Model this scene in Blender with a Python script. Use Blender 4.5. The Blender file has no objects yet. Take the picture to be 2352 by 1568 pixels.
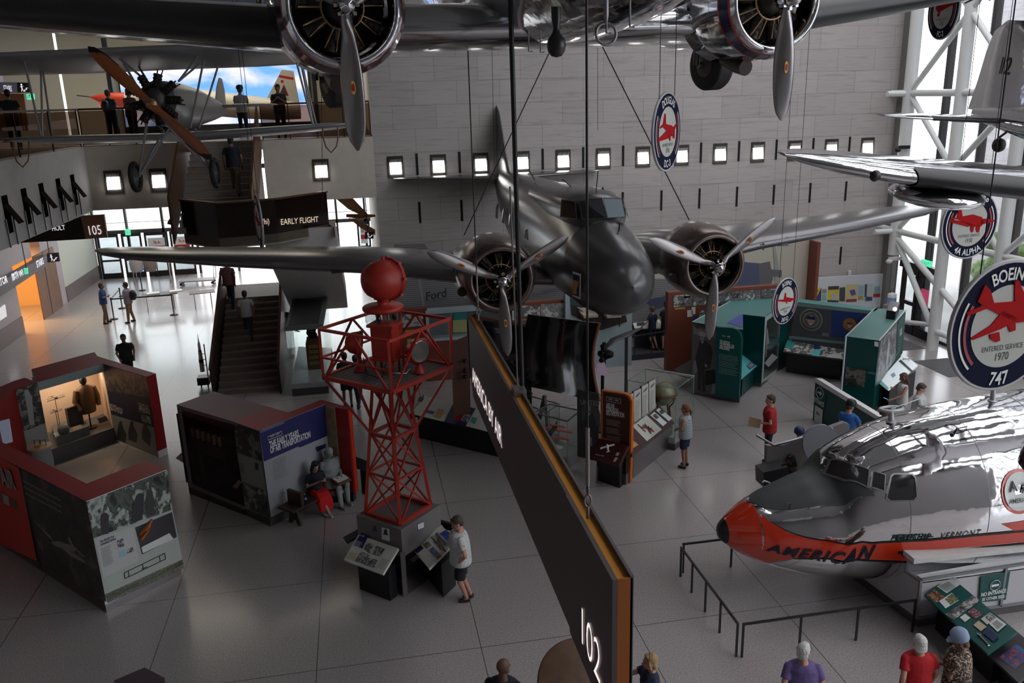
import bpy, math, random
from mathutils import Vector, Matrix, Euler
random.seed(7)
pi=math.pi; V3=Vector
sc=bpy.context.scene; COL=sc.collection
# ---- camera (visitor leaning on the second floor rail, eye 9.2 m above the hall floor)
HC=9.2; FPX=1950.0; PIT,ROL,YAW=0.28154887668,-0.02798044958,0.17513561014
_r=V3((math.cos(YAW),-math.sin(YAW),0)); _f=V3((math.sin(YAW),math.cos(YAW),0)); _u=V3((0,0,1))
_F=_f*math.cos(PIT)-_u*math.sin(PIT); _U=_u*math.cos(PIT)+_f*math.sin(PIT)
CR=_r*math.cos(ROL)+_U*math.sin(ROL); CU=_U*math.cos(ROL)-_r*math.sin(ROL); CF=_F
cd=bpy.data.cameras.new('camera'); cam=bpy.data.objects.new('camera',cd); COL.objects.link(cam)
cd.sensor_width=36; cd.lens=36*FPX/2352; cd.clip_start=.1; cd.clip_end=400
cam.matrix_world=Matrix(((CR.x,CU.x,-CF.x,0),(CR.y,CU.y,-CF.y,0),(CR.z,CU.z,-CF.z,HC),(0,0,0,1)))
sc.camera=cam
# ---- light
sc.view_settings.view_transform='Standard'; sc.view_settings.look='None'; sc.view_settings.gamma=1; sc.view_settings.use_curve_mapping=False
sc.view_settings.exposure=0.0
w=bpy.data.worlds.new('sky'); sc.world=w; w.use_nodes=True; bg=w.node_tree.nodes['Background']
bg.inputs[0].default_value=(.97,.96,1,1); bg.inputs[1].default_value=4.0
def area(name,loc,rot,sx,sy,power,col=(1,1,1)):
    l=bpy.data.lights.new(name,'AREA'); l.shape='RECTANGLE'; l.size=sx; l.size_y=sy; l.energy=power; l.color=col
    o=bpy.data.objects.new(name,l); o.location=loc; o.rotation_euler=rot; COL.objects.link(o); return o
# daylight outside the tall window wall, above the roof lights and outside the street entrance

# ---- pixel -> point of the real place
def ray(x,y): return CR*(x-1176)-CU*(y-784)+CF*FPX
C0=V3((0,0,HC))
def G(x,y,z=0):
    d=ray(x,y); return C0+d*((z-HC)/d.z)
def PY(x,y,Y):
    d=ray(x,y); return C0+d*(Y/d.y)
def PX(x,y,X):
    d=ray(x,y); return C0+d*(X/d.x)
def PN(x,y,a,n):
    d=ray(x,y); return C0+d*((V3(a)-C0).dot(n)/d.dot(n))
# ---- materials
MATS={}
def mat(name,col=(.5,.5,.5),rough=.5,metal=0,emit=0,alpha=1,bump=0,bscale=40,spec=.5,coat=0,var=0,vscale=3,trans=0):
    if name in MATS: return MATS[name]
    m=bpy.data.materials.new(name); m.use_nodes=True; nt=m.node_tree; b=nt.nodes['Principled BSDF']
    c=tuple(col)+(1,); b.inputs['Base Color'].default_value=c; b.inputs['Roughness'].default_value=rough; b.inputs['Metallic'].default_value=metal
    b.inputs['Specular IOR Level'].default_value=spec; b.inputs['Coat Weight'].default_value=coat; b.inputs['Coat Roughness'].default_value=.08
    if emit: b.inputs['Emission Color'].default_value=c; b.inputs['Emission Strength'].default_value=emit
    if alpha<1: b.inputs['Alpha'].default_value=alpha
    tc=nt.nodes.new('ShaderNodeTexCoord')
    if var:
        n=nt.nodes.new('ShaderNodeTexNoise'); n.inputs['Scale'].default_value=vscale; n.inputs['Detail'].default_value=6
        nt.links.new(tc.outputs['Object'],n.inputs['Vector'])
        r=nt.nodes.new('ShaderNodeValToRGB'); r.color_ramp.elements[0].position=.3; r.color_ramp.elements[1].position=.7
        r.color_ramp.elements[0].color=tuple(max(0,v*(1-var)) for v in col)+(1,); r.color_ramp.elements[1].color=tuple(min(1,v*(1+var)) for v in col)+(1,)
        nt.links.new(n.outputs['Fac'],r.inputs[0]); nt.links.new(r.outputs[0],b.inputs['Base Color'])
    if bump:
        n=nt.nodes.new('ShaderNodeTexNoise'); n.inputs['Scale'].default_value=bscale; n.inputs['Detail'].default_value=3
        nt.links.new(tc.outputs['Object'],n.inputs['Vector']); bp=nt.nodes.new('ShaderNodeBump'); bp.inputs['Strength'].default_value=bump; bp.inputs['Distance'].default_value=.05
        nt.links.new(n.outputs['Fac'],bp.inputs['Height']); nt.links.new(bp.outputs[0],b.inputs['Normal'])
    MATS[name]=m; return m
def ramp(nt,src,stops,interp='LINEAR'):
    r=nt.nodes.new('ShaderNodeValToRGB'); e=r.color_ramp.elements; r.color_ramp.interpolation=interp
    while len(e)<len(stops): e.new(.5)
    for i,(p,c) in enumerate(stops): e[i].position=p; e[i].color=tuple(c)+(1,)
    nt.links.new(src,r.inputs[0]); return r.outputs[0]
def glass(name,tint=(.9,1,.97),refl=.12,rough=.02,dirt=0):
    if name in MATS: return MATS[name]
    m=bpy.data.materials.new(name); m.use_nodes=True; nt=m.node_tree; nt.nodes.clear()
    o=nt.nodes.new('ShaderNodeOutputMaterial'); t=nt.nodes.new('ShaderNodeBsdfTransparent'); t.inputs[0].default_value=tuple(tint)+(1,)
    g=nt.nodes.new('ShaderNodeBsdfGlossy'); g.inputs['Roughness'].default_value=rough; x=nt.nodes.new('ShaderNodeMixShader')
    f=nt.nodes.new('ShaderNodeLayerWeight'); f.inputs[0].default_value=.5; pw=nt.nodes.new('ShaderNodeMath'); pw.operation='POWER'; pw.inputs[1].default_value=4; nt.links.new(f.outputs['Facing'],pw.inputs[0]); a=nt.nodes.new('ShaderNodeMath'); a.operation='MULTIPLY_ADD'; a.inputs[1].default_value=.5; a.inputs[2].default_value=refl*.6
    nt.links.new(pw.outputs[0],a.inputs[0]); nt.links.new(a.outputs[0],x.inputs[0]); nt.links.new(t.outputs[0],x.inputs[1]); nt.links.new(g.outputs[0],x.inputs[2]); nt.links.new(x.outputs[0],o.inputs[0])
    MATS[name]=m; return m
def photo(name,dark=(.02,.02,.022),mid=(.2,.2,.2),light=(.65,.66,.63),scale=3,seed=0,bias=0,rough=.4,stretch=(1,1,1)):
    # printed half-tone picture: dark and light shapes of a blurred snapshot
    if name in MATS: return MATS[name]
    m=bpy.data.materials.new(name); m.use_nodes=True; nt=m.node_tree; b=nt.nodes['Principled BSDF']; b.inputs['Roughness'].default_value=rough
    tc=nt.nodes.new('ShaderNodeTexCoord'); mp=nt.nodes.new('ShaderNodeMapping'); mp.inputs['Location'].default_value=(seed*3.7,seed*1.9,seed*5.1); mp.inputs['Scale'].default_value=stretch
    nt.links.new(tc.outputs['Object'],mp.inputs[0]); n=nt.nodes.new('ShaderNodeTexNoise'); n.inputs['Scale'].default_value=scale; n.inputs['Detail'].default_value=8; n.inputs['Roughness'].default_value=.62
    nt.links.new(mp.outputs[0],n.inputs['Vector'])
    c=ramp(nt,n.outputs['Fac'],[(.36+bias,dark),(.46+bias,mid),(.5+bias,dark),(.57+bias,light),(.68+bias,mid)])
    nt.links.new(c,b.inputs['Base Color']); MATS[name]=m; return m
# ---- object helpers
ROOTM={}
def thing(name,label,cat,loc=(0,0,0),rot=(0,0,0),group=None):
    o=bpy.data.objects.new(name,None); o.empty_display_size=.2; COL.objects.link(o); o.location=loc; o.rotation_euler=rot
    o['label']=label; o['category']=cat
    if group: o['group']=group
    ROOTM[o.name]=Matrix.Translation(V3(loc))@Euler(rot).to_matrix().to_4x4()
    return o
def tag(o,label,cat,group=None,kind=None):
    if label: o['label']=label
    if cat: o['category']=cat
    if group: o['group']=group
    if kind: o['kind']=kind
    return o
class MB:
    def __init__(s): s.v=[]; s.f=[]; s.m=[]; s.s=[]; s.mi=0; s.sm=False
    def add(s,vs,fs,sm=None):
        n=len(s.v); s.v+= [V3(v) for v in vs]; sm=s.sm if sm is None else sm
        for f in fs: s.f.append([i+n for i in f]); s.m.append(s.mi); s.s.append(sm)
        return s
    def box(s,x0,x1,y0,y1,z0,z1):
        return s.add([(x,y,z) for x in (x0,x1) for y in (y0,y1) for z in (z0,z1)],[(0,1,3,2),(4,6,7,5),(0,4,5,1),(2,3,7,6),(0,2,6,4),(1,5,7,3)],False)
    def bar(s,a,b,w,h=None,up=(0,0,1)):
        a,b=V3(a),V3(b); h=h or w; d=(b-a).normalized(); u=V3(up)
        if abs(d.dot(u))>.98: u=V3((0,1,0))
        x=d.cross(u).normalized(); y=x.cross(d).normalized(); q=[(-1,-1),(1,-1),(1,1),(-1,1)]
        return s.add([p+x*i*w/2+y*j*h/2 for p in (a,b) for i,j in q],[(3,2,1,0),(4,5,6,7),(0,1,5,4),(1,2,6,5),(2,3,7,6),(3,0,4,7)],False)
    def prism(s,poly,z0,z1):
        n=len(poly); P=[V3((p[0],p[1],0)) for p in poly]
        ar=sum(P[i].x*P[(i+1)%n].y-P[(i+1)%n].x*P[i].y for i in range(n))
        if ar<0: P=P[::-1]
        return s.add([(p.x,p.y,z0) for p in P]+[(p.x,p.y,z1) for p in P],[list(range(n))[::-1],list(range(n,2*n))]+[(i,(i+1)%n,(i+1)%n+n,i+n) for i in range(n)],False)
    def slab(s,pts,n,t):   # polygon pts (any plane) thickened by t along -n
        n=V3(n).normalized(); k=len(pts); P=[V3(p) for p in pts]
        return s.add(P+[p-n*t for p in P],[list(range(k)),list(range(k,2*k))[::-1]]+[(i,i+k,(i+1)%k+k,(i+1)%k) for i in range(k)],False)
    def tube(s,pts,r,n=8,cap=True,closed=False,sy=1):
        P=[V3(p) for p in pts]; k=len(P); R=r if isinstance(r,(list,tuple)) else [r]*k; rings=[]; prev=None
        for i,p in enumerate(P):
            if closed: d=P[(i+1)%k]-P[i-1]
            else: d=P[min(i+1,k-1)]-P[max(i-1,0)]
            d=d.normalized() if d.length>1e-9 else V3((0,0,1))
            u=prev if prev is not None else (V3((0,0,1)) if abs(d.z)<.9 else V3((1,0,0)))
            x=(u-d*u.dot(d)); x=x.normalized() if x.length>1e-6 else d.orthogonal().normalized(); prev=x; y=d.cross(x)
            rings.append([p+(x*math.cos(a)*sy+y*math.sin(a))*R[i] for a in [2*pi*j/n for j in range(n)]])
        return s.loft(rings,cap and not closed,cap and not closed,closed)
    def loft(s,rings,c0=True,c1=True,wrap=False,sm=True):
        n=len(rings[0]); k=len(rings); vs=[v for r in rings for v in r]; fs=[]
        for i in range(k if wrap else k-1):
            for j in range(n): fs.append((i*n+j,i*n+(j+1)%n,((i+1)%k)*n+(j+1)%n,((i+1)%k)*n+j))
        s.add(vs,fs,sm)
        if c0: s.add(rings[0],[list(range(n))[::-1]],False)
        if c1: s.add(rings[-1],[list(range(n))],False)
        return s
    def lathe(s,prof,o=(0,0,0),ax=(0,0,1),n=24,c0=True,c1=True,a0=0,a1=2*pi):
        # prof: (radius, height) pairs
        o=V3(o); ax=V3(ax).normalized(); x=ax.orthogonal().normalized(); y=ax.cross(x)
        full=abs(a1-a0-2*pi)<1e-6
        rings=[[o+ax*h+(x*math.cos(a)+y*math.sin(a))*max(r,1e-4) for a in [a0+(a1-a0)*j/(n if full else n-1) for j in range(n)]] for r,h in prof]
        if full: return s.loft(rings,c0,c1)
        k=len(rings); return s.add([v for r in rings for v in r],[(i*n+j,i*n+j+1,(i+1)*n+j+1,(i+1)*n+j) for i in range(k-1) for j in range(n-1)],True)
    def ball(s,c,r,n=14,m=9,rot=None):
        c=V3(c); r=(r,r,r) if not isinstance(r,(tuple,list)) else r; rings=[]
        for i in range(m+1):
            t=pi*i/m; z=math.cos(t); q=max(math.sin(t),1e-3); ring=[]
            for j in range(n):
                v=V3((r[0]*q*math.cos(2*pi*j/n),r[1]*q*math.sin(2*pi*j/n),r[2]*z))
                ring.append(c+(rot@v if rot else v))
            rings.append(ring)
        return s.loft(rings[::-1],True,True)
    def quad(s,*p): return s.add(p,[tuple(range(len(p)))],False)
    def build(s,name,mats,parent=None,local=False,mods=None):
        me=bpy.data.meshes.new(name); vs=s.v
        root=parent
        while root is not None and root.parent: root=root.parent
        if root is not None and not local:
            I=ROOTM[root.name].inverted(); vs=[I@v for v in vs]
        me.from_pydata([tuple(v) for v in vs],[],s.f); me.polygons.foreach_set('material_index',s.m); me.polygons.foreach_set('use_smooth',s.s)
        for m in (mats if isinstance(mats,(list,tuple)) else [mats]): me.materials.append(m)
        me.update(); o=bpy.data.objects.new(name,me); COL.objects.link(o)
        if parent: o.parent=parent
        return o
def struct(name,mb,m):
    o=mb.build(name,m); o['kind']='structure'; return o
def copyt(root,loc=None,rot=None,label=None,group=None):
    def cp(o,par):
        c=o.copy(); COL.objects.link(c)
        if par: c.parent=par
        for ch in list(o.children): cp(ch,c)
        return c
    r=cp(root,None)
    if loc is not None: r.location=loc
    if rot is not None: r.rotation_euler=rot
    if label: r['label']=label
    if group: r['group']=group
    ROOTM[r.name]=Matrix.Translation(r.location)@r.rotation_euler.to_matrix().to_4x4()
    return r
# ---- glyphs (built-in font turned to meshes once)
GL={}
def glyph(c,bold):
    k=(c,bold)
    if k in GL: return GL[k]
    def mk(t):
        cu=bpy.data.curves.new('g','FONT'); cu.body=t; cu.size=1; cu.resolution_u=3; cu.offset=bold; ob=bpy.data.objects.new('g',cu); COL.objects.link(ob)
        me=bpy.data.meshes.new_from_object(ob.evaluated_get(bpy.context.evaluated_depsgraph_get())); vs=[tuple(v.co) for v in me.vertices]; fs=[tuple(p.vertices) for p in me.polygons]
        bpy.data.objects.remove(ob); bpy.data.curves.remove(cu); bpy.data.meshes.remove(me); return vs,fs
    w2=max(v[0] for v in mk('HH')[0]); w3=max(v[0] for v in mk('H'+c+'H')[0]); vs,fs=mk(c) if c!=' ' else ([],[])
    GL[k]=(vs,fs,w3-w2); return GL[k]
def text(mb,s,fn,width=None,size=1,bold=0,track=0,align=0):
    # fn(x,y)->point ; total width scaled to `width`; cap height = size
    adv=[glyph(c,bold)[2]+track for c in s]; tot=sum(adv)-track; kx=(width/tot) if width else size/.73; ky=size/.73; x=-tot*align
    for c,a in zip(s,adv):
        vs,fs,_=glyph(c,bold)
        if vs: mb.add([fn((v[0]+x)*kx,v[1]*ky) for v in vs],fs,False)
        x+=a
    return mb
def text_on(mb,s,p0,p1,up,h,off=None,bold=0.01,track=0,slant=0):
    p0,p1=V3(p0),V3(p1); d=(p1-p0); L=d.length; d.normalize(); up=V3(up).normalized(); o=V3(off) if off else V3((0,0,0))
    return text(mb,s,lambda x,y:p0+d*(x+slant*y)+up*y+o,width=L,size=h,bold=bold,track=track)
def lines(mb,p0,u,v,wid,n,pitch,th=.35,rag=.2):
    # n rows of small print, drawn as broken bars
    u,v=V3(u).normalized(),V3(v).normalized()
    for i in range(n):
        x=0; L=wid*(1-rag*random.random())
        while x<L:
            a=random.uniform(.06,.16)*wid; b=min(x+a,L); q=V3(p0)-v*pitch*i
            mb.quad(q+u*x,q+u*b,q+u*b+v*pitch*th,q+u*x+v*pitch*th); x=b+wid*.02
WHITE=mat('white_paint',(.75,.75,.74),.5); CREAM=mat('print_cream',(.66,.67,.60),.4); INK=mat('print_ink',(.04,.04,.045),.5); PWHITE=mat('print_white',(.78,.8,.78),.45)
BLACK=mat('black_metal',(.012,.012,.014),.4); STEEL=mat('brushed_steel',(.42,.40,.41),.32,1,bump=.05,bscale=8); CHROME=mat('polished_aluminium',(.72,.73,.75),.09,1,bump=.25,bscale=1.7)
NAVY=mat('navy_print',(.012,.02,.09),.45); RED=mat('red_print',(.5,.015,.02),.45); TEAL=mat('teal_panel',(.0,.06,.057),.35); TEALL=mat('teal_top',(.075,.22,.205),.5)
ORANGE=mat('orange_edge',(.75,.17,.02),.4); MAROON=mat('maroon_panel',(.055,.012,.010),.45); RUST=mat('rust_brown_panel',(.20,.05,.028),.5); CASEG=glass('case_glass',(.93,.98,.96),.07)
CABLE=mat('steel_cable',(.03,.03,.03),.4,.6)
# ================= the hall =================
def floormat():
    m=bpy.data.materials.new('terrazzo'); m.use_nodes=True; nt=m.node_tree; b=nt.nodes['Principled BSDF']; tc=nt.nodes.new('ShaderNodeTexCoord')
    n=nt.nodes.new('ShaderNodeTexNoise'); n.inputs['Scale'].default_value=38; n.inputs['Detail'].default_value=3; n.inputs['Roughness'].default_value=.8
    nt.links.new(tc.outputs['Object'],n.inputs['Vector'])
    c=ramp(nt,n.outputs['Fac'],[(.3,(.15,.13,.13)),(.45,(.38,.345,.34)),(.6,(.44,.40,.395)),(.72,(.75,.7,.68))])
    mp=nt.nodes.new('ShaderNodeMapping'); mp.inputs['Location'].default_value=(1.26,-1.44,0); nt.links.new(tc.outputs['Object'],mp.inputs[0])
    br=nt.nodes.new('ShaderNodeTexBrick'); br.offset=0; br.inputs['Scale'].default_value=1; br.inputs['Brick Width'].default_value=2.8; br.inputs['Row Height'].default_value=2.8; br.inputs['Mortar Size'].default_value=.007; br.inputs['Mortar Smooth'].default_value=.1
    nt.links.new(mp.outputs[0],br.inputs['Vector']); mx=nt.nodes.new('ShaderNodeMix'); mx.data_type='RGBA'; nt.links.new(br.outputs['Fac'],mx.inputs['Factor']); nt.links.new(c,mx.inputs['A']); mx.inputs['B'].default_value=(.06,.055,.05,1)
    nt.links.new(mx.outputs['Result'],b.inputs['Base Color']); b.inputs['Roughness'].default_value=.26; b.inputs['Specular IOR Level'].default_value=.6; b.inputs['Coat Weight'].default_value=.35; b.inputs['Coat Roughness'].default_value=.13
    return m
struct('floor',MB().box(-22,20.9,-8,52,-.3,0),floormat())
def stone(name,c,bw,bh,ox,oz,axis='xz'):
    m=bpy.data.materials.new(name); m.use_nodes=True; nt=m.node_tree; b=nt.nodes['Principled BSDF']; b.inputs['Roughness'].default_value=.7
    tc=nt.nodes.new('ShaderNodeTexCoord'); sp=nt.nodes.new('ShaderNodeSeparateXYZ'); cb=nt.nodes.new('ShaderNodeCombineXYZ'); nt.links.new(tc.outputs['Object'],sp.inputs[0])
    nt.links.new(sp.outputs['X' if axis=='xz' else 'Y'],cb.inputs[0]); nt.links.new(sp.outputs['Z'],cb.inputs[1])
    mp=nt.nodes.new('ShaderNodeMapping'); mp.inputs['Location'].default_value=(-ox,-oz,0); nt.links.new(cb.outputs[0],mp.inputs[0])
    br=nt.nodes.new('ShaderNodeTexBrick'); br.offset=.5; br.inputs['Scale'].default_value=1; br.inputs['Brick Width'].default_value=bw; br.inputs['Row Height'].default_value=bh; br.inputs['Mortar Size'].default_value=.006; br.inputs['Bias'].default_value=0
    br.inputs['Color1'].default_value=tuple(v*.88 for v in c)+(1,); br.inputs['Color2'].default_value=tuple(c)+(1,); br.inputs['Mortar'].default_value=tuple(v*.45 for v in c)+(1,)
    nt.links.new(mp.outputs[0],br.inputs['Vector'])
    mp2=nt.nodes.new('ShaderNodeMapping'); mp2.inputs['Scale'].default_value=(.6,9,1); nt.links.new(cb.outputs[0],mp2.inputs[0]); n=nt.nodes.new('ShaderNodeTexNoise'); n.inputs['Scale'].default_value=1.2; n.inputs['Detail'].default_value=7; n.inputs['Distortion'].default_value=.8
    nt.links.new(mp2.outputs[0],n.inputs['Vector']); v=ramp(nt,n.outputs['Fac'],[(.3,(.78,.76,.75)),(.5,(1,1,1)),(.7,(.9,.89,.88))])
    mx=nt.nodes.new('ShaderNodeMix'); mx.data_type='RGBA'; mx.blend_type='MULTIPLY'; mx.inputs['Factor'].default_value=1; nt.links.new(br.outputs['Color'],mx.inputs['A']); nt.links.new(v,mx.inputs['B']); nt.links.new(mx.outputs['Result'],b.inputs['Base Color'])
    return m
STONE=stone('limestone',(.54,.50,.485),1.482,.775,.67,.45)
struct('wall_back',MB().box(.7,20.9,30,30.6,0,19),STONE)
CREAMW=mat('cream_wall',(.66,.61,.53),.8,var=.05); GREYW=mat('grey_wall',(.64,.63,.61),.8,var=.05); BRONZE=mat('dark_bronze',(.035,.02,.013),.35,.5); DKMULL=mat('dark_mullion',(.06,.055,.055),.5)
# slits in the stone wall
sl=mat('slot_black',(.005,.005,.005),.8)
def slits(z0,z1,ks,name):
    b=MB()
    for k in ks: x=1.41+.741+1.482*k; b.box(x-.035,x+.035,29.985,30.02,z0,z1)
    return b
b=MB()
for z0,z1,ks in ((6.65,7.38,range(0,12)),(4.98,5.72,range(0,12)),(2.5,3.2,(11,))):
    for k in ks: x=1.41+.741+1.482*k; b.box(x-.04,x+.04,29.985,30.02,z0,z1)
struct('trim_1',b,sl)
# wall lights: dark recess box with a tilted glowing louvre panel
LGLOW=mat('lamp_glow',(1,.97,.93),.5,emit=6); FRAME=mat('lamp_frame',(.04,.035,.03),.5)
def wall_light(x,z,label,Y=30,grp='glowing square lamps set in the walls'):
    t=thing('wall_light',label,'wall light',(x,Y,z),group=grp)
    b=MB()
    for q in ((-.27,-.2,-.37,.37),(.2,.27,-.37,.37),(-.2,.2,.3,.37),(-.2,.2,-.37,-.3)): b.box(q[0],q[1],-.03,.0,q[2],q[3])
    b.box(-.27,.27,-.012,0,-.37,.37); b.build('frame',FRAME,t,local=True)
    g=MB(); g.slab([(-.2,-.1,-.24),(.2,-.1,-.24),(.2,-.045,.16),(-.2,-.045,.16)],(0,-1,.1),.02); g.build('lamp_panel',LGLOW,t,local=True)
    l=MB()
    for i in range(9): l.box(-.19+i*.0475-.006,-.19+i*.0475+.006,-.075,-.03,.1,.27)
    l.build('louvre',mat('louvre_white',(.6,.58,.55),.5),t,local=True); return t
names=['leftmost on the stone wall','second from the left on the stone wall','third from the left, left of the tail fin','right behind the tail fin','above the grey fuselage','left of the hanging cable','just left of the round sign','peeking out right of the round sign','first clear one right of the round sign','second right of the round sign','above the silver wing tip','second from the right end','rightmost on the stone wall']
w0=None
for k in range(13):
    if w0 is None: w0=wall_light(1.41,6.95,'square glowing wall lamp, '+names[0])
    else: copyt(w0,(1.41+1.482*k,30,6.95),label='square glowing wall lamp, '+names[k])
copyt(w0,(-1.1,30,6.95),label='square glowing wall lamp on the cream wall right of the stairs')
copyt(w0,(-7.75,30,6.85),label='square glowing wall lamp at the left corner of the cream wall')
copyt(w0,(-6.35,30,6.85),label='square glowing wall lamp between the biplane wheels')
# second floor slab and bulkheads (z 5.95 - 8)
struct('wall_front',MB().box(-2.95,.7,30,52,5.95,8),CREAMW)
struct('wall_inner',MB().box(-9.0,-5.25,30,52,5.95,8),CREAMW)
struct('wall_left',MB().box(-22,-8.5,-8,30,5.95,8),GREYW)
struct('wall_left_rear',MB().box(-22,-9.0,30,52,5.95,8),GREYW)
struct('trim_2',MB().box(-5.25,-2.95,30.02,52,7.7,8),CREAMW)
# ground floor left wall with doorway
LW=mat('lilac_grey_wall',(.46,.42,.45),.75,var=.04); BASEC=mat('stone_base',(.16,.12,.115),.5)
xw=-14.4
struct('wall_side',MB().box(xw-.4,xw,-8,38.3,0,5.95).box(xw-.4,xw,38.3,40.6,2.9,5.95).box(xw-.4,xw,41.8,44.2,0,5.95),LW)
struct('baseboard_left',MB().box(xw,xw+.03,-8,38.3,0,.75),BASEC)
struct('wall_side_rear',MB().box(xw-.4,xw,44.2,50,0,5.95),mat('pale_green_wall',(.62,.65,.58),.75))
struct('baseboard_rear',MB().box(xw,xw+.03,44.2,50,0,.75),BASEC)
# warm corridor behind the doorway
WARM=mat('warm_wall',(.75,.5,.25),.7)
struct('wall_corridor',MB().box(-18,-17.8,37,44,0,4).box(-18,xw-.4,44,44.2,0,4).box(-18,xw-.4,36.8,37,0,4).box(-18,xw-.4,37,44,3.4,3.6),WARM)
area('corridor_lamp',(-16.2,40,3.2),(0,0,0),1.6,3,260,(1,.62,.28))
wd=thing('double_door','pair of brown wooden doors under the stairs sign on the ground floor','door',(xw,41.2,0))
WOOD=mat('door_wood',(.20,.085,.035),.45,var=.15,vscale=2)
MB().box(xw+.01,xw+.06,40.62,41.75,0,2.9).build('door_leaf',WOOD,wd); MB().box(xw+.01,xw+.06,41.82,43.3,0,2.9).build('door_leaf',WOOD,wd); MB().box(xw+.01,xw+.07,41.75,41.82,0,2.9).build('astragal',BLACK,wd)
# entrance glazing at Y=50 and the street outside
b=MB()
for x in (-14.3,-12.6,-10.7,-9.0,-6.9,-4.6,-2.4,-1.2,0.4): b.box(x-.06,x+.06,49.9,50.1,0,5.95)
b.box(-14.4,1,49.9,50.1,2.45,2.65).box(-14.4,1,49.9,50.1,5.7,5.95); struct('window_1',b,DKMULL)
struct('window_2',MB().box(-14.3,.9,49.99,50.01,2.65,5.7),glass('entrance_glass',(.95,1,1),.06))
struct('wall_corner',MB().box(.7,1.0,30.6,50,0,5.95),GREYW)
PAVE=mat('pavement',(.75,.74,.70),.8,var=.1,vscale=.6)
struct('floor_outside',MB().box(-40,8,52,110,-.35,-.05),PAVE)
struct('wall_outside',MB().box(-40,8,75,76,0,3),mat('pale_concrete',(.7,.7,.68),.8))
DKD=mat('door_dark',(.025,.022,.022),.4,.3); DGL=glass('dark_door_glass',(.55,.6,.62),.1)
def gdoor(x0,x1,label,sign):
    t=thing('entrance_door',label,'door',((x0+x1)/2,49.85,0),group=None)
    b=MB(); b.box(x0,x0+.1,49.8,49.9,0,2.45).box(x1-.1,x1,49.8,49.9,0,2.45).box(x0+.1,x1-.1,49.8,49.9,2.3,2.45).box(x0+.1,x1-.1,49.8,49.9,0,.3).box(x0+.1,x1-.1,49.8,49.9,.95,1.05); b.build('door_frame',DKD,t)
    MB().box(x0+.1,x1-.1,49.84,49.86,.3,2.3).build('pane',DGL,t)
    if sign:
        MB().box(x0+.18,x1-.18,49.77,49.79,1.2,2.15).build('notice',PWHITE,t); c=(x0+x1)/2
        MB().box(x0+.18,x1-.18,49.755,49.77,1.45,1.7).build('notice_band',RED,t); q=MB(); text_on(q,'No',(c-.15,49.75,1.83),(c+.02,49.75,1.83),(0,0,1),.2); text_on(q,'A',(c+.05,49.75,1.83),(c+.2,49.75,1.83),(0,0,1),.14); q.build('lettering',RED,t)
gdoor(-14.2,-13.1,'dark glazed entrance door, leftmost in the far entrance',0); gdoor(-12.95,-11.9,'dark glazed entrance door without a notice, beside the noticed pair',0)
gdoor(-11.75,-10.5,'dark entrance door with red and white notice, left of the pair',1); gdoor(-10.4,-9.2,'dark entrance door with red and white notice, right of the pair',1)
gdoor(-.1,.65,'dark entrance door with red and white notice behind the early flight sign',1)
# orange safety poles outside the entrance
for i,(x,Y,l) in enumerate(((-12.5,58,'orange safety pole outside the entrance, near the left window bar'),(-10.9,57,'orange safety pole outside the entrance, middle one'),(-8.3,66,'orange safety pole outside the entrance, farthest right'))):
    tag(MB().lathe([(.16,0),(.05,.05),(.045,1.6),(.0,1.65)],(x,Y,-.05)).build('safety_pole',mat('pole_orange',(.8,.12,.05),.6)),l,'pole','orange safety poles outside')
# second floor rear room: cream walls, video wall
struct('wall_rear_upper',MB().box(-22,.7,43,43.4,8,13.2),mat('cream_upper',(.62,.58,.44),.8))
struct('wall_lilac_upper',MB().box(-22,-12.95,36.6,37,8,13.2),mat('lilac_upper',(.36,.35,.45),.8))
struct('ceiling_rear',MB().box(-22,.9,30,44,13.2,13.5),mat('dark_ceiling',(.02,.02,.025),.8))
struct('wall_rear_right',MB().box(.7,.9,30.6,44,8,13.2),CREAMW)
struct('floor_upper',MB().box(-9,.7,30,43,8,8.02),mat('brown_floor',(.12,.08,.07),.4))
def skymat():
    m=bpy.data.materials.new('video_sky'); m.use_nodes=True; nt=m.node_tree; b=nt.nodes['Principled BSDF']; tc=nt.nodes.new('ShaderNodeTexCoord'); mp=nt.nodes.new('ShaderNodeMapping'); mp.inputs['Scale'].default_value=(.35,1,.8)
    nt.links.new(tc.outputs['Object'],mp.inputs[0]); n=nt.nodes.new('ShaderNodeTexNoise'); n.inputs['Scale'].default_value=1.1; n.inputs['Detail'].default_value=8; n.inputs['Distortion'].default_value=.4; nt.links.new(mp.outputs[0],n.inputs['Vector'])
    c=ramp(nt,n.outputs['Fac'],[(.4,(.16,.42,.95)),(.5,(.5,.62,.98)),(.6,(.88,.84,.98))]); b.inputs['Base Color'].default_value=(0,0,0,1); nt.links.new(c,b.inputs['Emission Color']); b.inputs['Emission Strength'].default_value=1.25; return m
pa=PY(268,140,42.5); pb=PY(703,141,42.5)
vs=thing('video_wall','large video screen showing blue sky and white clouds','screen',(pa.x,42.6,8))
MB().box(pa.x,pb.x,42.45,42.6,8.3,11.6).build('screen',skymat(),vs); MB().box(pa.x-.1,pb.x+.1,42.61,42.9,8.02,11.7).build('housing',BLACK,vs)
for i,px in enumerate((253,722)):
    p=PY(px,190,41.5); struct('trim_%d'%(10+i),MB().box(p.x-.09,p.x+.09,41.4,41.6,8,13.2),BLACK)
p=PY(128,120,36.4); struct('trim_12',MB().box(p.x-.02,p.x+.02,36.4,36.6,8,13.2),mat('light_strip',(.9,1,.95),.4,emit=1.2))
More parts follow.
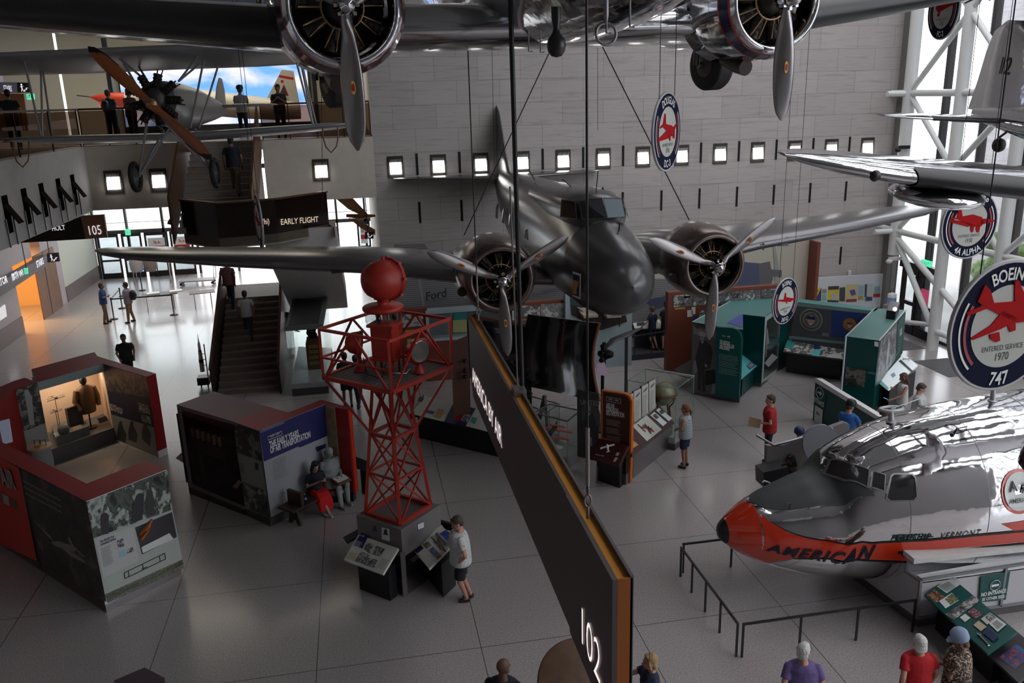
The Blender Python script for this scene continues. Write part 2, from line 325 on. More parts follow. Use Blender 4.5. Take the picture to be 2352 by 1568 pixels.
# upper rails: dark glass with wooden handrail
RAILG=glass('smoked_glass',(.22,.16,.13),.08); HR=mat('handrail_wood',(.10,.035,.02),.35)
def railing(pts,label,z=8,h=1.15,posts=4):
    t=thing('balcony_railing',label,'railing',(pts[0][0],pts[0][1],z))
    P=[V3((p[0],p[1],z)) for p in pts]
    g=MB(); r=MB(); po=MB()
    for a,b_ in zip(P,P[1:]):
        up=V3((0,0,1)); g.add([a+up*.05,b_+up*.05,b_+up*(h-.05),a+up*(h-.05)],[(0,1,2,3)]); r.bar(a+up*h,b_+up*h,.1,.06)
        for i in range(posts+1):
            q=a.lerp(b_,i/posts); MB().bar(q,q+up*h,.03).build('post',BRONZE,t)
    g.build('glass_panel',RAILG,t); r.build('handrail',HR,t); return t
railing([(-8.55,-2),(-8.55,29.95)],'dark glass balcony railing above the left wall',posts=12)
railing([(-8.5,30.05),(-5.3,30.05)],'dark glass balcony railing left of the stair head')
railing([(-2.9,30.05),(.65,30.05)],'dark glass balcony railing between the stair head and the stone wall')
# ceiling with roof lights, walls behind the camera
b=MB(); b.box(-22,9,-8,30,18.6,19)
for y in range(-8,30,4): b.box(9,21,y,y+1.3,18.4,19)
for x in (13,17): b.box(x,x+.6,-8,30,18.4,19)
struct('ceiling',b,mat('roof_grey',(.3,.3,.3),.8))
struct('wall_behind',MB().box(-22,21,-8.4,-8,0,19),mat('rear_grey',(.16,.15,.15),.8)); struct('wall_far_left',MB().box(-22.4,-22,-8,52,0,13.2).box(-22.4,-22,-8,30,13.2,19),GREYW)
struct('ceiling_lower',MB().box(-22,-14.4,-8,52,5.6,5.95),GREYW)
struct('wall_gallery_top',MB().box(-22,.7,30,30.3,13.2,19),GREYW)
# ================= window wall (X = 20.75) =================
XG=20.75
b=MB()
for i in range(20):
    y=29.9-i*2.02
    b.box(XG-.1,XG+.12,y-.09,y+.09,0,18.6)
b.box(XG-.05,XG+.1,-8,30,.0,.12).box(XG-.05,XG+.1,-8,30,18.4,18.6); struct('window_3',b,DKMULL)
struct('window_4',MB().box(XG+.02,XG+.05,-8,30,0.1,18.5),glass('hall_glass',(.96,.99,1),.04))
b=MB()   # dark corner mullions beside the stone wall
b.box(XG-.5,XG-.3,29.6,30,0,18.6).box(XG-.18,XG,29.75,30,0,18.6); struct('trim_20',b,mat('corner_grey',(.2,.19,.18),.6))
TRW=mat('truss_white',(.78,.80,.78),.35)
b=MB(); xc=XG-.75
cols=[28.6,26.2]  # first column stops above the doors
def col(y,z0,r=.2,x=xc): b.tube([(x,y,z0),(x,y,18.5)],r,16)
col(28.9,3.0,.22,xc)
for k in range(1,8): col(28.9-2.75*k*1.0,0,.2,xc)
for z in (3.9,8.9,14): b.tube([(xc-.0,29.95,z),(xc,-6,z)],.12,12)
for k in range(0,7):
    y0=28.9-2.75*k
    if k%2==0:
        for z,zz in ((8.9,3.9),(3.9,8.9),(8.9,14),(14,8.9)):
            b.tube([(xc,y0,z),(xc,y0-5.5,zz)],.1,10)
b.tube([(xc,28.9,3.7),(xc,26.2,.7)],.11,10); b.tube([(xc,28.9,3.7),(xc,23.4,.9)],.11,10); b.tube([(xc,26.2,.7),(xc,20.6,.7)],.11,10)
b.tube([(xc,28.9,3.9),(xc-.9,28.9,3.9)],.1,10); b.tube([(xc,28.9,8.9),(xc-.9,28.9,8.9)],.1,10); b.tube([(xc,26.2,.9),(xc-.6,29.8,.35)],.09,10)
struct('trim_21',b,TRW)
# glazed exit doors by the corner
def xdoor(y0,y1,label):
    t=thing('exit_door',label,'door',(XG-.2,(y0+y1)/2,0)); b=MB()
    for a,c in ((y0,y0+.14),(y1-.14,y1)): b.box(XG-.28,XG-.14,a,c,0,2.5)
    for a,c in ((0,.35),(1.1,1.25),(2.3,2.5)): b.box(XG-.28,XG-.14,y0+.14,y1-.14,a,c)
    b.build('door_frame',DKD,t); MB().box(XG-.22,XG-.2,y0+.14,y1-.14,.35,2.3).build('pane',glass('hall_glass'),t); return t
xdoor(28.0,28.95,'dark framed glass exit door nearest the stone wall corner'); d2=xdoor(26.9,27.95,'dark framed glass exit door with a pink notice')
MB().box(XG-.3,XG-.285,27.25,27.7,1.35,1.9).build('notice',mat('pink_notice',(.9,.12,.25),.5,emit=.25),d2)
struct('trim_22',MB().box(XG-.35,XG-.1,26.8,29.05,2.5,2.75).box(XG-.35,XG-.1,26.7,26.88,0,2.75),DKD)
ex=thing('exit_sign','green exit sign above the glass doors by the corner','sign',(XG-.35,27.4,2.85)); MB().box(XG-.4,XG-.33,27.2,27.75,2.78,3.0).build('sign_box',mat('exit_green',(.1,.8,.45),.5,emit=.8),ex)
q=MB(); text_on(q,'EXIT',(XG-.41,27.7,2.82),(XG-.41,27.25,2.82),(0,0,1),.12); q.build('lettering',PWHITE,ex)
for y,l in ((27.2,'dark door mat in front of the glass exit doors'),(24.2,'grey floor mat along the window wall')):
    tag(MB().box(XG-2.2,XG-.9,y-.9,y+.9,0,.012).build('floor_mat',mat('mat_grey',(.12,.12,.12),.8)),l,'mat')
# outside
struct('floor_street',MB().box(21,60,-30,60,-.35,-.05),mat('street_pale',(.30,.29,.28),.8,var=.12,vscale=.5))
struct('wall_facade',MB().box(27,28,9.5,34,0,24),stone('facade_stone',(.40,.39,.405),1.5,.75,0,0,'yz'))

for i,(px,py) in enumerate(((2338,520),(2322,590))):
    P=G(px,py,0); P=V3((25.2,PX(px,py,25.2).y,0)); q=MB(); rr=random.Random(i)
    for k in range(16): q.ball((P.x+rr.uniform(-.8,.8),P.y+rr.uniform(-.8,.8),.7+rr.uniform(0,2.4-i)),(.5,.5,.45),8,6)
    tag(q.build('shrub',mat('leaf_green',(.10,.16,.05),.8,var=.5,vscale=8)),('taller green shrub','lower green shrub')[i]+' outside the window wall at the right edge','shrub')
t=thing('street_fence','brown railing fence outside the window wall at the far right','fence',(26,8,0)); MB().box(26,26.06,3,9.4,1.7,1.78).build('rail',mat('fence_brown',(.12,.07,.06),.6),t)
for i in range(26): MB().box(26,26.04,3+i*.25,3.04+i*.25,0,1.75).build('picket',mat('fence_brown'),t)

area('entrance_hall_fill',(-7,41,5.25),(0,0,0),11,10,330,(1,.97,.93))  # unseen fill light, added to brighten the floor by the entrance
# ================= aircraft =================
area('gallery_fill',(-6,37,13),(0,0,0),9,5,420,(1,.93,.75)); area('gallery_fill_left',(-15,38,13),(0,0,0),3,4,60,(.8,.8,1))  # added fill lights, no fixtures: they lift the dark upper rear room
def foil(n=18,lo=-1,hi=1,sc_=1):
    # (chord fraction, thickness) around an airfoil; parameter -1 (lower trailing edge) .. 0 nose .. 1 (upper)
    out=[]
    for i in range(n+1):
        t=lo+(hi-lo)*i/n; c=t*t; y=.5*(2.969*math.sqrt(c)-1.26*c-3.516*c*c+2.843*c**3-1.015*c**4)*math.copysign(1,t)
        out.append((c,y*(1.15 if t>0 else .85)))
    return out
def wing(mb,secs,lo=-1,hi=1,n=20,grow=0,cap=True,inc=0):
    # secs: (x, y_le, z, chord, thickness) ; nose of the profile points to -y
    rings=[]
    for x,yl,z,c,t in secs:
        rings.append([V3((x,yl+f*c-grow*(1-f*6),z+h*t+grow*(1 if h>0 else -1)-inc*f*c)) for f,h in foil(n,lo,hi)])
    if lo==-1 and hi==1: mb.loft(rings,cap,cap)
    else:
        k=len(rings[0]); mb.add([v for r in rings for v in r],[(i*k+j,i*k+j+1,(i+1)*k+j+1,(i+1)*k+j) for i in range(len(rings)-1) for j in range(k-1)],True)
    return mb
def body(mb,secs,n=28,p=2.0,c0=True,c1=True):
    # secs: (y, halfwidth, ztop, zbot[, cx]) ; superellipse rings around the y axis
    rings=[]
    for s in secs:
        y,w_,zt,zb=s[:4]; cx=s[4] if len(s)>4 else 0; pp=s[5] if len(s)>5 else p; r=[]
        for j in range(n):
            a=2*pi*j/n; ca,sa=math.cos(a),math.sin(a); r.append(V3((cx+w_*math.copysign(abs(ca)**(2/pp),ca),y,(zt+zb)/2+(zt-zb)/2*math.copysign(abs(sa)**(2/pp),sa))))
        rings.append(r)
    return mb.loft(rings,c0,c1)
def blade(mb,L,wm,r0,ang,c=(0,0,0),pitch=.45,tip=.16,thick=.045):
    # propeller blade in the x-z plane, turned by ang about y
    rings=[]; c=V3(c); R=Matrix.Rotation(ang,3,'Y'); N=14
    for i in range(N+1):
        t=i/N; r=r0+(L-r0)*t; w_=wm*(.34+ .66*math.sin(min(1,t*1.9)*pi/2)) if t<.55 else wm*math.sqrt(max(0,1-((t-.55)/.452)**2.6))*1.0
        w_=max(w_,.004); th=thick*(1-t)**.6*(2.2 if t<.12 else 1)+.004; tw=pitch*(1-t)+.18
        rings.append([c+R@V3((w_/2*math.cos(a)*math.cos(tw)-th*math.sin(a)*math.sin(tw),w_/2*math.cos(a)*math.sin(tw)+th*math.sin(a)*math.cos(tw),r)) for a in [2*pi*j/12 for j in range(12)]])
    return mb.loft(rings)
ALBLADE=mat('blade_aluminium',(.36,.34,.34),.32,1,bump=.05,bscale=3); ENG=mat('engine_dark',(.03,.026,.022),.5,.5); BRASS=mat('engine_brass',(.35,.22,.12),.35,1); RUBBER=mat('tyre_rubber',(.015,.015,.016),.65)
DEC=mat('decal_red',(.25,.02,.01),.5); DECG=mat('decal_gold',(.6,.3,.06),.5)
def propeller(root,c,L,wm,angs,hubr=.13,name='propeller',front=-.12,fmat=None):
    c=V3(c); h=MB(); h.lathe([(.001,-.02),(hubr*.45,-.0),(hubr*.8,.07),(hubr,.16),(hubr*.95,.24),(hubr*1.25,.3),(hubr*1.2,.42)][::1],c+V3((0,front-.18,0)),(0,1,0),20)
    hub=h.build(name,CHROME,root,local=True)
    for a in angs:
        b=MB(); blade(b,L,wm,hubr*.8,a,c); bo=b.build('blade',ALBLADE,hub,local=True)
        R=Matrix.Rotation(a,3,'Y'); q=MB()
        for rr,mi in ((1.0,0),(.55,1)):
            q.mi=mi; n=14; q.add([c+R@V3((.035*rr*math.cos(2*pi*j/n),-.06-.012*(mi+1),L*.55+.085*rr*math.sin(2*pi*j/n))) for j in range(n)],[tuple(range(n))],False)
        q.build('decal',[DECG,DEC],hub,local=True)
    cf=MB()
    for k in range(8):
        a=k*pi/4; cf.box(c.x+hubr*1.15*math.cos(a)-.02,c.x+hubr*1.15*math.cos(a)+.02,c.y-.12,c.y+.0,c.z+hubr*1.15*math.sin(a)-.02,c.z+hubr*1.15*math.sin(a)+.02)
    cf.build('hub_bolts',CHROME,hub,local=True)['kind']='stuff'
    return hub
def engine(root,c,r,n=9,depth=.35,ring=.42,a0=0):
    c=V3(c); e=MB(); e.lathe([(.001,0),(r*.22,.02),(r*.36,.12),(r*.4,depth),(r*.4,depth+.3)],c,(0,1,0),24); e.mi=1
    e.lathe([(r*ring,.06),(r*ring+.02,.05),(r*ring+.02,.1),(r*ring,.09)],c,(0,1,0),28,False,False)
    e.mi=0; e.lathe([(r*.99,.30),(r*.3,.30)],c+V3((0,depth*.9,0)),(0,1,0),28,False,False); eo=e.build('engine',[ENG,BRASS],root,local=True)
    for k in range(n):
        a=a0+2*pi*k/n; d=V3((math.sin(a),0,math.cos(a))); q=MB(); pr=[]
        R0=r*.40; 
        for i in range(9):
            h=R0+(r*.9-R0)*i/8; pr+=[(r*.15 if i%2 else r*.17,h),(r*.15 if i%2 else r*.17,h+.001)]
        q.lathe(pr,c+V3((0,depth*.75,0)),d,12); p=V3((math.cos(a),0,-math.sin(a)))
        q.mi=1
        for s in (-1,1): q.tube([c+V3((0,.07,0))+d*(r*.40)+p*s*.03*r/.6,c+V3((0,depth*.55,0))+d*(r*.86)+p*s*.12*r],.011*r/.6+.002,6)
        q.build('cylinder',[ENG,BRASS],eo,local=True)
    return eo
# ---------- big polished twin (top of the picture) ----------
A3=(.111,.049,-.017)
D=thing('airliner','large polished silver twin engine airliner hanging across the top, red and blue cowl rings','airplane',(3.327,11.779,10.379),(A3[1],A3[2],A3[0]))
def secs_sym(S,s): return [(s*x,a,b,c,d) for x,a,b,c,d in S]
WS=[(0,1.25,-.28,4.35,.72),(3.6,1.25,-.28,4.35,.70),(6.5,1.75,.0,3.6,.58),(10.5,2.6,.42,2.55,.38),(14.2,3.5,.8,1.3,.17),(14.5,4.1,.83,.5,.05)]
DKCH=mat('aluminium_skin',(.50,.50,.51),.16,1,bump=.35,bscale=1.3)
for s,nm in ((-1,'wing'),(1,'wing')):
    wo=wing(MB(),secs_sym(WS,s),n=26).build('wing',DKCH,D,local=True)
    wing(MB(),secs_sym(WS[1:-1],s),-.30,.30,10,grow=.012).build('de_icing_boot',mat('boot_rubber',(.02,.021,.023),.42),wo,local=True)
    b=MB(); ch=3.6
    for fr,zz in ((.45,0),(.7,0)):
        pass
    cx=s*9.0; yl=2.25; q=MB()
    q.lathe([(.16,-.02),(.19,0),(.16,.02)],(cx-s*.1,1.88+.28,.27-.015),(0,-1,0),24,False,False)
    b.tube([(cx-.32*s,yl+.45,.0),(cx-.32*s,yl-.02,.14),(cx-.32*s,yl-.055,.28),(cx-.32*s,yl+.05,.42)],.02,6); b.tube([(cx+.32*s,yl+.53,.05),(cx+.32*s,yl+.06,.19),(cx+.32*s,yl+.02,.32),(cx+.32*s,yl+.12,.46)],.02,6)
    b.build('landing_light_frame',DKCH,wo,local=True)
FS=[(-3.35,.05,.75,.65),(-3.2,.38,1.08,.32),(-2.7,.68,1.38,.02),(-1.9,.93,1.62,-.2),(-.9,1.08,2.1,-.36),(.5,1.2,2.35,-.5),(3,1.22,2.4,-.55),(6,1.15,2.35,-.42),(9,.9,2.25,.1),(12,.55,2.1,.8),(15.5,.1,1.9,1.5)]
body(MB(),FS,32).build('fuselage',CHROME,D,local=True)
fl=MB(); fl.mi=0
for s in (-1,1): fl.loft([[V3((s*(1.0+.0),y,-.42)),V3((s*1.9,y+.2,-.55)),V3((s*1.25,y,-.05))] for y in (1.6,3.2,4.8)],True,True)
fl.build('wing_fillet',CHROME,D,local=True)
CB=mat('cowl_blue',(.012,.02,.06),.2,.3,coat=1); CRd=mat('cowl_red',(.42,.03,.02),.25,.3,coat=1)
HX3=(-3.30,2.97)
for hx in HX3:
    n=MB(); n.lathe([(.63,.4),(.63,.05),(.645,-.02),(.68,-.05),(.72,-.03),(.757,.03)],(hx,.25,0),(0,1,0),48,False,False); cw=n.build('cowling',CHROME,D,local=True)
    n=MB(); n.lathe([(.757,.03),(.772,.06)],(hx,.25,0),(0,1,0),48,False,False); n.build('red_ring',CRd,cw,local=True)
    n=MB(); n.lathe([(.773,.062),(.83,.22)],(hx,.25,0),(0,1,0),48,False,False); n.build('blue_ring',CB,cw,local=True)
    n=MB(); n.lathe([(.83,.222),(.836,.24)],(hx,.25,0),(0,1,0),48,False,False); n.build('red_ring',CRd,cw,local=True)
    n=MB(); n.lathe([(.836,.242),(.857,.5),(.862,.95),(.845,1.2),(.78,1.2)],(hx,.25,0),(0,1,0),48,False,False); n.build('cowl_panel',CHROME,cw,local=True)
    f=MB()
    for k in range(18):
        a=2*pi*k/18; f.obox=None
        f.bar(V3((hx+.84*math.cos(a),1.4,.84*math.sin(a))),V3((hx+.88*math.cos(a),1.62,.88*math.sin(a))),.27,.012,up=(math.cos(a),0,math.sin(a)))
    fo=f.build('cowl_flap',DKCH,cw,local=True); fo['kind']='stuff'
    body(MB(),[(1.2,.62,.55,-.62,hx),(1.9,.60,.5,-.66,hx),(3,.52,.35,-.7,hx),(4.2,.35,.1,-.6,hx),(5.6,.06,-.2,-.4,hx)],24).build('nacelle',CHROME,D,local=True)
    engine(D,(hx,.30,0),.62,9)
    MB().tube([(hx-.15,1.4,-.82),(hx-.1,1.05,-.92),(hx-.08,.85,-.95)],[.09,.12,.125],14).build('exhaust_pipe',mat('exhaust_dark',(.05,.04,.04),.4,.8),D,local=True)
    w_=MB(); prof=[(.18,-.13),(.36,-.15),(.42,-.1),(.44,-.05)]
    grooves=[(.2,-.15),(.36,-.16)]+[(.40+.015*(i%2),-.14+.28*i/10) for i in range(11)]+[(.36,.16),(.2,.15)]
    w_.lathe(grooves,(hx,2.05,-.92),(1,.18,0),36); wh=w_.build('wheel',RUBBER,D,local=True)
    w_=MB(); w_.lathe([(.001,-.19),(.08,-.18),(.2,-.16)],(hx,2.05,-.92),(1,.18,0),20,True,False); w_.tube([(hx-.3,2.05,-.92),(hx-.3,2.0,-.45)],.05,8); w_.tube([(hx-.24,2.05,-.92),(hx+.24,2.05,-.92)],.05,8); w_.tube([(hx+.3,2.05,-.92),(hx+.3,2.0,-.45)],.05,8); w_.tube([(hx-.3,2.0,-.6),(hx-.1,1.6,-.5)],.03,6); w_.build('wheel_strut',mat('strut_grey',(.1,.095,.09),.4,.6),D,local=True)
propeller(D,(HX3[0],0,0),1.76,.30,(pi-.0,pi/3+.0,-pi/3),.12); propeller(D,(HX3[1],0,0),1.70,.30,(pi-.03,pi/3-.03,-pi/3-.03),.12)
# antennas under the nose and belly
q=MB(); cc=PY(1392,78,9.6); r_=.115
q.tube([cc+V3((r_*math.cos(a),.02*math.sin(a),r_*math.sin(a))) for a in [2*pi*i/24 for i in range(24)]],.017,8,closed=True); q.tube([cc+V3((0,0,r_)),cc+V3((0,0,r_+.08)),cc+V3((0,0,r_+.3))],[.016,.03,.03],8); q.build('loop_antenna',mat('antenna_grey',(.3,.29,.3),.4,.7),D)
cc=PY(1278,100,10.2); q=MB(); q.lathe([(.001,-.155),(.06,-.14),(.1,-.09),(.113,-.02),(.1,.05),(.05,.11),(.035,.17),(.055,.28),(.055,.4)],cc,(0,0,1),20); q.build('pod_antenna',mat('pod_black',(.02,.02,.022),.35),D)
for i,(x,y0,y1,Y) in enumerate(((1214,70,118,10.5),(1241,70,120,10.4),(1393,-10,76,9.4),(1447,-5,62,9.6))):
    a=PY(x,y0,Y); b_=PY(x,y1,Y); q=MB().tube([a,b_,b_+V3((.05,0,0))],.008 if i<2 else .012,6); q.build('pitot_mast',mat('antenna_grey'),D)
# ---------- grey twin in the middle ----------
B=thing('airliner','matte grey low wing twin engine airliner hanging in the middle, nose toward the viewer','airplane',(5.10,15.357,5.668),(-.0052,.0022,.0076))
GREY7=mat('grey_anodised_skin',(.17,.165,.17),.27,.72,bump=.06,bscale=1.2); GREYN=mat('grey_nose_paint',(.10,.10,.103),.25,.45,bump=.03,bscale=1)
S7=[(0,.03,-.06,-.14),(.08,.30,.20,-.42),(.3,.55,.44,-.66),(.75,.72,.66,-.82),(1.3,.82,.84,-.92),(1.9,.88,1.02,-1.0),(2.9,.93,1.22,-1.04),(5,.96,1.33,-1.05,0,2.2),(7,.95,1.36,-1.0,0,2.2),(9,.85,1.34,-.8,0,2.1),(11,.66,1.27,-.42),(13,.40,1.17,.1),(14.6,.16,1.05,.55),(15.4,.03,.95,.75)]
body(MB(),S7,36).build('fuselage',GREY7,B,local=True)
body(MB(),[(y,w_+.012,a+.012,b_-.012) for y,w_,a,b_ in [s[:4] for s in S7[:6]]],36,c1=False).build('nose_cap',GREYN,B,local=True)
# cabin roof bump with windshield
ck=MB(); top=[(1.72,.36,1.0,.6),(2.12,.56,1.42,.6),(2.7,.68,1.53,.6),(4.0,.74,1.50,.6),(6.5,.66,1.38,.6)]
body(ck,top,24,2.6).build('cockpit_hood',GREYN,B,local=True)
GLD=mat('cockpit_glass',(.02,.022,.022),.08,.0,spec=.9)
def pane(root,pts,m=None,name='window',off=(0,-.01,.01),fr=None):
    P=[V3(p)+V3(off) for p in pts]; c=sum(P,V3())/len(P); n=(P[1]-P[0]).cross(P[2]-P[0]).normalized(); 
    f=MB(); k=len(P); O=[c+(p-c)*1.12 for p in P]; f.add(O+P,[(i,(i+1)%k,(i+1)%k+k,i+k) for i in range(k)],False); fo=f.build(name,fr or GREYN,root,local=True)
    g=MB(); g.add(P,[tuple(range(k))],False); g.build('pane',m or GLD,fo,local=True); return fo
for s in (-1,1):
    pane(B,[(s*.03,1.74,1.03),(s*.46,1.94,1.00),(s*.45,2.16,1.34),(s*.03,2.05,1.38)],name='windshield',off=(0,-.06,.03),m=GLD if s<0 else mat('bright_glass',(.25,.3,.33),.1,spec=.9))
    pane(B,[(s*.52,2.0,1.0),(s*.68,2.7,.98),(s*.64,2.75,1.32),(s*.49,2.25,1.33)],name='side_window',off=(s*.05,-.02,.02))
    for k in range(5):
        y=5.2+k*1.05; w_=.965
        pane(B,[(s*w_,y,.12),(s*w_,y+.36,.12),(s*(w_-.03),y+.4,.38),(s*(w_-.06),y+.33,.5),(s*(w_-.06),y+.07,.5),(s*(w_-.03),y,.38)],name='cabin_window',off=(s*.012,0,0))
W7=[(.6,3.6,-.62,4.3,.62),(2.6,3.9,-.52,3.9,.6),(5,4.45,-.24,3.3,.50),(8,5.05,-.05,2.5,.36),(10.4,5.6,.14,1.75,.22),(11.1,6.0,.2,1.1,.11),(11.35,6.5,.22,.4,.04)]
for s in (-1,1):
    wo=wing(MB(),secs_sym(W7,s),n=24).build('wing',GREY7,B,local=True)
    lx=5.45; zc=-.2
    q=MB(); 
    for k in (-1,1): q.add([(s*(lx+k*.17+dx),4.53+(lx-5.0)*.2-.02+abs(dz)*.35,zc+dz) for dx,dz in ((-.15,-.13),(.15,-.13),(.15,.1),(-.15,.1))],[(0,1,2,3)],False)
    q.build('landing_light',mat('light_glass_dark',(.03,.03,.035),.1),wo,local=True)
    q=MB()
    for k in range(2): q.lathe([(.035,0),(.001,-.002)],(s*(4.95),4.40,-.2-.12*k),(0,-1,.1),10)
    q.build('vent_hole',BLACK,wo,local=True)
H7=(-2.36,2.20)
COW=mat('cowl_bronze_grey',(.17,.135,.12),.26,.8,bump=.04,bscale=2)
for hx in H7:
    n=MB(); n.lathe([(.56,.5),(.56,.22),(.565,.12),(.6,.06),(.66,.08),(.74,.25),(.80,.6),(.81,.95),(.79,1.25),(.70,1.3)],(hx,1.05,0),(0,1,0),44,False,False); cw=n.build('cowling',COW,B,local=True)
    body(MB(),[(2.1,.66,.62,-.62,hx),(2.9,.64,.56,-.66,hx),(4.2,.6,.35,-.72,hx),(6,.4,.0,-.66,hx),(7.6,.1,-.3,-.5,hx)],24).build('nacelle',GREY7,B,local=True)
    engine(B,(hx,1.2,0),.56,9,ring=.5)
    MB().tube([(hx-.62,1.9,-.3),(hx-.72,1.7,-.28),(hx-.76,1.45,-.27)],[.08,.1,.1],12).build('exhaust_pipe',mat('exhaust_dark'),B,local=True)
rad=math.radians
propeller(B,(H7[0],1.1,0),1.60,.26,(pi+rad(-3),rad(-66),rad(60)),.13); propeller(B,(H7[1],1.1,0),1.60,.26,(pi+rad(3),rad(-66),rad(54)),.13)
wing(MB(),[(z_,0,0,0,0) for z_ in ()] or [(0,0,0,0,0)]*0 or secs_sym([(.1,13.0,.95,1.95,.2),(2.0,13.45,.97,1.45,.14),(3.4,13.95,.98,.8,.07),(3.7,14.3,.98,.3,.03)],-1)).build('stabilizer',GREY7,B,local=True)
wing(MB(),secs_sym([(.1,13.0,.95,1.95,.2),(2.0,13.45,.97,1.45,.14),(3.3,13.95,.98,.8,.07),(3.6,14.3,.98,.3,.03)],1)).build('stabilizer',GREY7,B,local=True)
def fin(S,root,m,name='fin',n=16):
    mb=MB(); rings=[]
    for z,yl,c,t,x in S: rings.append([V3((x+h*t,yl+f*c,z)) for f,h in foil(n)])
    return mb.loft(rings).build(name,m,root,local=True)
fin([(.9,12.2,3.2,.2,0),(1.8,13.2,2.2,.17,0),(2.6,13.75,1.65,.13,0),(3.1,14.2,1.1,.08,0),(3.3,14.6,.4,.03,0)],B,GREY7)
q=MB()
for x,y,z,L,dx in ((.1,2.8,1.5,.42,.06),(-.25,7.5,1.35,.3,-.15),(-.1,4.0,1.45,.22,-.25),(.3,2.9,1.45,.1,0),(.4,3.3,1.4,.1,0)): q.tube([(x,y,z),(x+dx,y+.05,z+L)],.012,6)
q.tube([(.15,1.3,.8),(.15,1.28,1.0)],.018,6); q.tube([(.08,1.28,.98),(.22,1.28,.98)],.01,6); q.build('mast_antenna',BLACK,B,local=True)
q=MB(); q.mi=0; Z0=-.22
def nose_pt(u,v,r=.70): # decal patch on the viewer-left of the nose
    a=math.radians(-118+u*60); return V3((.79*math.sin(a+pi/2)*1.0,.98+u*.1,-.15))
p0=V3((-.79,1.0,-.50)); q.add([(-.79,.88,-.46),(-.87,1.22,-.46),(-.86,1.22,.06),(-.775,.88,.06)],[(0,1,2,3)],False)
q.mi=1; q.add([(-.803,.93,-.42),(-.875,1.18,-.42),(-.868,1.18,.02),(-.79,.93,.02)],[(0,1,2,3)],False)
q.mi=2; q.add([(-.81,.99,-.38),(-.878,1.12,-.38),(-.88,1.14,-.1),(-.81,.97,-.1)],[(0,1,2,3)],False)
q.build('nose_emblem',[PWHITE,NAVY,DECG],B,local=True)
# ---------- silver biplane at the left ----------
P_=thing('biplane','silver biplane with an uncowled radial engine and orange wooden propeller','airplane',(-4.392,21.193,9.35),(-.0638,-.0152,-.1036))
SILV=mat('silver_dope',(.36,.36,.37),.35,.35,bump=.03,bscale=2); SILU=mat('silver_under',(.36,.35,.34),.3,.4)
UW=[(.0,.55,1.16,1.6,.26),(2,.65,1.16,1.6,.26),(4.4,.95,1.2,1.5,.22),(5.1,1.2,1.18,1.0,.1),(5.35,1.5,1.18,.3,.03)]
LW_=[(.25,1.35,-.80,1.35,.2),(2.5,1.5,-.74,1.32,.2),(3.8,1.6,-.69,1.25,.14),(4.25,1.85,-.67,.8,.07),(4.4,2.1,-.66,.25,.03)]
for s in (-1,1):
    wing(MB(),secs_sym(UW,s),inc=.2).build('upper_wing',SILV,P_,local=True); wing(MB(),secs_sym(LW_,s),inc=.05).build('lower_wing',SILV,P_,local=True)
    q=MB().tube([(s*3.55,1.55,-.75),(s*3.55,1.5,-1.0),(s*3.6,1.45,-1.22),(s*3.72,1.4,-1.36),(s*3.86,1.45,-1.22),(s*3.92,1.5,-1.0),(s*3.92,1.55,-.75)],.018,8); q.build('skid_hoop',mat('hoop_brown',(.22,.09,.04),.4),P_,local=True)
    for a,b_ in (((.35,1.0,.45),(1.0,.9,1.1)),((.35,1.0,.45),(.9,1.9,1.1)),((.35,1.5,-.6),(1.0,1.2,1.1)),((.45,1.9,-.6),(1.2,1.9,1.1)),((3.3,1.7,-.7),(3.1,1.0,1.1)),((3.3,2.3,-.7),(3.1,1.9,1.1)),((3.3,1.75,-.7),(3.1,1.85,1.1))):
        MB().tube([(s*a[0],a[1],a[2]),(s*b_[0],b_[1],b_[2])],.026,8).build('strut',SILV,P_,local=True)
body(MB(),[(.38,.42,.40,-.45),(.8,.46,.46,-.55),(1.8,.46,.50,-.62),(3.2,.4,.48,-.5),(5,.24,.36,-.28),(6.6,.08,.22,-.05)],28,2.3).build('fuselage',SILV,P_,local=True)
MB().lathe([(.001,0),(.2,.02),(.26,.12),(.30,.35),(.44,.45)],(0,.02,0),(0,1,0),24).build('crankcase',mat('crankcase',(.09,.085,.08),.4,.7),P_,local=True)
for k in range(9):
    a=2*pi*k/9+.25; d=V3((math.sin(a),0,math.cos(a))); pr=[]
    for i in range(10):
        h=.24+.34*i/9; pr+=[(.085 if i%2 else .105,h),(.085 if i%2 else .105,h+.001)]
    q=MB().lathe(pr,(0,.22,0),d,12); q.tube([V3((0,.12,0))+d*.26,V3((0,.16,0))+d*.66],.016,6); q.tube([V3((.05*math.cos(a),.12,-.05*math.sin(a)))+d*.26,V3((.1*math.cos(a),.2,-.1*math.sin(a)))+d*.68],.014,6); q.build('cylinder',ENG,P_,local=True)
pm=mat('prop_wood',(.30,.085,.016),.3,coat=.6); ptip=mat('prop_tip',(.03,.025,.02),.4,.5); c=V3((0,-.08,-.12))
hb=MB().lathe([(.02,-.07),(.06,-.06),(.11,-.03),(.13,.0),(.13,.05)],c,(0,1,0),24).build('propeller',mat('hub_plate',(.45,.33,.22),.3,.8),P_,local=True)
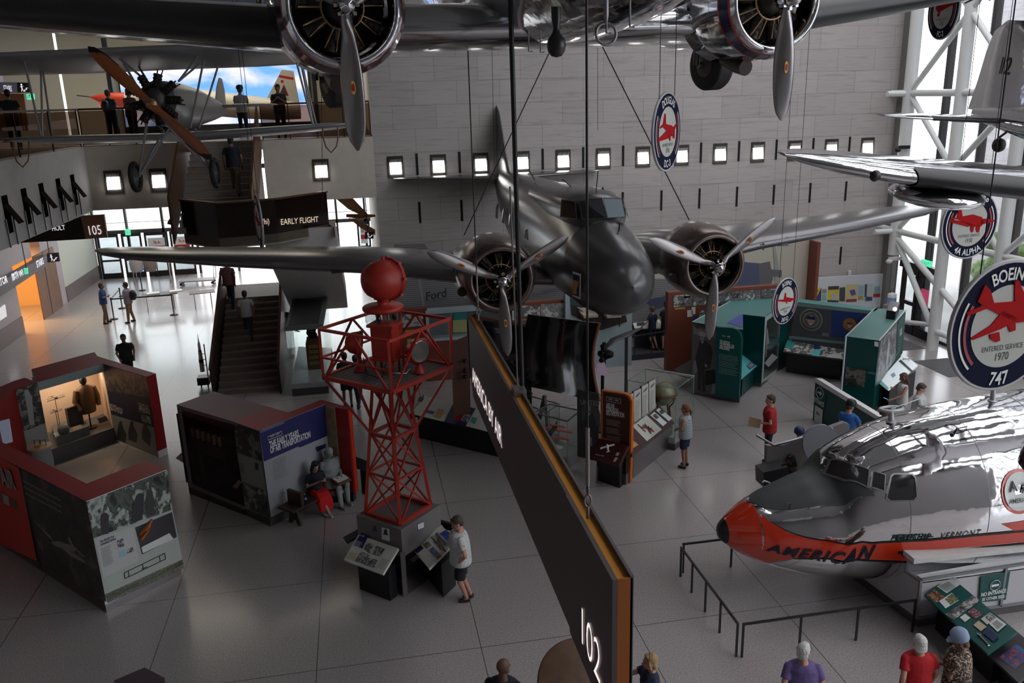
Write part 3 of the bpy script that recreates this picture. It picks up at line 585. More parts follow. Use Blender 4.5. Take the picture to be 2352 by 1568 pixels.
for a in (rad(-43),rad(137)):
    b_=MB(); blade(b_,1.75,.30,.0,a,c,.5,thick=.06); bo=b_.build('blade',pm,hb,local=True)
    b_=MB(); rings=[]; R=Matrix.Rotation(a,3,'Y')
    for i in range(8):
        t=i/7; r=1.05+.71*t; q=max((r/1.75-.55)/.452,0); ww=.30*math.sqrt(max(0,1-min(1,q)**2.6))+.016; tw=.5*(1-min(r/1.75,1))+.18; th=.022
        x1=ww/2; x0=-x1 if t>.8 else x1*.45*(1-t)
        rings.append([c+R@V3((x*math.cos(tw)-yy*math.sin(tw),x*math.sin(tw)+yy*math.cos(tw),r)) for x,yy in ((x0,-th),(x1,-th*.5),(x1,th*.5),(x0,th))])
    b_.loft(rings,sm=False); b_.build('metal_tip',ptip,hb,local=True)
for s in (-1,1):
    wc=V3((s*.95,1.0,-1.72)); q=MB()
    q.tube([wc+V3((s*.02*0,.31*math.cos(a),.31*math.sin(a))) for a in [2*pi*i/28 for i in range(28)]],.065,10,closed=True); wh=q.build('wheel',RUBBER,P_,local=True)
    q=MB(); q.lathe([(.26,.0),(.05,-.03*s)],wc,(1,0,0),16,False,False)
    for k in range(10): a=pi*k/5; q.tube([wc+V3((s*.03,0,0)),wc+V3((0,.27*math.cos(a),.27*math.sin(a)))],.008,5)
    q.build('wheel_spokes',mat('strut_grey'),wh,local=True)
    for a,b_ in ((wc-V3((s*.08,0,0)),(s*.35,.5,-.5)),(wc-V3((s*.08,0,0)),(s*.38,1.8,-.62)),(wc-V3((s*.08,0,0)),(0,1.0,-.62))): MB().tube([a,b_],.028,8).build('gear_strut',SILV,P_,local=True)
wing(MB(),secs_sym([(.05,5.6,.16,1.1,.1),(1.3,5.8,.16,.85,.07),(1.62,6.1,.16,.35,.03)],1)).build('stabilizer',SILV,P_,local=True); wing(MB(),secs_sym([(.05,5.6,.16,1.1,.1),(1.3,5.8,.16,.85,.07),(1.62,6.1,.16,.35,.03)],-1)).build('stabilizer',SILV,P_,local=True)
fin([(.2,5.5,1.3,.08,0),(.7,5.9,.95,.06,0),(1.0,6.3,.4,.03,0)],P_,SILV)
# ---------- polished mail plane at the right edge ----------
N_=thing('mail_plane','polished low wing plane with black wing edge, tail and tip at the right edge','airplane',(11.077,7.257,7.587),(.1015,.0551,-.0621))
NC=mat('aluminium_skin')
WN=[(.3,.9,-.1,2.6,.42),(3,1.2,.02,2.2,.34),(4.9,1.5,.14,1.9,.28),(5.6,1.6,.22,1.5,.2),(6.0,1.8,.27,.8,.1),(6.17,2.0,.30,.25,.03)]
for s in (-1,1):
    wo=wing(MB(),secs_sym(WN,s),n=24).build('wing',CHROME,N_,local=True)
    wing(MB(),secs_sym([(3-2.6,1.0,-.08,2.55,.41),(3,1.2,.02,2.2,.34),(4.75,1.47,.13,1.93,.285)],s),-.34,.30,10,grow=.01).build('de_icing_boot',mat('boot_rubber'),wo,local=True)
    MB().lathe([(.001,0),(.05,-.01),(.07,-.04)],(s*5.25,1.5,.16),(0,-1,0),10).build('tip_lamp',BLACK,wo,local=True)
    MB().ball((s*4.2,1.9,-.12),(.55,.6,.14)).build('gear_fairing',CHROME,wo,local=True)
    w_=wing(MB(),secs_sym([(.1,6.6,.25,1.1,.1),(1.6,6.85,.25,.8,.08),(2.05,7.1,.25,.4,.04)],s)); w_=w_.build('stabilizer',CHROME,N_,local=True)
    wing(MB(),secs_sym([(.1,6.6,.25,1.1,.1),(1.3,6.8,.25,.86,.085)],s),-.32,.32,8,grow=.008).build('de_icing_boot',mat('boot_rubber'),w_,local=True)
body(MB(),[(-1.5,.5,.9,-.3),(0,.62,1.1,-.3),(2,.6,1.25,-.25),(4.2,.42,.95,-.12),(6,.22,.62,.02),(7.6,.05,.4,.2)],26).build('fuselage',CHROME,N_,local=True)
f=fin([(.35,4.9,2.9,.14,0),(.9,5.5,2.2,.12,0),(1.4,6.0,1.65,.1,0),(1.75,6.4,1.15,.07,0),(1.95,6.75,.5,.02,0)],N_,CHROME)
q2=MB(); text(q2,'12',lambda x,y:V3((-.048,7.15-x+y*.0,1.05+y)),width=.34,size=.3,bold=.01); q2.build('lettering',INK,f,local=True)
q=MB(); wc=V3((.05,6.75,-.17)); q.lathe([(.06,-.05),(.11,-.06),(.13,0),(.11,.06),(.06,.05)],wc,(1,0,0),20); q.build('tail_wheel',RUBBER,N_,local=True)
MB().tube([(.05,6.6,.1),(-.05,6.65,-.02),(-.07,6.75,-.17),(.12,6.75,-.17)],.022,6).build('tail_fork',mat('strut_grey'),N_,local=True)
# ================= cockpit section on the stand (lower right) =================
def PIXL(P):
    v=V3(P)-C0; c=v.dot(CF); return (1176+FPX*v.dot(CR)/c,784-FPX*v.dot(CU)/c)
def plate(root,name,px,a,n,m,off=.006):
    n=V3(n).normalized(); a=V3(a)
    if (C0-a).dot(n)<0: n=-n
    mb=MB(); P=[PN(x,y,a,n)+n*off for x,y in px]; mb.add(P,[tuple(range(len(P)))],False); return mb.build(name,m,root)
def printed(root,s,p0,p1,a,n,h,m,bold=.01,off=.009,up=None,slant=0,name='lettering'):
    # text printed on a plane between two pixels of its baseline
    n=V3(n).normalized(); a=V3(a)
    if (C0-a).dot(n)<0: n=-n
    A=PN(p0[0],p0[1],a,n)+n*off; B_=PN(p1[0],p1[1],a,n)+n*off; d=(B_-A).normalized(); u=n.cross(d)
    if up: u=V3(up)
    mb=MB(); text_on(mb,s,A,B_,u,h,bold=bold,slant=slant); return mb.build(name,m,root)
def rows(root,px,a,n,wid,cnt,pitch,m,dirpx=None,off=.009,name='small_print'):
    n=V3(n).normalized(); a=V3(a)
    if (C0-a).dot(n)<0: n=-n
    A=PN(px[0],px[1],a,n)+n*off; B_=PN(dirpx[0],dirpx[1],a,n)+n*off; d=(B_-A).normalized(); u=n.cross(d); mb=MB(); lines(mb,A,d,u,wid,cnt,pitch); o=mb.build(name,m,root); o['kind']='stuff'; return o
def prism2(root,name,poly,z0,z1,side,top=None):
    mb=MB(); mb.prism(poly,z0,z1); mb.m[1]=1; return mb.build(name,[side,top or side],root)
ST=[(0,1.60,1.60,.02),(.03,1.71,1.49,.11),(.12,1.81,1.40,.2),(.3,1.95,1.24,.34),(.62,2.14,1.05,.53),(1.0,2.28,.87,.70),(1.5,2.44,.70,.87),(1.94,2.58,.58,1.0),(2.12,2.84,.55,1.04),(2.35,3.02,.5,1.09),(2.7,3.18,.45,1.16),(3.2,3.36,.4,1.25),(4.0,3.5,.36,1.36),(5.2,3.62,.33,1.44),(7,3.7,.32,1.47),(9.5,3.72,.32,1.48)]
Y7=12.8; X7=5.9
def S7f(s,a,off=0):
    n=len(ST); i=0
    while i<n-2 and s>ST[i+1][0]: i+=1
    p,q=ST[i],ST[i+1]; L=q[0]-p[0]; t=min(1,(s-p[0])/L); o=[]
    for k in (1,2,3):
        m0=(q[k]-ST[i-1][k])/(q[0]-ST[i-1][0]) if i>0 else (q[k]-p[k])/L; m1=(ST[i+2][k]-p[k])/(ST[i+2][0]-p[0]) if i+2<n else (q[k]-p[k])/L
        o.append((2*t**3-3*t*t+1)*p[k]+(t**3-2*t*t+t)*m0*L+(3*t*t-2*t**3)*q[k]+(t**3-t*t)*m1*L)
    zt,zb,w_=o; zc=min((zt+zb)/2,2.0); ht=zt-zc; hb=zc-zb; c=math.cos(a); w2=w_+off
    return V3((X7+s,Y7-w2*math.sin(a),zc+c*((ht if c>0 else hb)+off)))
def SA(px,py):
    best=None
    for i in range(0,66):
        s=.02+i*.12
        for j in range(0,40):
            a=j*pi/40; P=S7f(s,a); q=PIXL(P); d=(q[0]-px)**2+(q[1]-py)**2
            if best is None or d<best[0]: best=(d,s,a)
    d,s,a=best; st=.06
    for it in range(5):
        for ds in (-1,-.5,0,.5,1):
            for da in (-1,-.5,0,.5,1):
                s2=max(0,s+ds*st); a2=a+da*st; q=PIXL(S7f(s2,a2)); e=(q[0]-px)**2+(q[1]-py)**2
                if e<d: d,s,a=e,s2,a2
        st*=.5
    return s,a
N7=thing('cockpit_section','polished airliner nose section with red nose and black tip resting on a white stand','airplane',(X7,Y7,0))
stn=[0,.01,.03,.06,.09,.12]+[.16+.06*i for i in range(60)]+[3.9+.3*i for i in range(20)]
mb=MB(); mb.loft([[S7f(s,2*pi*j/96) for j in range(96)] for s in stn]); 
CH2=mat('mirror_aluminium',(.78,.78,.80),.05,1,bump=.45,bscale=1.1)
mb.build('fuselage',CH2,N7)
def interp(pts,s):
    pts=sorted(pts)
    if s<=pts[0][0]: return pts[0][1]
    for p,q in zip(pts,pts[1:]):
        if s<=q[0]: return p[1]+(q[1]-p[1])*(s-p[0])/max(1e-6,q[0]-p[0])
    return pts[-1][1]
def patch(root,name,s0,s1,up,lo,m,off=.007,ns=40,na=14,mirror=False):
    mb=MB()
    for sg in ((1,-1) if mirror else (1,)):
        vs=[]
        for i in range(ns+1):
            s=s0+(s1-s0)*i/ns; a0=up(s) if callable(up) else interp(up,s); a1=lo(s) if callable(lo) else interp(lo,s); a1=max(a1,a0+.001)
            for j in range(na+1): vs.append(S7f(s,sg*(a0+(a1-a0)*j/na),off))
        mb.add(vs,[(i*(na+1)+j,i*(na+1)+j+1,(i+1)*(na+1)+j+1,(i+1)*(na+1)+j) for i in range(ns) for j in range(na)],True)
    return mb.build(name,m,root)
NRED=mat('nose_red',(.62,.035,.008),.12,0,coat=.8,spec=.6); NBLK=mat('nose_black',(.012,.013,.015),.3); AGL=mat('antiglare_grey',(.045,.052,.055),.45)
up_=[(0,0)]+[ (.55,0)]+[SA(*p) for p in ((1729,1157),(1741,1176),(1768,1199),(1810,1223),(1860,1238),(1920,1246),(2000,1249),(2120,1243),(2240,1231),(2352,1221))]+[(9.4,1.95)]
lo_=[(0,pi),(.5,pi)]+[SA(*p) for p in ((1742,1299),(1780,1288),(1820,1280),(1900,1279),(1990,1284),(2084,1287))]
s_arrow=lo_[-1][0]; s_in=SA(2062,1265)[0]
lo2=[SA(*p) for p in ((2062,1265),(2120,1263),(2240,1254),(2345,1244))]+[(9.4,2.05)]
patch(N7,'red_nose',.10,s_in,up_,lo_,NRED,ns=60)
patch(N7,'red_nose',.10,.75,lambda s:0,lambda s:min(interp(up_,s),pi) if s>.55 else 0.001,NRED,ns=3) if 0 else None
patch(N7,'red_nose_far_side',.10,s_arrow,up_,lo_,NRED,ns=50).scale=(1,-1,1)
def arrow_up(s): return interp([(s_in,SA(2062,1266)[1]),(s_arrow,lo_[-1][1])],s)
patch(N7,'red_arrow',s_in,s_arrow,lambda s:interp(up_,s),lambda s:interp(lo2,s),NRED,ns=10)
patch(N7,'red_arrow_tip',s_in,s_arrow,arrow_up,lambda s:interp(lo_,s),NRED,ns=10)
patch(N7,'red_stripe',s_arrow,9.3,up_,lo2,NRED,ns=30)
pL=SA(2300,1203); pM=SA(2335,1229)
patch(N7,'red_flash',pL[0],9.3,lambda s:pL[1]-.02*(s-pL[0]),lambda s:max(pL[1]-.02*(s-pL[0])+.001,min(interp(up_,s),pL[1]+(interp(up_,pM[0])-pL[1])*1.0*(1 if s>pM[0] else (s-pL[0])/(pM[0]-pL[0])))),NRED,ns=16)
patch(N7,'black_tip',0,.13,lambda s:0,lambda s:2*pi-.001,NBLK,.010,8,40)
w_=.02
for nm,cv,s0,s1,o in (('pinstripe_upper',up_,.6,9.3,-.014),('pinstripe_lower',lo_,.55,s_arrow,.03),('pinstripe_aft',lo2,s_in,9.3,.03)):
    patch(N7,nm,s0,s1,lambda s:interp(cv,s)+o-.012/.9*(1),lambda s:interp(cv,s)+o+.012,NBLK,.009,50,1)
ag=[SA(*p) for p in ((1728,1155),(1751,1166),(1780,1170),(1814,1171),(1900,1160),(2009,1139))]
patch(N7,'antiglare_panel',.58,ag[-1][0],lambda s:0 if s<1.93 else (s-1.93)/(ag[-1][0]-1.93)*ag[-1][1],lambda s:max(.002,min(interp(ag,s),interp(up_,s)-.05)),AGL,.008,60,12,mirror=True)
def surfpane(name,px,out=.018):
    A=[SA(*p) for p in px]; c=(sum(a[0] for a in A)/len(A),sum(a[1] for a in A)/len(A)); k=len(A)
    # subdivide the outline so that the pane follows the skin
    D=[]
    for i in range(k):
        for t in (0,.25,.5,.75): D.append((A[i][0]*(1-t)+A[(i+1)%k][0]*t,A[i][1]*(1-t)+A[(i+1)%k][1]*t))
    R=lambda r,o:[S7f(c[0]+(q[0]-c[0])*r,c[1]+(q[1]-c[1])*r,o) for q in D]; n=len(D)
    mb=MB(); mb.loft([R(1.13,.0),R(1.12,out+.012),R(1.0,out+.012),R(.99,out)],False,False,sm=False); fo=mb.build(name,mat('window_frame_alu',(.45,.45,.46),.3,1),N7)
    g=MB(); g.loft([R(r,out) for r in (1,.75,.5,.25,.02)],False,True); g.build('pane',mat('cabin_glass',(.03,.028,.03),.08,spec=.8),fo)
surfpane('windshield',[(1909,1058),(1952,1068),(1994,1080),(1992,1098),(1989,1117),(1940,1103),(1894,1089)])
surfpane('quarter_window',[(2005,1084),(2031,1092),(2028,1127),(2000,1118)])
surfpane('side_window',[(2052,1091),(2092,1091),(2099,1098),(2103,1140),(2096,1148),(2044,1149),(2036,1142),(2046,1097)])
def surftext(s,p0,p1,h,m,bold,slant=.28,tr=0,name='lettering'):
    a0,a1=SA(*p0),SA(*p1); L=a1[0]-a0[0]; mb=MB(); 
    def f(x,y):
        ss=a0[0]+x+slant*y; t=x/L; a=a0[1]+(a1[1]-a0[1])*t; r=.8 if s=='AMERICAN' else 1.35; return S7f(ss,a-y/r,.026 if s=='AMERICAN' else .010)
    text(mb,s,f,width=L,size=h,bold=bold,track=tr); return mb.build(name,m,N7)
surftext('AMERICAN',(1759,1262),(1996,1282),.20,mat('letter_navy',(.012,.012,.03),.4),.035,slant=.35,tr=.1)
surftext('FLAGSHIP',(2044,1241),(2134,1238),.105,NBLK,.0,tr=.12); surftext('VERMONT',(2156,1237),(2248,1229),.105,NBLK,.0,tr=.12)
lc=SA(2342,1128)
def disc(r,m,off,name,aspect=1.15):
    mb=MB(); R0=1.4; mb.add([S7f(lc[0]+r*math.cos(t),lc[1]-r*math.sin(t)/R0,off) for t in [2*pi*i/36 for i in range(36)]],[tuple(range(36))],False); return mb.build(name,m,N7)
disc(.34,NRED,.016,'emblem_ring'); disc(.29,PWHITE,.021,'emblem_disc')
def em(s,p0,w_,h,y0,bold,name):
    mb=MB()
    def f(x,y): return S7f(lc[0]+p0+x,lc[1]-(y0+y)/1.4,.028)
    text(mb,s,f,width=w_,size=h,bold=bold); return mb.build(name,NBLK,N7)
em('A',-.2,.14,.15,.02,.04,'lettering'); em('A',.02,.14,.15,-.02,.04,'lettering'); em('AMERICAN',-.22,.44,.07,-.16,.01,'lettering')
q=MB()
for s_,t_ in ((4.0,.12),): pass
def mast(px0,px1,name,r=.05):
    s,a=SA(*px0); p=S7f(s,a); P2=PY(px1[0],px1[1],p.y); mb=MB().tube([p-V3((0,0,.05)),P2],[r*1.3,r*.8],12); mb.lathe([(r*2,0),(r*1.6,.02),(r,.03)],p,(0,0,1),14); return mb,P2
mb,P2=mast((2047,968),(2047,942),'m'); ring=[P2+V3((.22*math.cos(a)*(1 if 1 else 0),.10*math.sin(a),.03+.0)) for a in [2*pi*i/20 for i in range(20)]]; mb.tube(ring,.028,8,closed=True); mb.tube([P2+V3((0,0,.03)),P2+V3((.75,.1,.16))],.01,6); mb.build('loop_antenna',mat('antenna_pale',(.45,.44,.45),.4,.5),N7)
mb,P2=mast((2280,920),(2282,893),'m',.045); mb.build('mast_antenna',mat('antenna_pale'),N7)
mb,P2=mast((2187,998),(2198,984),'m',.02); mb.tube([P2,P2+V3((.2,0,.02))],.012,5); mb.build('whip_antenna',BLACK,N7)
mb=MB(); s,a=SA(1813,1168); p=S7f(s,a); mb.tube([p,p+V3((.02,-.02,.12)),p+V3((-.1,-.02,.12))],.012,6); mb.build('pitot_tube',BLACK,N7)
mb=MB(); p=PY(1768,1108,Y7+.75); mb.tube([p+V3((0,0,-.15)),p,p+V3((-.12,0,.05)),p+V3((-.15,0,.02))],.018,6); mb.build('pitot_tube',mat('antenna_pale'),N7)
for k,s in enumerate((2.95,4.3,5.6)): patch(N7,'panel_seam',s,s+.012,lambda s:-1.2,lambda s:2.6,mat('seam_grey',(.2,.2,.2),.4,.8),.004,1,30)
# stand with white walls
SW=mat('stand_white',(.52,.50,.52),.55); SFR=mat('stand_frame',(.22,.22,.23),.5); SBASE=mat('stand_base',(.10,.09,.085),.5)
T=thing('display_stand','white panelled stand under the polished nose section, with grey edge trim','stand',(9.1,11.5,0))
mb=MB(); mb.prism([(9.1,11.5),(16.5,11.5),(16.5,14.6),(8.8,14.6),(8.85,13.3)],.22,.92); mb.build('wall_panel',SW,T)
mb=MB(); mb.add([(9.1,11.5,.92),(16.5,11.5,1.12),(16.5,11.75,1.25),(9.1,11.62,1.0)],[(0,1,2,3)],False); mb.prism([(9.1,11.5),(16.5,11.5),(16.5,11.6),(9.1,11.6)],.9,1.0); mb.build('top_ledge',WHITE,T)
mb=MB(); mb.prism([(9.16,11.54),(16.5,11.54),(16.5,14.6),(8.9,14.6),(8.93,13.3)],0,.22); mb.build('plinth',SBASE,T)
for a,b_ in (((9.1,11.49,.98),(16.5,11.49,1.14)),((9.09,11.49,.22),(9.09,11.49,.98)),((9.1,11.49,.22),(16.5,11.49,.22)),((10.75,11.49,.22),(10.75,11.49,1.0)),((13,11.49,.22),(13,11.49,1.1)),((9.09,11.49,.95),(8.84,13.3,.95))): MB().bar(a,b_,.045).build('edge_trim',SFR,T)
F_=MB(); Pa,Pb=PY(2100,1283,11.33),PY(2352,1258,11.33); d=(Pb-Pa)*1.3; F_.slab([Pa,Pa+d,Pa+d+V3((0,0,-.07)),Pa+V3((0,0,-.10))],(0,-1,0),.3); F_.build('wing_root_fillet',mat('fillet_white',(.62,.62,.60),.4,var=.06,vscale=8),N7)
npl=(0,-1,0); apl=(9,11.47,0)
S_=thing('wall_sign','dark green NO ENTRANCE sign with white bar in a ring, on the stand','sign',(10.5,11.47,0))
plate(S_,'sign_board',[(2253.5,1322),(2320.5,1312.5),(2310,1377),(2248.5,1383)],apl,npl,mat('sign_teal',(.0,.07,.065),.45),0)
cc=PN(2285,1343,apl,npl)+V3((0,-.012,0)); q=MB(); q.tube([cc+V3((.10*math.cos(a),0,.10*math.sin(a))) for a in [2*pi*i/28 for i in range(28)]],.006,5,closed=True); q.add([cc+V3((x,0,z)) for x,z in ((-.075,-.025),(.075,-.02),(.075,.025),(-.075,.02))],[(0,1,2,3)],False); q.build('symbol',PWHITE,S_)
printed(S_,'NO ENTRANCE',(2252,1369),(2309,1359),apl,npl,.075,PWHITE,.03,.012); printed(S_,'SE OTHER SIDE',(2254,1379),(2306,1371),apl,npl,.06,PWHITE,.025,.012)
# ---- reader rail boards
def board(name,label,lo,hi,z0,z1,m,cat='reader board',base=True,foot=BLACK,th=.05,inset=.25,group=None,bz=.0):
    A,B_=G(lo[0][0],lo[0][1],z0),G(lo[1][0],lo[1][1],z0); D_,C_=G(hi[0][0],hi[0][1],z1),G(hi[1][0],hi[1][1],z1)
    n=(B_-A).cross(D_-A).normalized()
    if n.z<0: n=-n
    C_=PN(hi[1][0],hi[1][1],A,n); t=thing(name,label,cat,((A.x+C_.x)/2,(A.y+C_.y)/2,bz),group=group); mb=MB(); mb.slab([A,B_,C_,D_],n,th); mb.build('board',m,t)
    if base:
        ax=(B_-A).normalized(); up=(D_-A); up.z=0; up=up.normalized()
        mb=MB(); mb.prism([(p.x,p.y) for p in [A+ax*.1+up*.3,B_-ax*.1+up*.3,C_-ax*.1,D_+ax*.1]],bz,min(z0,z1,C_.z)-th-.02); mb.build('support',foot,t)
    return t,A,n
def pics(t,a,n,items,off=.004):
    for i,(px,m) in enumerate(items): plate(t,'picture',px,a,n,m,off+.0015*i)
Z=lambda L,s,ox,oy:[(x/s+ox,y/s+oy) for x,y in L]
T1,a,n=board('reader_board','dark green slanted board with photographs and notes beside the white stand','x' and [(2122,1365),(2268,1500)],[(2181,1322),(2336,1450)],.72,.92,mat('board_teal',(.0,.085,.075),.35))if 0 else board('reader_board','dark green slanted board with photographs and notes beside the white stand',[(2122,1365),(2268,1500)],[(2181,1322),(2336,1450)],.72,.92,mat('board_teal',(.0,.085,.075),.35))
z_=lambda L:Z(L,4.932,2000,1250)
pics(T1,a,n,[(z_([(750,478),(920,348),(1038,438),(862,555)]),PWHITE),(z_([(635,570),(725,505),(845,600),(735,668)]),photo('ph_warm',(.05,.01,.005),(.25,.08,.03),(.6,.4,.25),25,3)),(z_([(775,645),(920,550),(1000,635),(850,728)]),PWHITE),(z_([(840,625),(922,560),(1000,628),(905,688)]),photo('ph_olive',(.03,.03,.01),(.2,.2,.08),(.5,.48,.3),30,5)),
 (z_([(845,800),(1160,580),(1240,640),(945,860)]),photo('ph_bw1',scale=9,seed=2)),(z_([(1095,765),(1160,722),(1272,790),(1190,855)]),photo('ph_red',(.02,.01,.05),(.3,.02,.03),(.6,.5,.5),30,6)),(z_([(1010,832),(1070,790),(1132,838),(1070,885)]),PWHITE),(z_([(1250,850),(1350,778),(1425,830),(1320,915)]),CREAM),(z_([(1290,830),(1350,785),(1415,830),(1350,882)]),photo('ph_bw2',scale=28,seed=4)),(z_([(1165,920),(1225,870),(1315,940),(1250,992)]),mat('note_beige',(.55,.48,.33),.5)),(z_([(1340,905),(1430,835),(1540,915),(1440,1000)]),PWHITE),(z_([(1375,905),(1430,865),(1505,918),(1440,975)]),mat('note_grey',(.35,.36,.33),.5)),(z_([(1265,1010),(1320,950),(1455,1060),(1390,1112)]),NAVY)])
printed(T1,'Where It',z_([(900,375)])[0],z_([(950,410)])[0],a,n,.03,mat('board_teal'),.01,.01); rows(T1,z_([(870,425)])[0],a,n,.22,9,.022,mat('board_teal'),z_([(950,480)])[0])
wr=PN(*z_([(1230,1035)])[0],a,n)+n*.02; wr2=PN(*z_([(1345,1155)])[0],a,n)+n*.02; q=MB().tube([wr,wr2],.012,6); q.tube([wr+V3((-.02,.03,.01)),wr,wr+V3((.03,-.02,.01))],.014,6); q.tube([wr2+V3((-.03,.0,0)),wr2],.014,6); tag(q.build('wrench',STEEL),'silver open ended wrench lying at the low end of the green slanted board','wrench')
T2,a,n=board('reader_board','black slanted board with a dark blue and red picture at the bottom right corner',[(2268,1500),(2340,1568)],[(2336,1450),(2400,1505)],.6,.72,mat('board_black',(.015,.015,.018),.4))
pics(T2,a,n,[(z_([(1450,1280),(1640,1130),(1800,1260),(1640,1420)]),photo('ph_bluered',(.01,.012,.04),(.05,.06,.2),(.3,.05,.06),14,8)),(z_([(1610,1160),(1660,1135),(1790,1230),(1736,1250)]),mat('blue_print',(.02,.09,.25),.4))])
# low barrier rail round the nose
def rail_seg(pts,posts,label,h=.64):
    t=thing('barrier_rail',label,'barrier',(pts[0][0],pts[0][1],0)); MB().bar((pts[0][0],pts[0][1],h),(pts[1][0],pts[1][1],h),.035).build('top_rail',BLACK,t)
    for f in posts: x=pts[0][0]+(pts[1][0]-pts[0][0])*f; y=pts[0][1]+(pts[1][1]-pts[0][1])*f; MB().bar((x,y,0),(x,y,h),.032).build('post',BLACK,t)
    return t
rail_seg([(5.72,14.02),(5.72,11.44)],(0.006,.23,.48,.73,.994),'black low barrier rail running along the red nose tip'); rail_seg([(5.79,11.42),(9.0,11.42)],(.005,.33,.66,.995),'black low barrier rail on the camera side of the nose section'); rail_seg([(5.79,14.12),(8.6,14.12)],(.01,.37,.72),'black low barrier rail on the far side of the red nose')
# ramp, entrance wall and desk behind the nose
T=thing('ramp_balustrade','grey walled ramp with pale handrail behind the nose section','ramp',(8.4,16,0))
ra,rb=G(1757,1180),G(1940,1140)
A0=V3((8.45,16.0,0)); d=(PX(1755,1022,8.45)); h0=1.25
mb=MB(); L1=PN(1755,1032,A0,(0,-1,0)); pts=[(1757,1178),(1940,1178),(1952,975),(1940,970),(1800,1022),(1762,1024)]
mb.slab([PY(x,y,16.0) for x,y in pts],(0,-1,0),.12); mb.build('side_wall',mat('ramp_wall',(.23,.215,.21),.6),T)
mb=MB(); r=[PY(1762,1010,16.0)+V3((-.1,.3,0)),PY(1778,1023,15.9),PY(1850,1003,15.9),PY(1912,984,15.9)]; mb.tube(r,.03,8); mb.build('handrail',STEEL,T)
tag(MB().slab([PY(x,y,15.6) for x,y in [(1887+43*math.cos(t)*1.0,1020+45*math.sin(t)) for t in [2*pi*i/24 for i in range(24)]]],(0,-1,0),.05).build('curved_screen',mat('frosted_panel',(.35,.37,.40),.25,.5)),'round frosted metal panel beside the ramp behind the fuselage','panel')
T=thing('entrance_wall','dark green slanted entrance wall with white top edge behind the nose','wall panel',(12.5,20.9,0))
ea=V3((12.44,20.93,0)); eb=G(2015,960,1.0); eb=V3((eb.x,eb.y,0)); en=V3(((eb-ea).y,-(eb-ea).x,0)).normalized()
pe=[PN(x,y,ea,en) for x,y in ((1873,871),(2018,958),(2010,1110),(1864,1000))]; mb=MB(); mb.slab(pe,en,.12); mb.build('panel',TEAL,T)
mb=MB(); mb.slab([PN(x,y,ea,en)+en*.01 for x,y in ((1871,869),(1878,870),(2020,957),(2012,962),(1870,876))],en,.16); mb.build('edge_trim',WHITE,T)
plate(T,'sign_board',[(1875,888),(1899,899),(1896,942),(1872,930)],ea,en,mat('sign_teal'),.012)
printed(T,'ENTRANCE',(1870,920),(1893,935),ea,en,.14,PWHITE,.03,.02)
cc=PN(1884,902,ea,en)+en*.02; du=(pe[1]-pe[0]); du.z=0; du.normalize(); q=MB(); q.tube([cc+du*.16*math.cos(a)+V3((0,0,.16*math.sin(a))) for a in [2*pi*i/24 for i in range(24)]],.008,5,closed=True); q.bar(cc-du*.09,cc+du*.06,.03); q.add([cc+du*.11,cc+V3((0,0,.08))+du*.01,cc-V3((0,0,.08))+du*.01],[(0,1,2)],False); q.build('symbol',PWHITE,T)
plate(T,'notice',[(1873,930),(1891,941),(1888,986),(1870,975)],ea,en,PWHITE,.014)
printed(T,'h',(1876,950),(1884,955),ea,en,.1,INK,.02,.02); rows(T,(1874,965),ea,en,.22,4,.05,INK,(1886,972))
T=thing('reception_desk','black kiosk desk half hidden behind the nose section','desk',(8.6,15.2,0)); mb=MB(); mb.slab([PY(x,y,15.4) for x,y in ((1754,1085),(1810,1072),(1818,1112),(1755,1120))],(0,-1,0),.4); mb.build('screen',BLACK,T); MB().box(8.35,9.1,15.35,15.75,0,.75).build('body',BLACK,T)
MB().slab([PY(x,y,15.5) for x,y in ((1796,1066),(1808,1063),(1812,1080),(1800,1086))],(0,-1,0),.03).build('flap',BRONZE,T)

# dark polished engine cowl of a hanging airplane at the right edge
cc=PY(2388,1045,9.3); t=thing('engine_cowl','dark polished engine cowl hanging at the right edge in front of the round emblem','engine',tuple(cc)); MB().lathe([(.001,-.28),(.12,-.27),(.2,-.2),(.23,-.05),(.23,.5),(.2,.6)],cc-V3((0,0,.0)),(.1,-.35,1),32).build('cowl',mat('cowl_dark_polish',(.12,.11,.12),.12,1),t); MB().tube([cc+V3((.1,0,.5)),V3((cc.x+.1,cc.y,18))],.01,6).build('wire',CABLE,t)
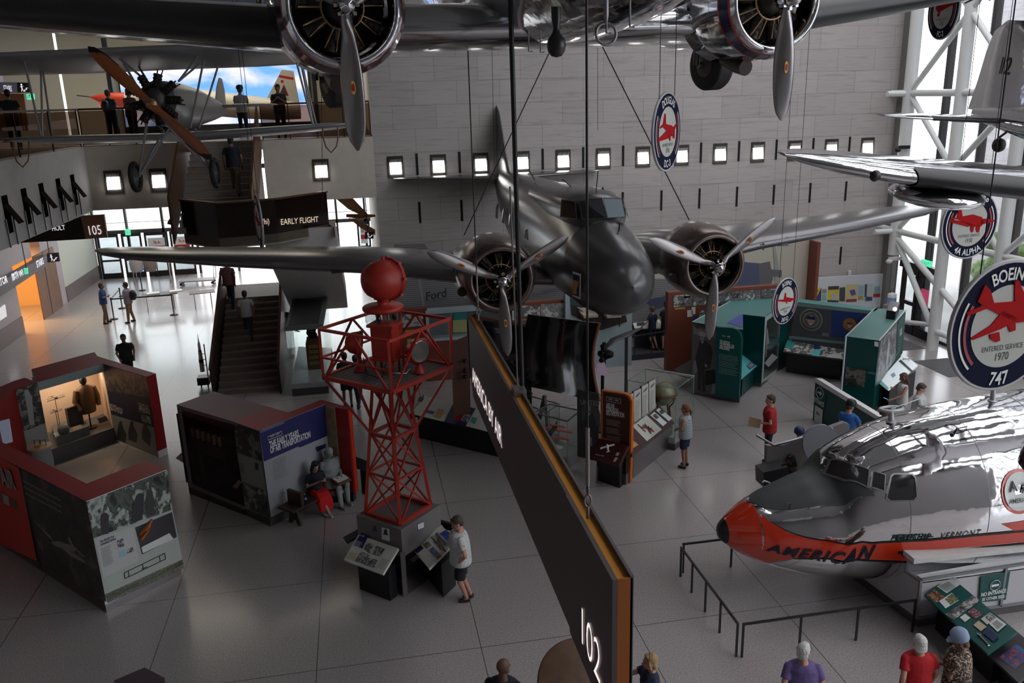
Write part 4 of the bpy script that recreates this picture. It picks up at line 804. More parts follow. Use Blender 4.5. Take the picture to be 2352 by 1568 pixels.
# ================= signs =================
ZT=math.radians
def ring_sign(px,rv,rh,dia,label,top,bottom,year,shape,cable_to=16,tilt=0,name='round_sign'):
    # flat disc hung on cables; yaw from the ellipse ratio
    d=ray(px[0],px[1]); dist=dia/2*FPX/rv; c=C0+d*(dist/d.dot(CF)); hd=V3((d.x,d.y,0)).normalized()
    ang=math.acos(min(1,rh/rv))*(1 if tilt>=0 else -1); n=Matrix.Rotation(ang,3,'Z')@(-hd); u=V3((0,0,1)).cross(n).normalized(); 
    r=dia/2; t=thing(name,label,'sign',(c.x,c.y,c.z),group=None); up=V3((0,0,1))
    P=lambda x,y,o=.02:c+u*x*r+up*y*r+n*o
    def dsc(rr,m,o,nm,par=t,seg=48): return MB().add([P(rr*math.cos(a),rr*math.sin(a),o) for a in [2*pi*i/seg for i in range(seg)]],[tuple(range(seg))],False).build(nm,m,par)
    MB().lathe([(r*.99,-.02),(r,-.015),(r,.015),(r*.99,.019)],c,n,48).build('disc',mat('sign_rim',(.5,.5,.5),.5),t)
    dsc(.955,mat('sign_navy',(.010,.012,.035),.9,spec=.12),.021,'navy_ring'); dsc(.63,mat('sign_face',(.52,.53,.49),.8,spec=.2),.024,'face')
    for rr,m,w_ in ((.84,PWHITE,.035),(.745,mat('sign_red',(.33,.02,.03),.45),.05)):
        for a0,a1 in ((ZT(150),ZT(225)),(ZT(-45),ZT(35))):
            q=MB(); k=14; vs=[]
            for i in range(k+1):
                a=a0+(a1-a0)*i/k; vs+= [P((rr-w_/2)*math.cos(a),(rr-w_/2)*math.sin(a),.026),P((rr+w_/2)*math.cos(a),(rr+w_/2)*math.sin(a),.026)]
            q.add(vs,[(2*i,2*i+1,2*i+3,2*i+2) for i in range(k)],False); q.build('arc_line',m,t)
    def arc(s,rad_,mid,h,flip,wf,bold=.02):
        # letters set round the rim
        adv=[glyph(ch,bold)[2]*wf*h/.73 for ch in s]; tot=sum(adv); q=MB(); x=-tot/2
        for ch,a in zip(s,adv):
            th=mid+(-1 if not flip else 1)*(x+a/2)/rad_; vs,fs,w_=glyph(ch,bold); ct,st=math.cos(th),math.sin(th)
            ux,uy=((st,-ct) if not flip else (-st,ct)); vx,vy=((ct,st) if not flip else (-ct,-st)); b0=rad_-(h/2 if not flip else -h/2)
            if vs: q.add([P(ct*b0+ux*((v[0]-w_/2)*wf*h/.73)+vx*v[1]*h/.73,st*b0+uy*((v[0]-w_/2)*wf*h/.73)+vy*v[1]*h/.73,.028) for v in vs],fs,False)
            x+=a
        return q.build('lettering',PWHITE,t)
    if top: arc(top,.80,pi/2,.19,False,.8)
    arc(bottom,.80,-pi/2,.19 if len(bottom)>3 else .21,True,.8)
    q=MB(); text(q,'ENTERED SERVICE',lambda x,y:P(x,y-.36,.027),width=.78,size=.085,align=.5); text(q,year,lambda x,y:P(x,y-.52,.027),width=.28,size=.13,align=.5); q.build('lettering',INK,t)
    q=MB(); 
    for poly in [[(x*.95,y*.82+.09) for x,y in p_] for p_ in shape]:
        k=len(poly); A=sum(poly[i][0]*poly[(i+1)%k][1]-poly[(i+1)%k][0]*poly[i][1] for i in range(k)); pl=poly if A>0 else poly[::-1]
        q.slab([P(x,y,.034) for x,y in pl],n,.012)
    q.build('airplane_silhouette',mat('sign_plane_red',(.42,.012,.015),.9,spec=.12),t)
    for s_ in (-.55,.55):
        a=P(s_,math.sqrt(1-s_*s_)*.97,0); MB().tube([a,V3((a.x,a.y,a.z+cable_to))],.006,5).build('suspension_wire',CABLE,t)
    return t
# silhouettes: [fuselage outline, wing, wing, tail ...]
SH_DC3=[[(-.5,.10),(-.40,.14),(-.30,.46),(-.22,.44),(-.18,.14),(.25,.08),(.42,.0),(.52,-.12),(.48,-.24),(.3,-.26),(.0,-.12),(-.4,.06)],[(-.1,-.05),(.15,-.2),(.12,-.3),(-.75,-.36),(-.76,-.30)],[(.35,-.02),(.5,-.08),(.72,.14),(.62,.12)],[(-.5,.12),(-.62,.06),(-.6,.02),(-.38,.08)],[(.05,-.2),(.2,-.22),(.18,-.4),(.1,-.36)],[(.38,-.18),(.52,-.2),(.5,-.34),(.4,-.32)]]
SH_247=[[(-.2,.02),(-.12,.36),(-.04,.34),(.0,.1),(.3,.02),(.42,-.08),(.45,-.22),(.3,-.22),(-.05,-.08)],[(-.05,.0),(.1,-.12),(.05,-.16),(-.8,.06),(-.8,.12)],[(.3,-.1),(.42,-.02),(.78,-.12),(.76,-.18),(.35,-.2)],[(.0,-.1),(.1,-.12),(.12,-.26),(.04,-.24)]]
SH_NOR=[[(-.55,.14),(-.52,.5),(-.42,.48),(-.34,.2),(.05,.24),(.4,.12),(.5,-.06),(.42,-.2),(.1,-.2),(-.3,.0)],[(-.2,.0),(.1,-.12),(-.1,-.18),(-.78,.04),(-.74,.12)],[(.35,.0),(.5,.06),(.92,-.02),(.9,-.08),(.4,-.14)],[(.0,-.12),(.14,-.14),(.14,-.36),(.08,-.4),(.02,-.3)],[(.24,-.14),(.38,-.16),(.36,-.42),(.28,-.4),(.22,-.28)],[(-.6,.18),(-.78,.2),(-.76,.14),(-.5,.12)]]
SH_747=[[(-.62,.42),(-.52,.72),(-.40,.60),(-.30,.36),(.25,.34),(.5,.5),(.75,.35),(.85,.1),(.7,-.06),(.2,-.06),(-.1,.1),(-.45,.30)],[(-.1,.2),(.25,.0),(-.1,-.14),(-.62,-.28),(-.66,-.24),(-.3,-.05)],[(.1,.34),(.05,.72),(.13,.72),(.22,.56),(.36,.34)],[(-.5,.34),(-.8,.24),(-.78,.18),(-.4,.28)],[(-.3,-.22),(-.12,-.2),(-.08,-.36),(-.16,-.38),(-.28,-.3)],[(.02,-.08),(.18,-.06),(.2,-.2),(.1,-.22)]]
SH_FC2=[[(-.45,.12),(-.2,.22),(.1,.2),(.6,.1),(.62,.3),(.72,.3),(.74,.0),(.5,-.02),(.0,-.14),(-.3,-.18),(-.45,-.05)],[(-.6,.2),(-.4,.36),(.7,.42),(.72,.34),(-.1,.18)],[(-.25,-.15),(-.15,-.15),(-.2,-.34),(-.34,-.34)],[(.6,.12),(.9,.1),(.88,.04),(.6,.04)]]
ring_sign((1530.5,303),89,31,1.2,'round navy ringed sign DOUGLAS DC-3 hanging in front of the stone wall','DOUGLAS','DC-3','1936',SH_DC3,5)
ring_sign((1803,691),54,27,1.2,'round navy ringed sign BOEING 247-D above the green kiosk','BOEING','247-D','1934',SH_247,12)
ring_sign((2226,515),80,56,1.2,'round navy ringed sign NORTHROP 4A ALPHA below the polished wing','NORTHROP','4A ALPHA','1930',SH_NOR,12)
ring_sign((2304,748),155,104,1.2,'largest round navy ringed sign BOEING 747 at the right edge','BOEING','747','1970',SH_747,9)
ring_sign((2168,22),66,32*1.0,1.2,'round navy ringed sign FC-2 at the top right','','FC-2','1928',SH_FC2,8,tilt=-1)
ring_sign((594.5,509),62,7,1.2,'round sign seen edge-on beside the early flight balcony','BOEING','307','1940',SH_247,12,tilt=-1)
ring_sign((592,-36),62,9,1.2,'round sign seen edge-on at the very top edge above the wing','DOUGLAS','DC-7','1953',SH_DC3,6,tilt=-1)
# ---- big hanging title sign
SGN=mat('sign_grey_brown',(.085,.065,.065),.6); SGO=mat('sign_amber',(.62,.25,.015),.5); SGS=mat('sign_side_orange',(.30,.085,.005),.5); GL1=mat('letter_glow',(1,.87,.84),.5,emit=1.0)
H=thing('hanging_sign','long grey hanging sign AMERICA BY AIR 102 with amber top edge, seen from above','sign',(1.95,10,3.4))
zt=5.0; xl=2.02; xr=2.17; ya=16.46; yb=8.22; yc=6.47; zb=3.36
rect=lambda y0,y1,z0,z1,x:[(x,y0,z0),(x,y1,z0),(x,y1,z1),(x,y0,z1)]
# left face: long panel with slanted ends, then the number panel
yfb=G(1308,1450,zb).y
mb=MB(); mb.slab([(xl,ya-.1,zb+.35),(xl,ya-.35,zb),(xl,yfb,zb),(xl,yb,zt-.02),(xl,ya-.1,zt-.02)],(-1,0,0),.04); mb.build('face_panel',SGN,H)
mb=MB(); mb.slab([(xl-.02,yfb-.01,zb),(xl-.02,yc,zb),(xl-.02,yc,zt),(xl-.02,yb-.01,zt)],(-1,0,0),.05); mb.build('number_panel',SGN,H)
mb=MB(); mb.box(xl+.04,xr,yc+.02,ya,zb+.02,zt-.04); mb.build('housing',[SGO],H)
MB().box(xl+.03,xr+.02,yc,yc+.02,zb,zt-.0).build('end_cap',SGS,H); MB().box(xr,xr+.03,yc,ya,zb,zt+.02).build('rear_rail',STEEL if 0 else mat('rail_grey',(.09,.085,.085),.5),H)
MB().box(xl-.02,xr,ya,ya+.03,zb+.3,zt+.02).build('end_cap',mat('sign_end',(.16,.13,.13),.6),H)
q=MB(); p0=PX(1085,868,xl-.012); p1=PX(1153,1040,xl-.012)
zl=(p0.z+p1.z)/2
text(q,'AMERICA BY AIR',lambda x,y:V3((xl-.012,p0.y-x,zl+y)),width=p0.y-p1.y,size=.36,bold=.0); q.build('lettering',GL1,H)
q=MB(); p0=PX(1330,1465,xl-.034); p1=PX(1380,1562,xl-.034); zl=min(p0.z,p1.z)
text(q,'102',lambda x,y:V3((xl-.034,p0.y-x,zl+y+.02)),width=p0.y-p1.y,size=.47,bold=-.01); q.build('lettering',GL1,H)
for i in range(12):
    y=yc+.8+i*.8; tag(None,None,None) if 0 else None
q=MB()
for (px,py,yt,rr,lbl) in ((1099,738,None,.011,'steel suspension cable holding the far end of the hanging title sign'),(1350,1190,None,.012,'steel suspension cable with shackle holding the near end of the hanging title sign')):
    b_=G(px,py,zt); t=thing('suspension_cable',lbl,'cable',(b_.x,b_.y,zt),group=None)
    MB().tube([b_+V3((0,0,.3)),V3((b_.x,b_.y,18))],rr,8).build('wire',CABLE,t)
    k=MB(); k.tube([b_+V3((.035*math.sin(a),0,.2+.07*math.cos(a))) for a in [2*pi*i/14 for i in range(14)]],.012,6,closed=True); k.tube([b_+V3((0,.03*math.sin(a),.33+.06*math.cos(a))) for a in [2*pi*i/14 for i in range(14)]],.010,6,closed=True); k.tube([b_+V3((0,0,.0)),b_+V3((0,0,.14))],.018,8); k.build('shackle',mat('shackle_grey',(.25,.22,.21),.45,.8),t)
    MB().tube([b_+V3((0,0,.38)),b_+V3((0,0,1.0))],rr*1.8,8).build('crimp_sleeve',mat('shackle_grey'),t)
b_=G(1192,900,zt); t=thing('suspension_rod','thick dark suspension rod with clamp at the middle of the hanging title sign','rod',(b_.x,b_.y,zt))
MB().tube([b_+V3((.05,0,.1)),V3((b_.x+.02,b_.y,10.5)),V3((b_.x,b_.y,18))],.034,10).build('rod',CABLE,t); MB().tube([b_+V3((-.02,0,.1)),b_+V3((-.02,.02,.9)),V3((b_.x-.05,b_.y,zt+3))],.014,8).build('wire',mat('shackle_grey'),t); MB().box(b_.x-.09,b_.x+.09,b_.y-.13,b_.y+.13,zt-.06,zt+.07).build('clamp',mat('shackle_grey'),t)
# sling cables of the grey airliner
def cable(a,b_,label,r=.012,grp='sling cables of the hanging aircraft'):
    return tag(MB().tube([a,b_],r,6).build('hanging_cable',CABLE),label,'cable',grp)
cable(PY(1066,540,17.3),PY(1265,118,17.8)+V3((2,0,6)) if 0 else V3((9.0,18.5,18)) if 0 else PY(1290,60,17.8),'diagonal sling cable rising from the left engine of the grey airliner')
cable(PY(1583,505,17.3),PY(1380,100,17.8),'diagonal sling cable rising from the right engine of the grey airliner')
for px,y0,y1,Y,l in ((1135,100,375,29,'thin vertical wire left of the tail fin of the grey airliner'),(1184,120,330,28,'thin vertical wire right of the tail fin of the grey airliner'),(741,300,480,24,'thin wire in front of the lamp on the cream wall'),(1373,100,300,28,'thin wire hanging below the ring antenna')): cable(PY(px+(y0-y1)*.03*(1 if px<1300 else .0),-60,Y),PY(px,y1,Y),l,.008)
# ================= beacon tower =================
TR=mat('tower_red',(.40,.026,.014),.45,var=.12,vscale=5); PED=mat('pedestal_grey',(.17,.16,.155),.6)
C5=V3((.35,15.33,0)); 
T=thing('beacon_tower','red steel lattice beacon tower with round lamp housing on top','beacon tower',(C5.x,C5.y,1.43))
dirs=[V3((.0,-1,0)),V3((1,.03,0)),V3((0,1,0)),V3((-1,-.03,0))]
PD=thing('pedestal','grey four sided pedestal under the red beacon tower with two portrait cards','pedestal',(C5.x,C5.y,0))
def diamond(r): return [(C5.x+d.x*r,C5.y+d.y*r) for d in dirs]
prism2(PD,'plinth',diamond(.80),0,.33,STEEL); prism2(PD,'black_band',diamond(.78),.33,.85,BLACK); prism2(PD,'body',diamond(.82),.85,1.43,PED)
for i,d in enumerate(dirs[:1]): MB().box(C5.x-.045,C5.x+.045,C5.y-.815,C5.y-.74,0,.95).build('corner_post',PED,PD)
n1=V3((-1,-1.0,0)).normalized(); a1=V3((C5.x-.41,C5.y-.41,1)); n2=V3((1,-1.03,0)).normalized(); a2=V3((C5.x+.41,C5.y-.40,1))
for px,m,l in (([(850,1197),(872,1202),(873,1238),(852,1231)],RED,'r'),([(875,1205),(897,1210),(898,1246),(876,1240)],NAVY,'b')):
    plate(PD,'portrait_card',px,a1,n1,m,.004); cx=sum(p[0] for p in px)/4; cy=sum(p[1] for p in px)/4; plate(PD,'card_face',[(cx+(x-cx)*.84,cy+1+(y-cy)*.8) for x,y in px],a1,n1,PWHITE,.008)
    plate(PD,'portrait',[(cx-4,cy-8),(cx,cy-12),(cx+4,cy-8),(cx+3,cy-3),(cx+7,cy+3),(cx-7,cy+1),(cx-3,cy-3)],a1,n1,INK,.012)
plate(PD,'label_card',[(957,1203),(974,1197),(974,1212),(959,1218)],a2,n2,NAVY,.004); plate(PD,'card_face',[(958,1204),(973,1198),(973,1211),(960,1216)],a2,n2,PWHITE,.008)
b=lambda nm,p,q,w_=.05,par=T: MB().bar(p,q,w_).build(nm,TR,par)
def ringpt(r,z): return [V3((C5.x+d.x*r,C5.y+d.y*r,z)) for d in dirs]
r0,r1,r2=.64,.50,.38; z0,zm1,zm2,zp=1.46,2.30,3.10,4.22
R0,R1,R2,R3=ringpt(.64,z0),ringpt(.52,zm1),ringpt(.42,zm2),ringpt(.30,zp)
for i in range(4):
    b('leg',R0[i],R3[i],.06); j=(i+1)%4
    b('cross_beam',R0[i],R0[j],.07)
    for A_,B_ in ((R0,R1),(R1,R2),(R2,R3)):
        b('brace',A_[i],B_[j],.03); b('brace',A_[j],B_[i],.03)
    b('cross_beam',R1[i],R1[j],.04); b('cross_beam',R2[i],R2[j],.06)
PL=ringpt(1.20,4.30); RL=ringpt(1.20,5.22)
mb=MB(); mb.prism([(p.x,p.y) for p in ringpt(1.14,0)],4.26,4.31); 
def plank():
    if 'planks' in MATS: return MATS['planks']
    m=mat('planks',(.085,.075,.075),.7); nt=m.node_tree; tc=nt.nodes.new('ShaderNodeTexCoord'); w_=nt.nodes.new('ShaderNodeTexWave'); w_.inputs['Scale'].default_value=2.4; w_.bands_direction='X'; mp=nt.nodes.new('ShaderNodeMapping'); mp.inputs['Rotation'].default_value=(0,0,ZT(45)); nt.links.new(tc.outputs['Object'],mp.inputs[0]); nt.links.new(mp.outputs[0],w_.inputs[0])
    c=ramp(nt,w_.outputs['Fac'],[(.0,(.02,.018,.018)),(.12,(.10,.09,.09)),(1,(.12,.11,.11))]); nt.links.new(c,nt.nodes['Principled BSDF'].inputs['Base Color']); return m
mb.build('platform_deck',plank(),T)
for i in range(4):
    j=(i+1)%4; b('platform_edge',PL[i],PL[j],.075); b('post',PL[i],RL[i],.05); b('top_rail',RL[i],RL[j],.05); m_=(RL[i]+RL[j])/2
    b('rail_brace',m_,PL[i].lerp(PL[j],.04),.035); b('rail_brace',m_,PL[j].lerp(PL[i],.04),.035)
    if i in (3,2): b('mid_rail',PL[i].lerp(RL[i],.42),PL[j].lerp(RL[j],.42),.035)
    b('outrigger',PL[i],ringpt(.42,3.1)[i],.045); b('outrigger',(PL[i]+PL[j])/2,ringpt(.36,3.3)[i],.04)
# switch box, lamps, top beacon
bx=V3((C5.x-.02,C5.y-.1,0)); ax=V3((1,.0,0)); rotm=Matrix.Rotation(ZT(-28),3,'Z')
def rbox(mb,c,sx,sy,z0_,z1_,R=rotm): 
    q=[c+R@V3((x*sx/2,y*sy/2,0)) for x,y in ((-1,-1),(1,-1),(1,1),(-1,1))]; return mb.prism([(p.x,p.y) for p in q],z0_,z1_)
rbox(MB(),bx,.42,.34,4.62,5.22).build('control_box',TR,T); mb=rbox(MB(),bx,.52,.44,5.22,5.27); rbox(mb,bx,.5,.4,4.58,4.63); mb.build('box_lid',TR,T)
for dx,dy in ((-.18,-.13),(.18,-.13),(-.18,.13),(.18,.13)): p=bx+rotm@V3((dx,dy,0)); b('box_leg',V3((p.x,p.y,4.3)),V3((p.x,p.y,4.6)),.04)
for dx,dy in ((-.12,.3),(.3,.28)): p=C5+V3((dx,dy,0)); b('mast_leg',V3((p.x,p.y,4.3)),V3((p.x*1.0,p.y,5.5)),.05)
ct=C5+V3((-.02,.1,0)); MB().lathe([(.001,5.46),(.36,5.46),(.38,5.49),(.38,5.53),(.36,5.55),(.10,5.56),(.10,5.66),(.16,5.68),(.001,5.68)],ct,(0,0,1),32).build('turntable',TR,T)
MB().lathe([(.31,5.22),(.34,5.27),(.34,5.46)],ct,(0,0,1),28,False,False).build('glass_drum',glass('drum_glass',(.85,.87,.87),.2),T); MB().tube([ct+V3((.08,0,4.3)),ct+V3((.08,0,5.46))],.03,8).build('conduit',STEEL,T)
for a in (0,2.1,4.2): MB().ball(ct+V3((.2*math.cos(a),.2*math.sin(a),5.34)),(.05,.05,.08)).build('bulb',mat('bulb_dark',(.05,.05,.05),.2),T)
hc=ct+V3((.03,0,6.03)); axd=V3((-.72,-.62,.08)).normalized()
hh=MB().lathe([(.001,.40),(.17,.37),(.29,.28),(.35,.14),(.37,0),(.37,-.14),(.395,-.15),(.395,-.19),(.37,-.2),(.37,-.24),(.30,-.27),(.001,-.28)],hc,axd,36).build('beacon_housing',TR,T)
for k in range(8):
    a=k*pi/4; x_=axd.orthogonal().normalized(); y_=axd.cross(x_); p=hc+axd*-.17+(x_*math.cos(a)+y_*math.sin(a))*.41; MB().bar(p-axd*.04,p+axd*.04,.04).build('latch',TR,hh)
MB().tube([hc+V3((.03,0,.36)),hc+V3((.03,0,.43))],.03,8).build('vent_cap',TR,hh)
def floodlamp(c,d,face,label=None):
    d=V3(d).normalized(); h=MB().lathe([(.001,.25),(.12,.23),(.19,.14),(.225,0),(.24,-.02),(.24,-.06),(.215,-.07)],c,d,28,True,not face).build('floodlight',TR,T)
    if face:
        pr=[(.001,-.03)]; 
        for i in range(1,9): pr+=[(.026*i-.012,-.045),(.026*i,-.03)]
        MB().lathe(pr,c-d*.03,d,28,False,False).build('lens',mat('ribbed_lens',(.45,.47,.42),.12,.6,coat=1),h)
    MB().tube([c+V3((.0,0,-.22)),V3((c.x,c.y,4.46)),V3((c.x,c.y,4.33))],[.03,.05,.13],12).build('foot',TR,h)
    x_=d.cross(V3((0,0,1))).normalized(); MB().tube([c+x_*.25,c+x_*.24+V3((0,0,-.14)),c+V3((0,0,-.29)),c-x_*.24+V3((0,0,-.14)),c-x_*.25],.02,6).build('yoke',TR,h); return h
lp=G(826,888,4.31); floodlamp(V3((C5.x-.52,C5.y+.12,4.86)),(-.5,-.75,.05) if 0 else (-.9,.1,.1),False); floodlamp(V3((C5.x+.56,C5.y-.28,4.74)),(-.55,.85,.0),True)
MB().tube([(C5.x-.45,C5.y,4.6),(C5.x-.4,C5.y-.25,4.36),(C5.x-.15,C5.y-.5,4.33),(C5.x-.05,C5.y-.45,4.6)],.012,6).build('cable',BLACK,T); MB().tube([(C5.x+.02,C5.y-.1,4.62),(C5.x+.02,C5.y-.3,4.36),(C5.x+.3,C5.y-.35,4.34),(C5.x+.4,C5.y-.1,4.34)],.02,8).build('conduit',STEEL,T)
# reader boards round the pedestal
zz=lambda L:Z(L,3.335,750,950)
t,a,n=board('reader_board','white slanted reader board with photographs on the left front of the tower pedestal',zz([(132,1118),(432,1228)]),zz([(245,925),(550,1030)]),.78,1.05,CREAM)
pics(t,a,n,[(zz([(205,1010),(265,912),(325,930),(275,1032)]),NAVY),(zz([(280,1030),(315,985),(365,1005),(330,1072)]),photo('ph_a',scale=22,seed=11)),(zz([(345,1075),(380,1010),(450,1035),(410,1098)]),photo('ph_b',scale=22,seed=12)),(zz([(218,1128),(265,1055),(335,1080),(300,1155)]),photo('ph_c',scale=22,seed=13)),(zz([(290,1158),(320,1100),(395,1122),(365,1182)]),photo('ph_d',scale=22,seed=14)),(zz([(155,1100),(185,1058),(238,1070),(215,1122)]),mat('note_beige'))])
printed(t,'Air Mail',zz([(252,935)])[0],zz([(290,945)])[0],a,n,.03,PWHITE,.02); rows(t,zz([(230,975)])[0],a,n,.17,7,.022,PWHITE,zz([(285,990)])[0]); rows(t,zz([(425,1110)])[0],a,n,.2,10,.022,mat('print_grey',(.25,.25,.25),.5),zz([(470,1125)])[0])
t,a,n=board('reader_board','white slanted reader board with a grey roll, read by the man in white',zz([(640,1010),(785,1185)]),zz([(880,850),(990,975)]),.78,1.02,CREAM)
pics(t,a,n,[(zz([(628,1000),(683,958),(745,1030),(695,1070)]),NAVY),(zz([(735,1000),(780,975),(805,1010),(765,1038)]),photo('ph_e',(.03,.03,.03),(.2,.18,.1),(.5,.45,.3),22,15)),(zz([(780,1045),(815,1018),(850,1052),(815,1080)]),photo('ph_f',(.01,.03,.1),(.1,.2,.5),(.5,.5,.6),22,16)),(zz([(812,1080),(850,1055),(888,1090),(850,1122)]),photo('ph_g',scale=22,seed=17)),(zz([(865,920),(915,892),(985,950),(940,1010)]),mat('blue_card',(.02,.06,.26),.4))])
q=MB(); p,r_=PN(*zz([(852,930)])[0],a,n)+n*.035,PN(*zz([(932,1008)])[0],a,n)+n*.035; q.tube([p,r_],.035,12); q.build('printed_roll',photo('ph_roll',(.1,.1,.1),(.2,.2,.2),(.4,.4,.4),40,18),t)
q=MB()
pp=[PN(*zz([c_])[0],a,n)+n*.012 for c_ in ((805,945),(875,1040),(850,960),(920,1060),(820,990),(850,985),(885,1045))]
for i,j in ((0,1),(2,3),(0,3),(2,1),(4,5),(1,3),(1,6)): q.bar(pp[i],pp[j],.008)
q.build('tower_drawing',INK,t); rows(t,zz([(700,1075)])[0],a,n,.17,9,.022,mat('print_grey'),zz([(745,1120)])[0]); printed(t,'Flying Mail',zz([(645,995)])[0],zz([(690,975)])[0],a,n,.03,PWHITE,.02)
for lo,hi,l in ((zz([(125,945),(150,985)]),zz([(265,870),(268,920)]),'dark reader board seen from behind at the left of the tower pedestal'),(zz([(845,855),(970,885)]),zz([(848,802),(985,840)]),'dark blue backed reader board on the far right side of the tower pedestal')):
    t,a,n=board('reader_board',l,lo,hi,.80,1.0,mat('board_dark',(.02,.025,.04),.5))
# ================= red booth, left =================
MAR=mat('booth_red',(.30,.010,.013),.5,spec=.3); MARL=mat('booth_red_bright',(.62,.035,.01),.45); H2=2.33
g2=lambda L,z=H2:[(lambda p:(p.x,p.y))(G(x,y,z)) for x,y in L]
def walls(root,name,pl,side,top=MAR,z0=.17,z1=H2): 
    prism2(root,name,pl,z0,z1,side,top); o=prism2(root,'plinth',[( c[0]*.98+sum(p[0] for p in pl)/len(pl)*.02,c[1]*.98+sum(p[1] for p in pl)/len(pl)*.02) for c in pl],0,z0,STEEL)
B1=thing('exhibit_booth','large red topped exhibit enclosure at the left with lit showcase and flying boat photo wall','exhibit booth',(-6,17,0))
DARKP=mat('dark_print',(.05,.045,.045),.45)
F_,G_,Hh,I_,J_,K_=[V3((p[0],p[1],0)) for p in g2([(198,1151),(382,1078),(333,1058),(199,1110),(-120,954),(45,1075)])]
prism2(B1,'photo_wall',[(F_.x,F_.y),(G_.x,G_.y),(Hh.x,Hh.y),(I_.x,I_.y)],.17,H2,PWHITE,MAR)
K2=V3(g2([(-150,973)])[0]+(0,)) if 0 else V3((*g2([(-150,973)])[0],0))
prism2(B1,'photo_wall',[(F_.x,F_.y),(I_.x,I_.y),(J_.x,J_.y),(K2.x,K2.y)],.17,H2,mat('booth_brown',(.10,.055,.04),.5),MAR)
prism2(B1,'plinth',[(F_.x,F_.y+.01),(G_.x-.01,G_.y),(Hh.x,Hh.y),(I_.x,I_.y)],0,.17,STEEL); prism2(B1,'plinth',[(F_.x,F_.y+.01),(I_.x,I_.y),(J_.x,J_.y),(K2.x,K2.y)],0,.17,mat('plinth_brown',(.10,.07,.065),.5))
zb_=lambda L:Z(L,2.45,0,780)
na=(G_-F_).cross(V3((0,0,1))).normalized()
pl=lambda nm,px,m,o=.004:plate(B1,nm,zb_(px),F_,na,m,o)
SKYP=mat('print_pale_sky',(.50,.56,.50),.4)
pl('photo_panel',[(486,912),(940,732),(968,955),(522,1118)],photo('ph_crowd',(.015,.02,.018),(.12,.14,.12),(.55,.62,.56),3.2,21,stretch=(1,1,.7))); pl('sky_print',[(522,1118),(968,955),(1032,1262),(600,1468)],SKYP)
pl('field_print',[(590,1432),(1025,1235),(1036,1285),(604,1482)],photo('ph_grass',(.08,.09,.06),(.2,.2,.15),(.34,.35,.28),30,22)); pl('info_panel',[(535,1128),(750,1048),(780,1240),(580,1340)],mat('info_pale',(.58,.60,.59),.45),.012)
pl('case_frame',[(742,1048),(970,958),(1003,1120),(785,1215)],mat('frame_pale',(.50,.58,.57),.4),.010); pl('case_window',[(757,1055),(966,968),(993,1108),(797,1207)],mat('case_dark',(.055,.05,.055),.3),.014)
printed(B1,"The World's First",zb_([(560,1142)])[0],zb_([(642,1108)])[0],F_,na,.05,NAVY,.02,.018); printed(B1,'Scheduled Airline',zb_([(563,1158)])[0],zb_([(650,1122)])[0],F_,na,.05,NAVY,.02,.018)
rows(B1,zb_([(566,1178)])[0],F_,na,.20,13,.03,mat('print_grey'),zb_([(640,1148)])[0],.018)
pl('map_print',[(663,1190),(702,1175),(708,1212),(670,1225)],mat('map_blue',(.35,.60,.66),.45),.018); pl('photo_print',[(655,1128),(690,1115),(697,1160),(662,1172)],photo('ph_s1',scale=18,seed=31),.018); pl('photo_print',[(708,1180),(745,1165),(750,1188),(712,1202)],photo('ph_s2',scale=18,seed=32),.018)
pl('case_label',[(790,1165),(948,1085),(972,1118),(800,1198)],PWHITE,.03)
q=MB()
for p,r_ in (((697,1310),(925,1200)),((702,1342),(930,1232)),((697,1310),(702,1342)),((925,1200),(930,1232)),((800,1262),(806,1292)),((795,1290),(825,1275)),((720,1300),(725,1330)),((895,1214),(900,1245))): q.bar(PN(*zb_([p])[0],F_,na)+na*.012,PN(*zb_([r_])[0],F_,na)+na*.012,.012)
q.build('seaplane_print',INK,B1)
pl('photo_figures',[(565,985),(585,970),(600,975),(612,990),(608,1090),(580,1095),(566,1060)],INK,.012); pl('photo_figures',[(765,875),(785,860),(810,870),(800,1010),(740,1030),(745,940)],INK,.012); pl('photo_figures',[(830,835),(855,850),(870,920),(860,985),(825,990),(815,900)],mat('print_dark_green',(.05,.06,.055),.5),.013)
# model seaplane in the window
mc=PN(*zb_([(815,1075)])[0],F_,na)+na*.05
t=thing('model_seaplane','small orange model flying boat in the window of the pale photo wall','model airplane',tuple(mc)); om=mat('model_orange',(.45,.13,.03),.45)
e1=(G_-F_).normalized(); MB().tube([mc+e1*-.12+V3((0,0,-.13)),mc,mc+e1*.16+V3((0,0,.2))],[.02,.05,.015],8).build('hull',om,t)
for dz in (-.06,.03): MB().bar(mc+e1*-.16+V3((0,0,dz-.02))+na*.03,mc+e1*.06+V3((0,0,dz+.12))+na*.03,.07,.012).build('wing',om,t)
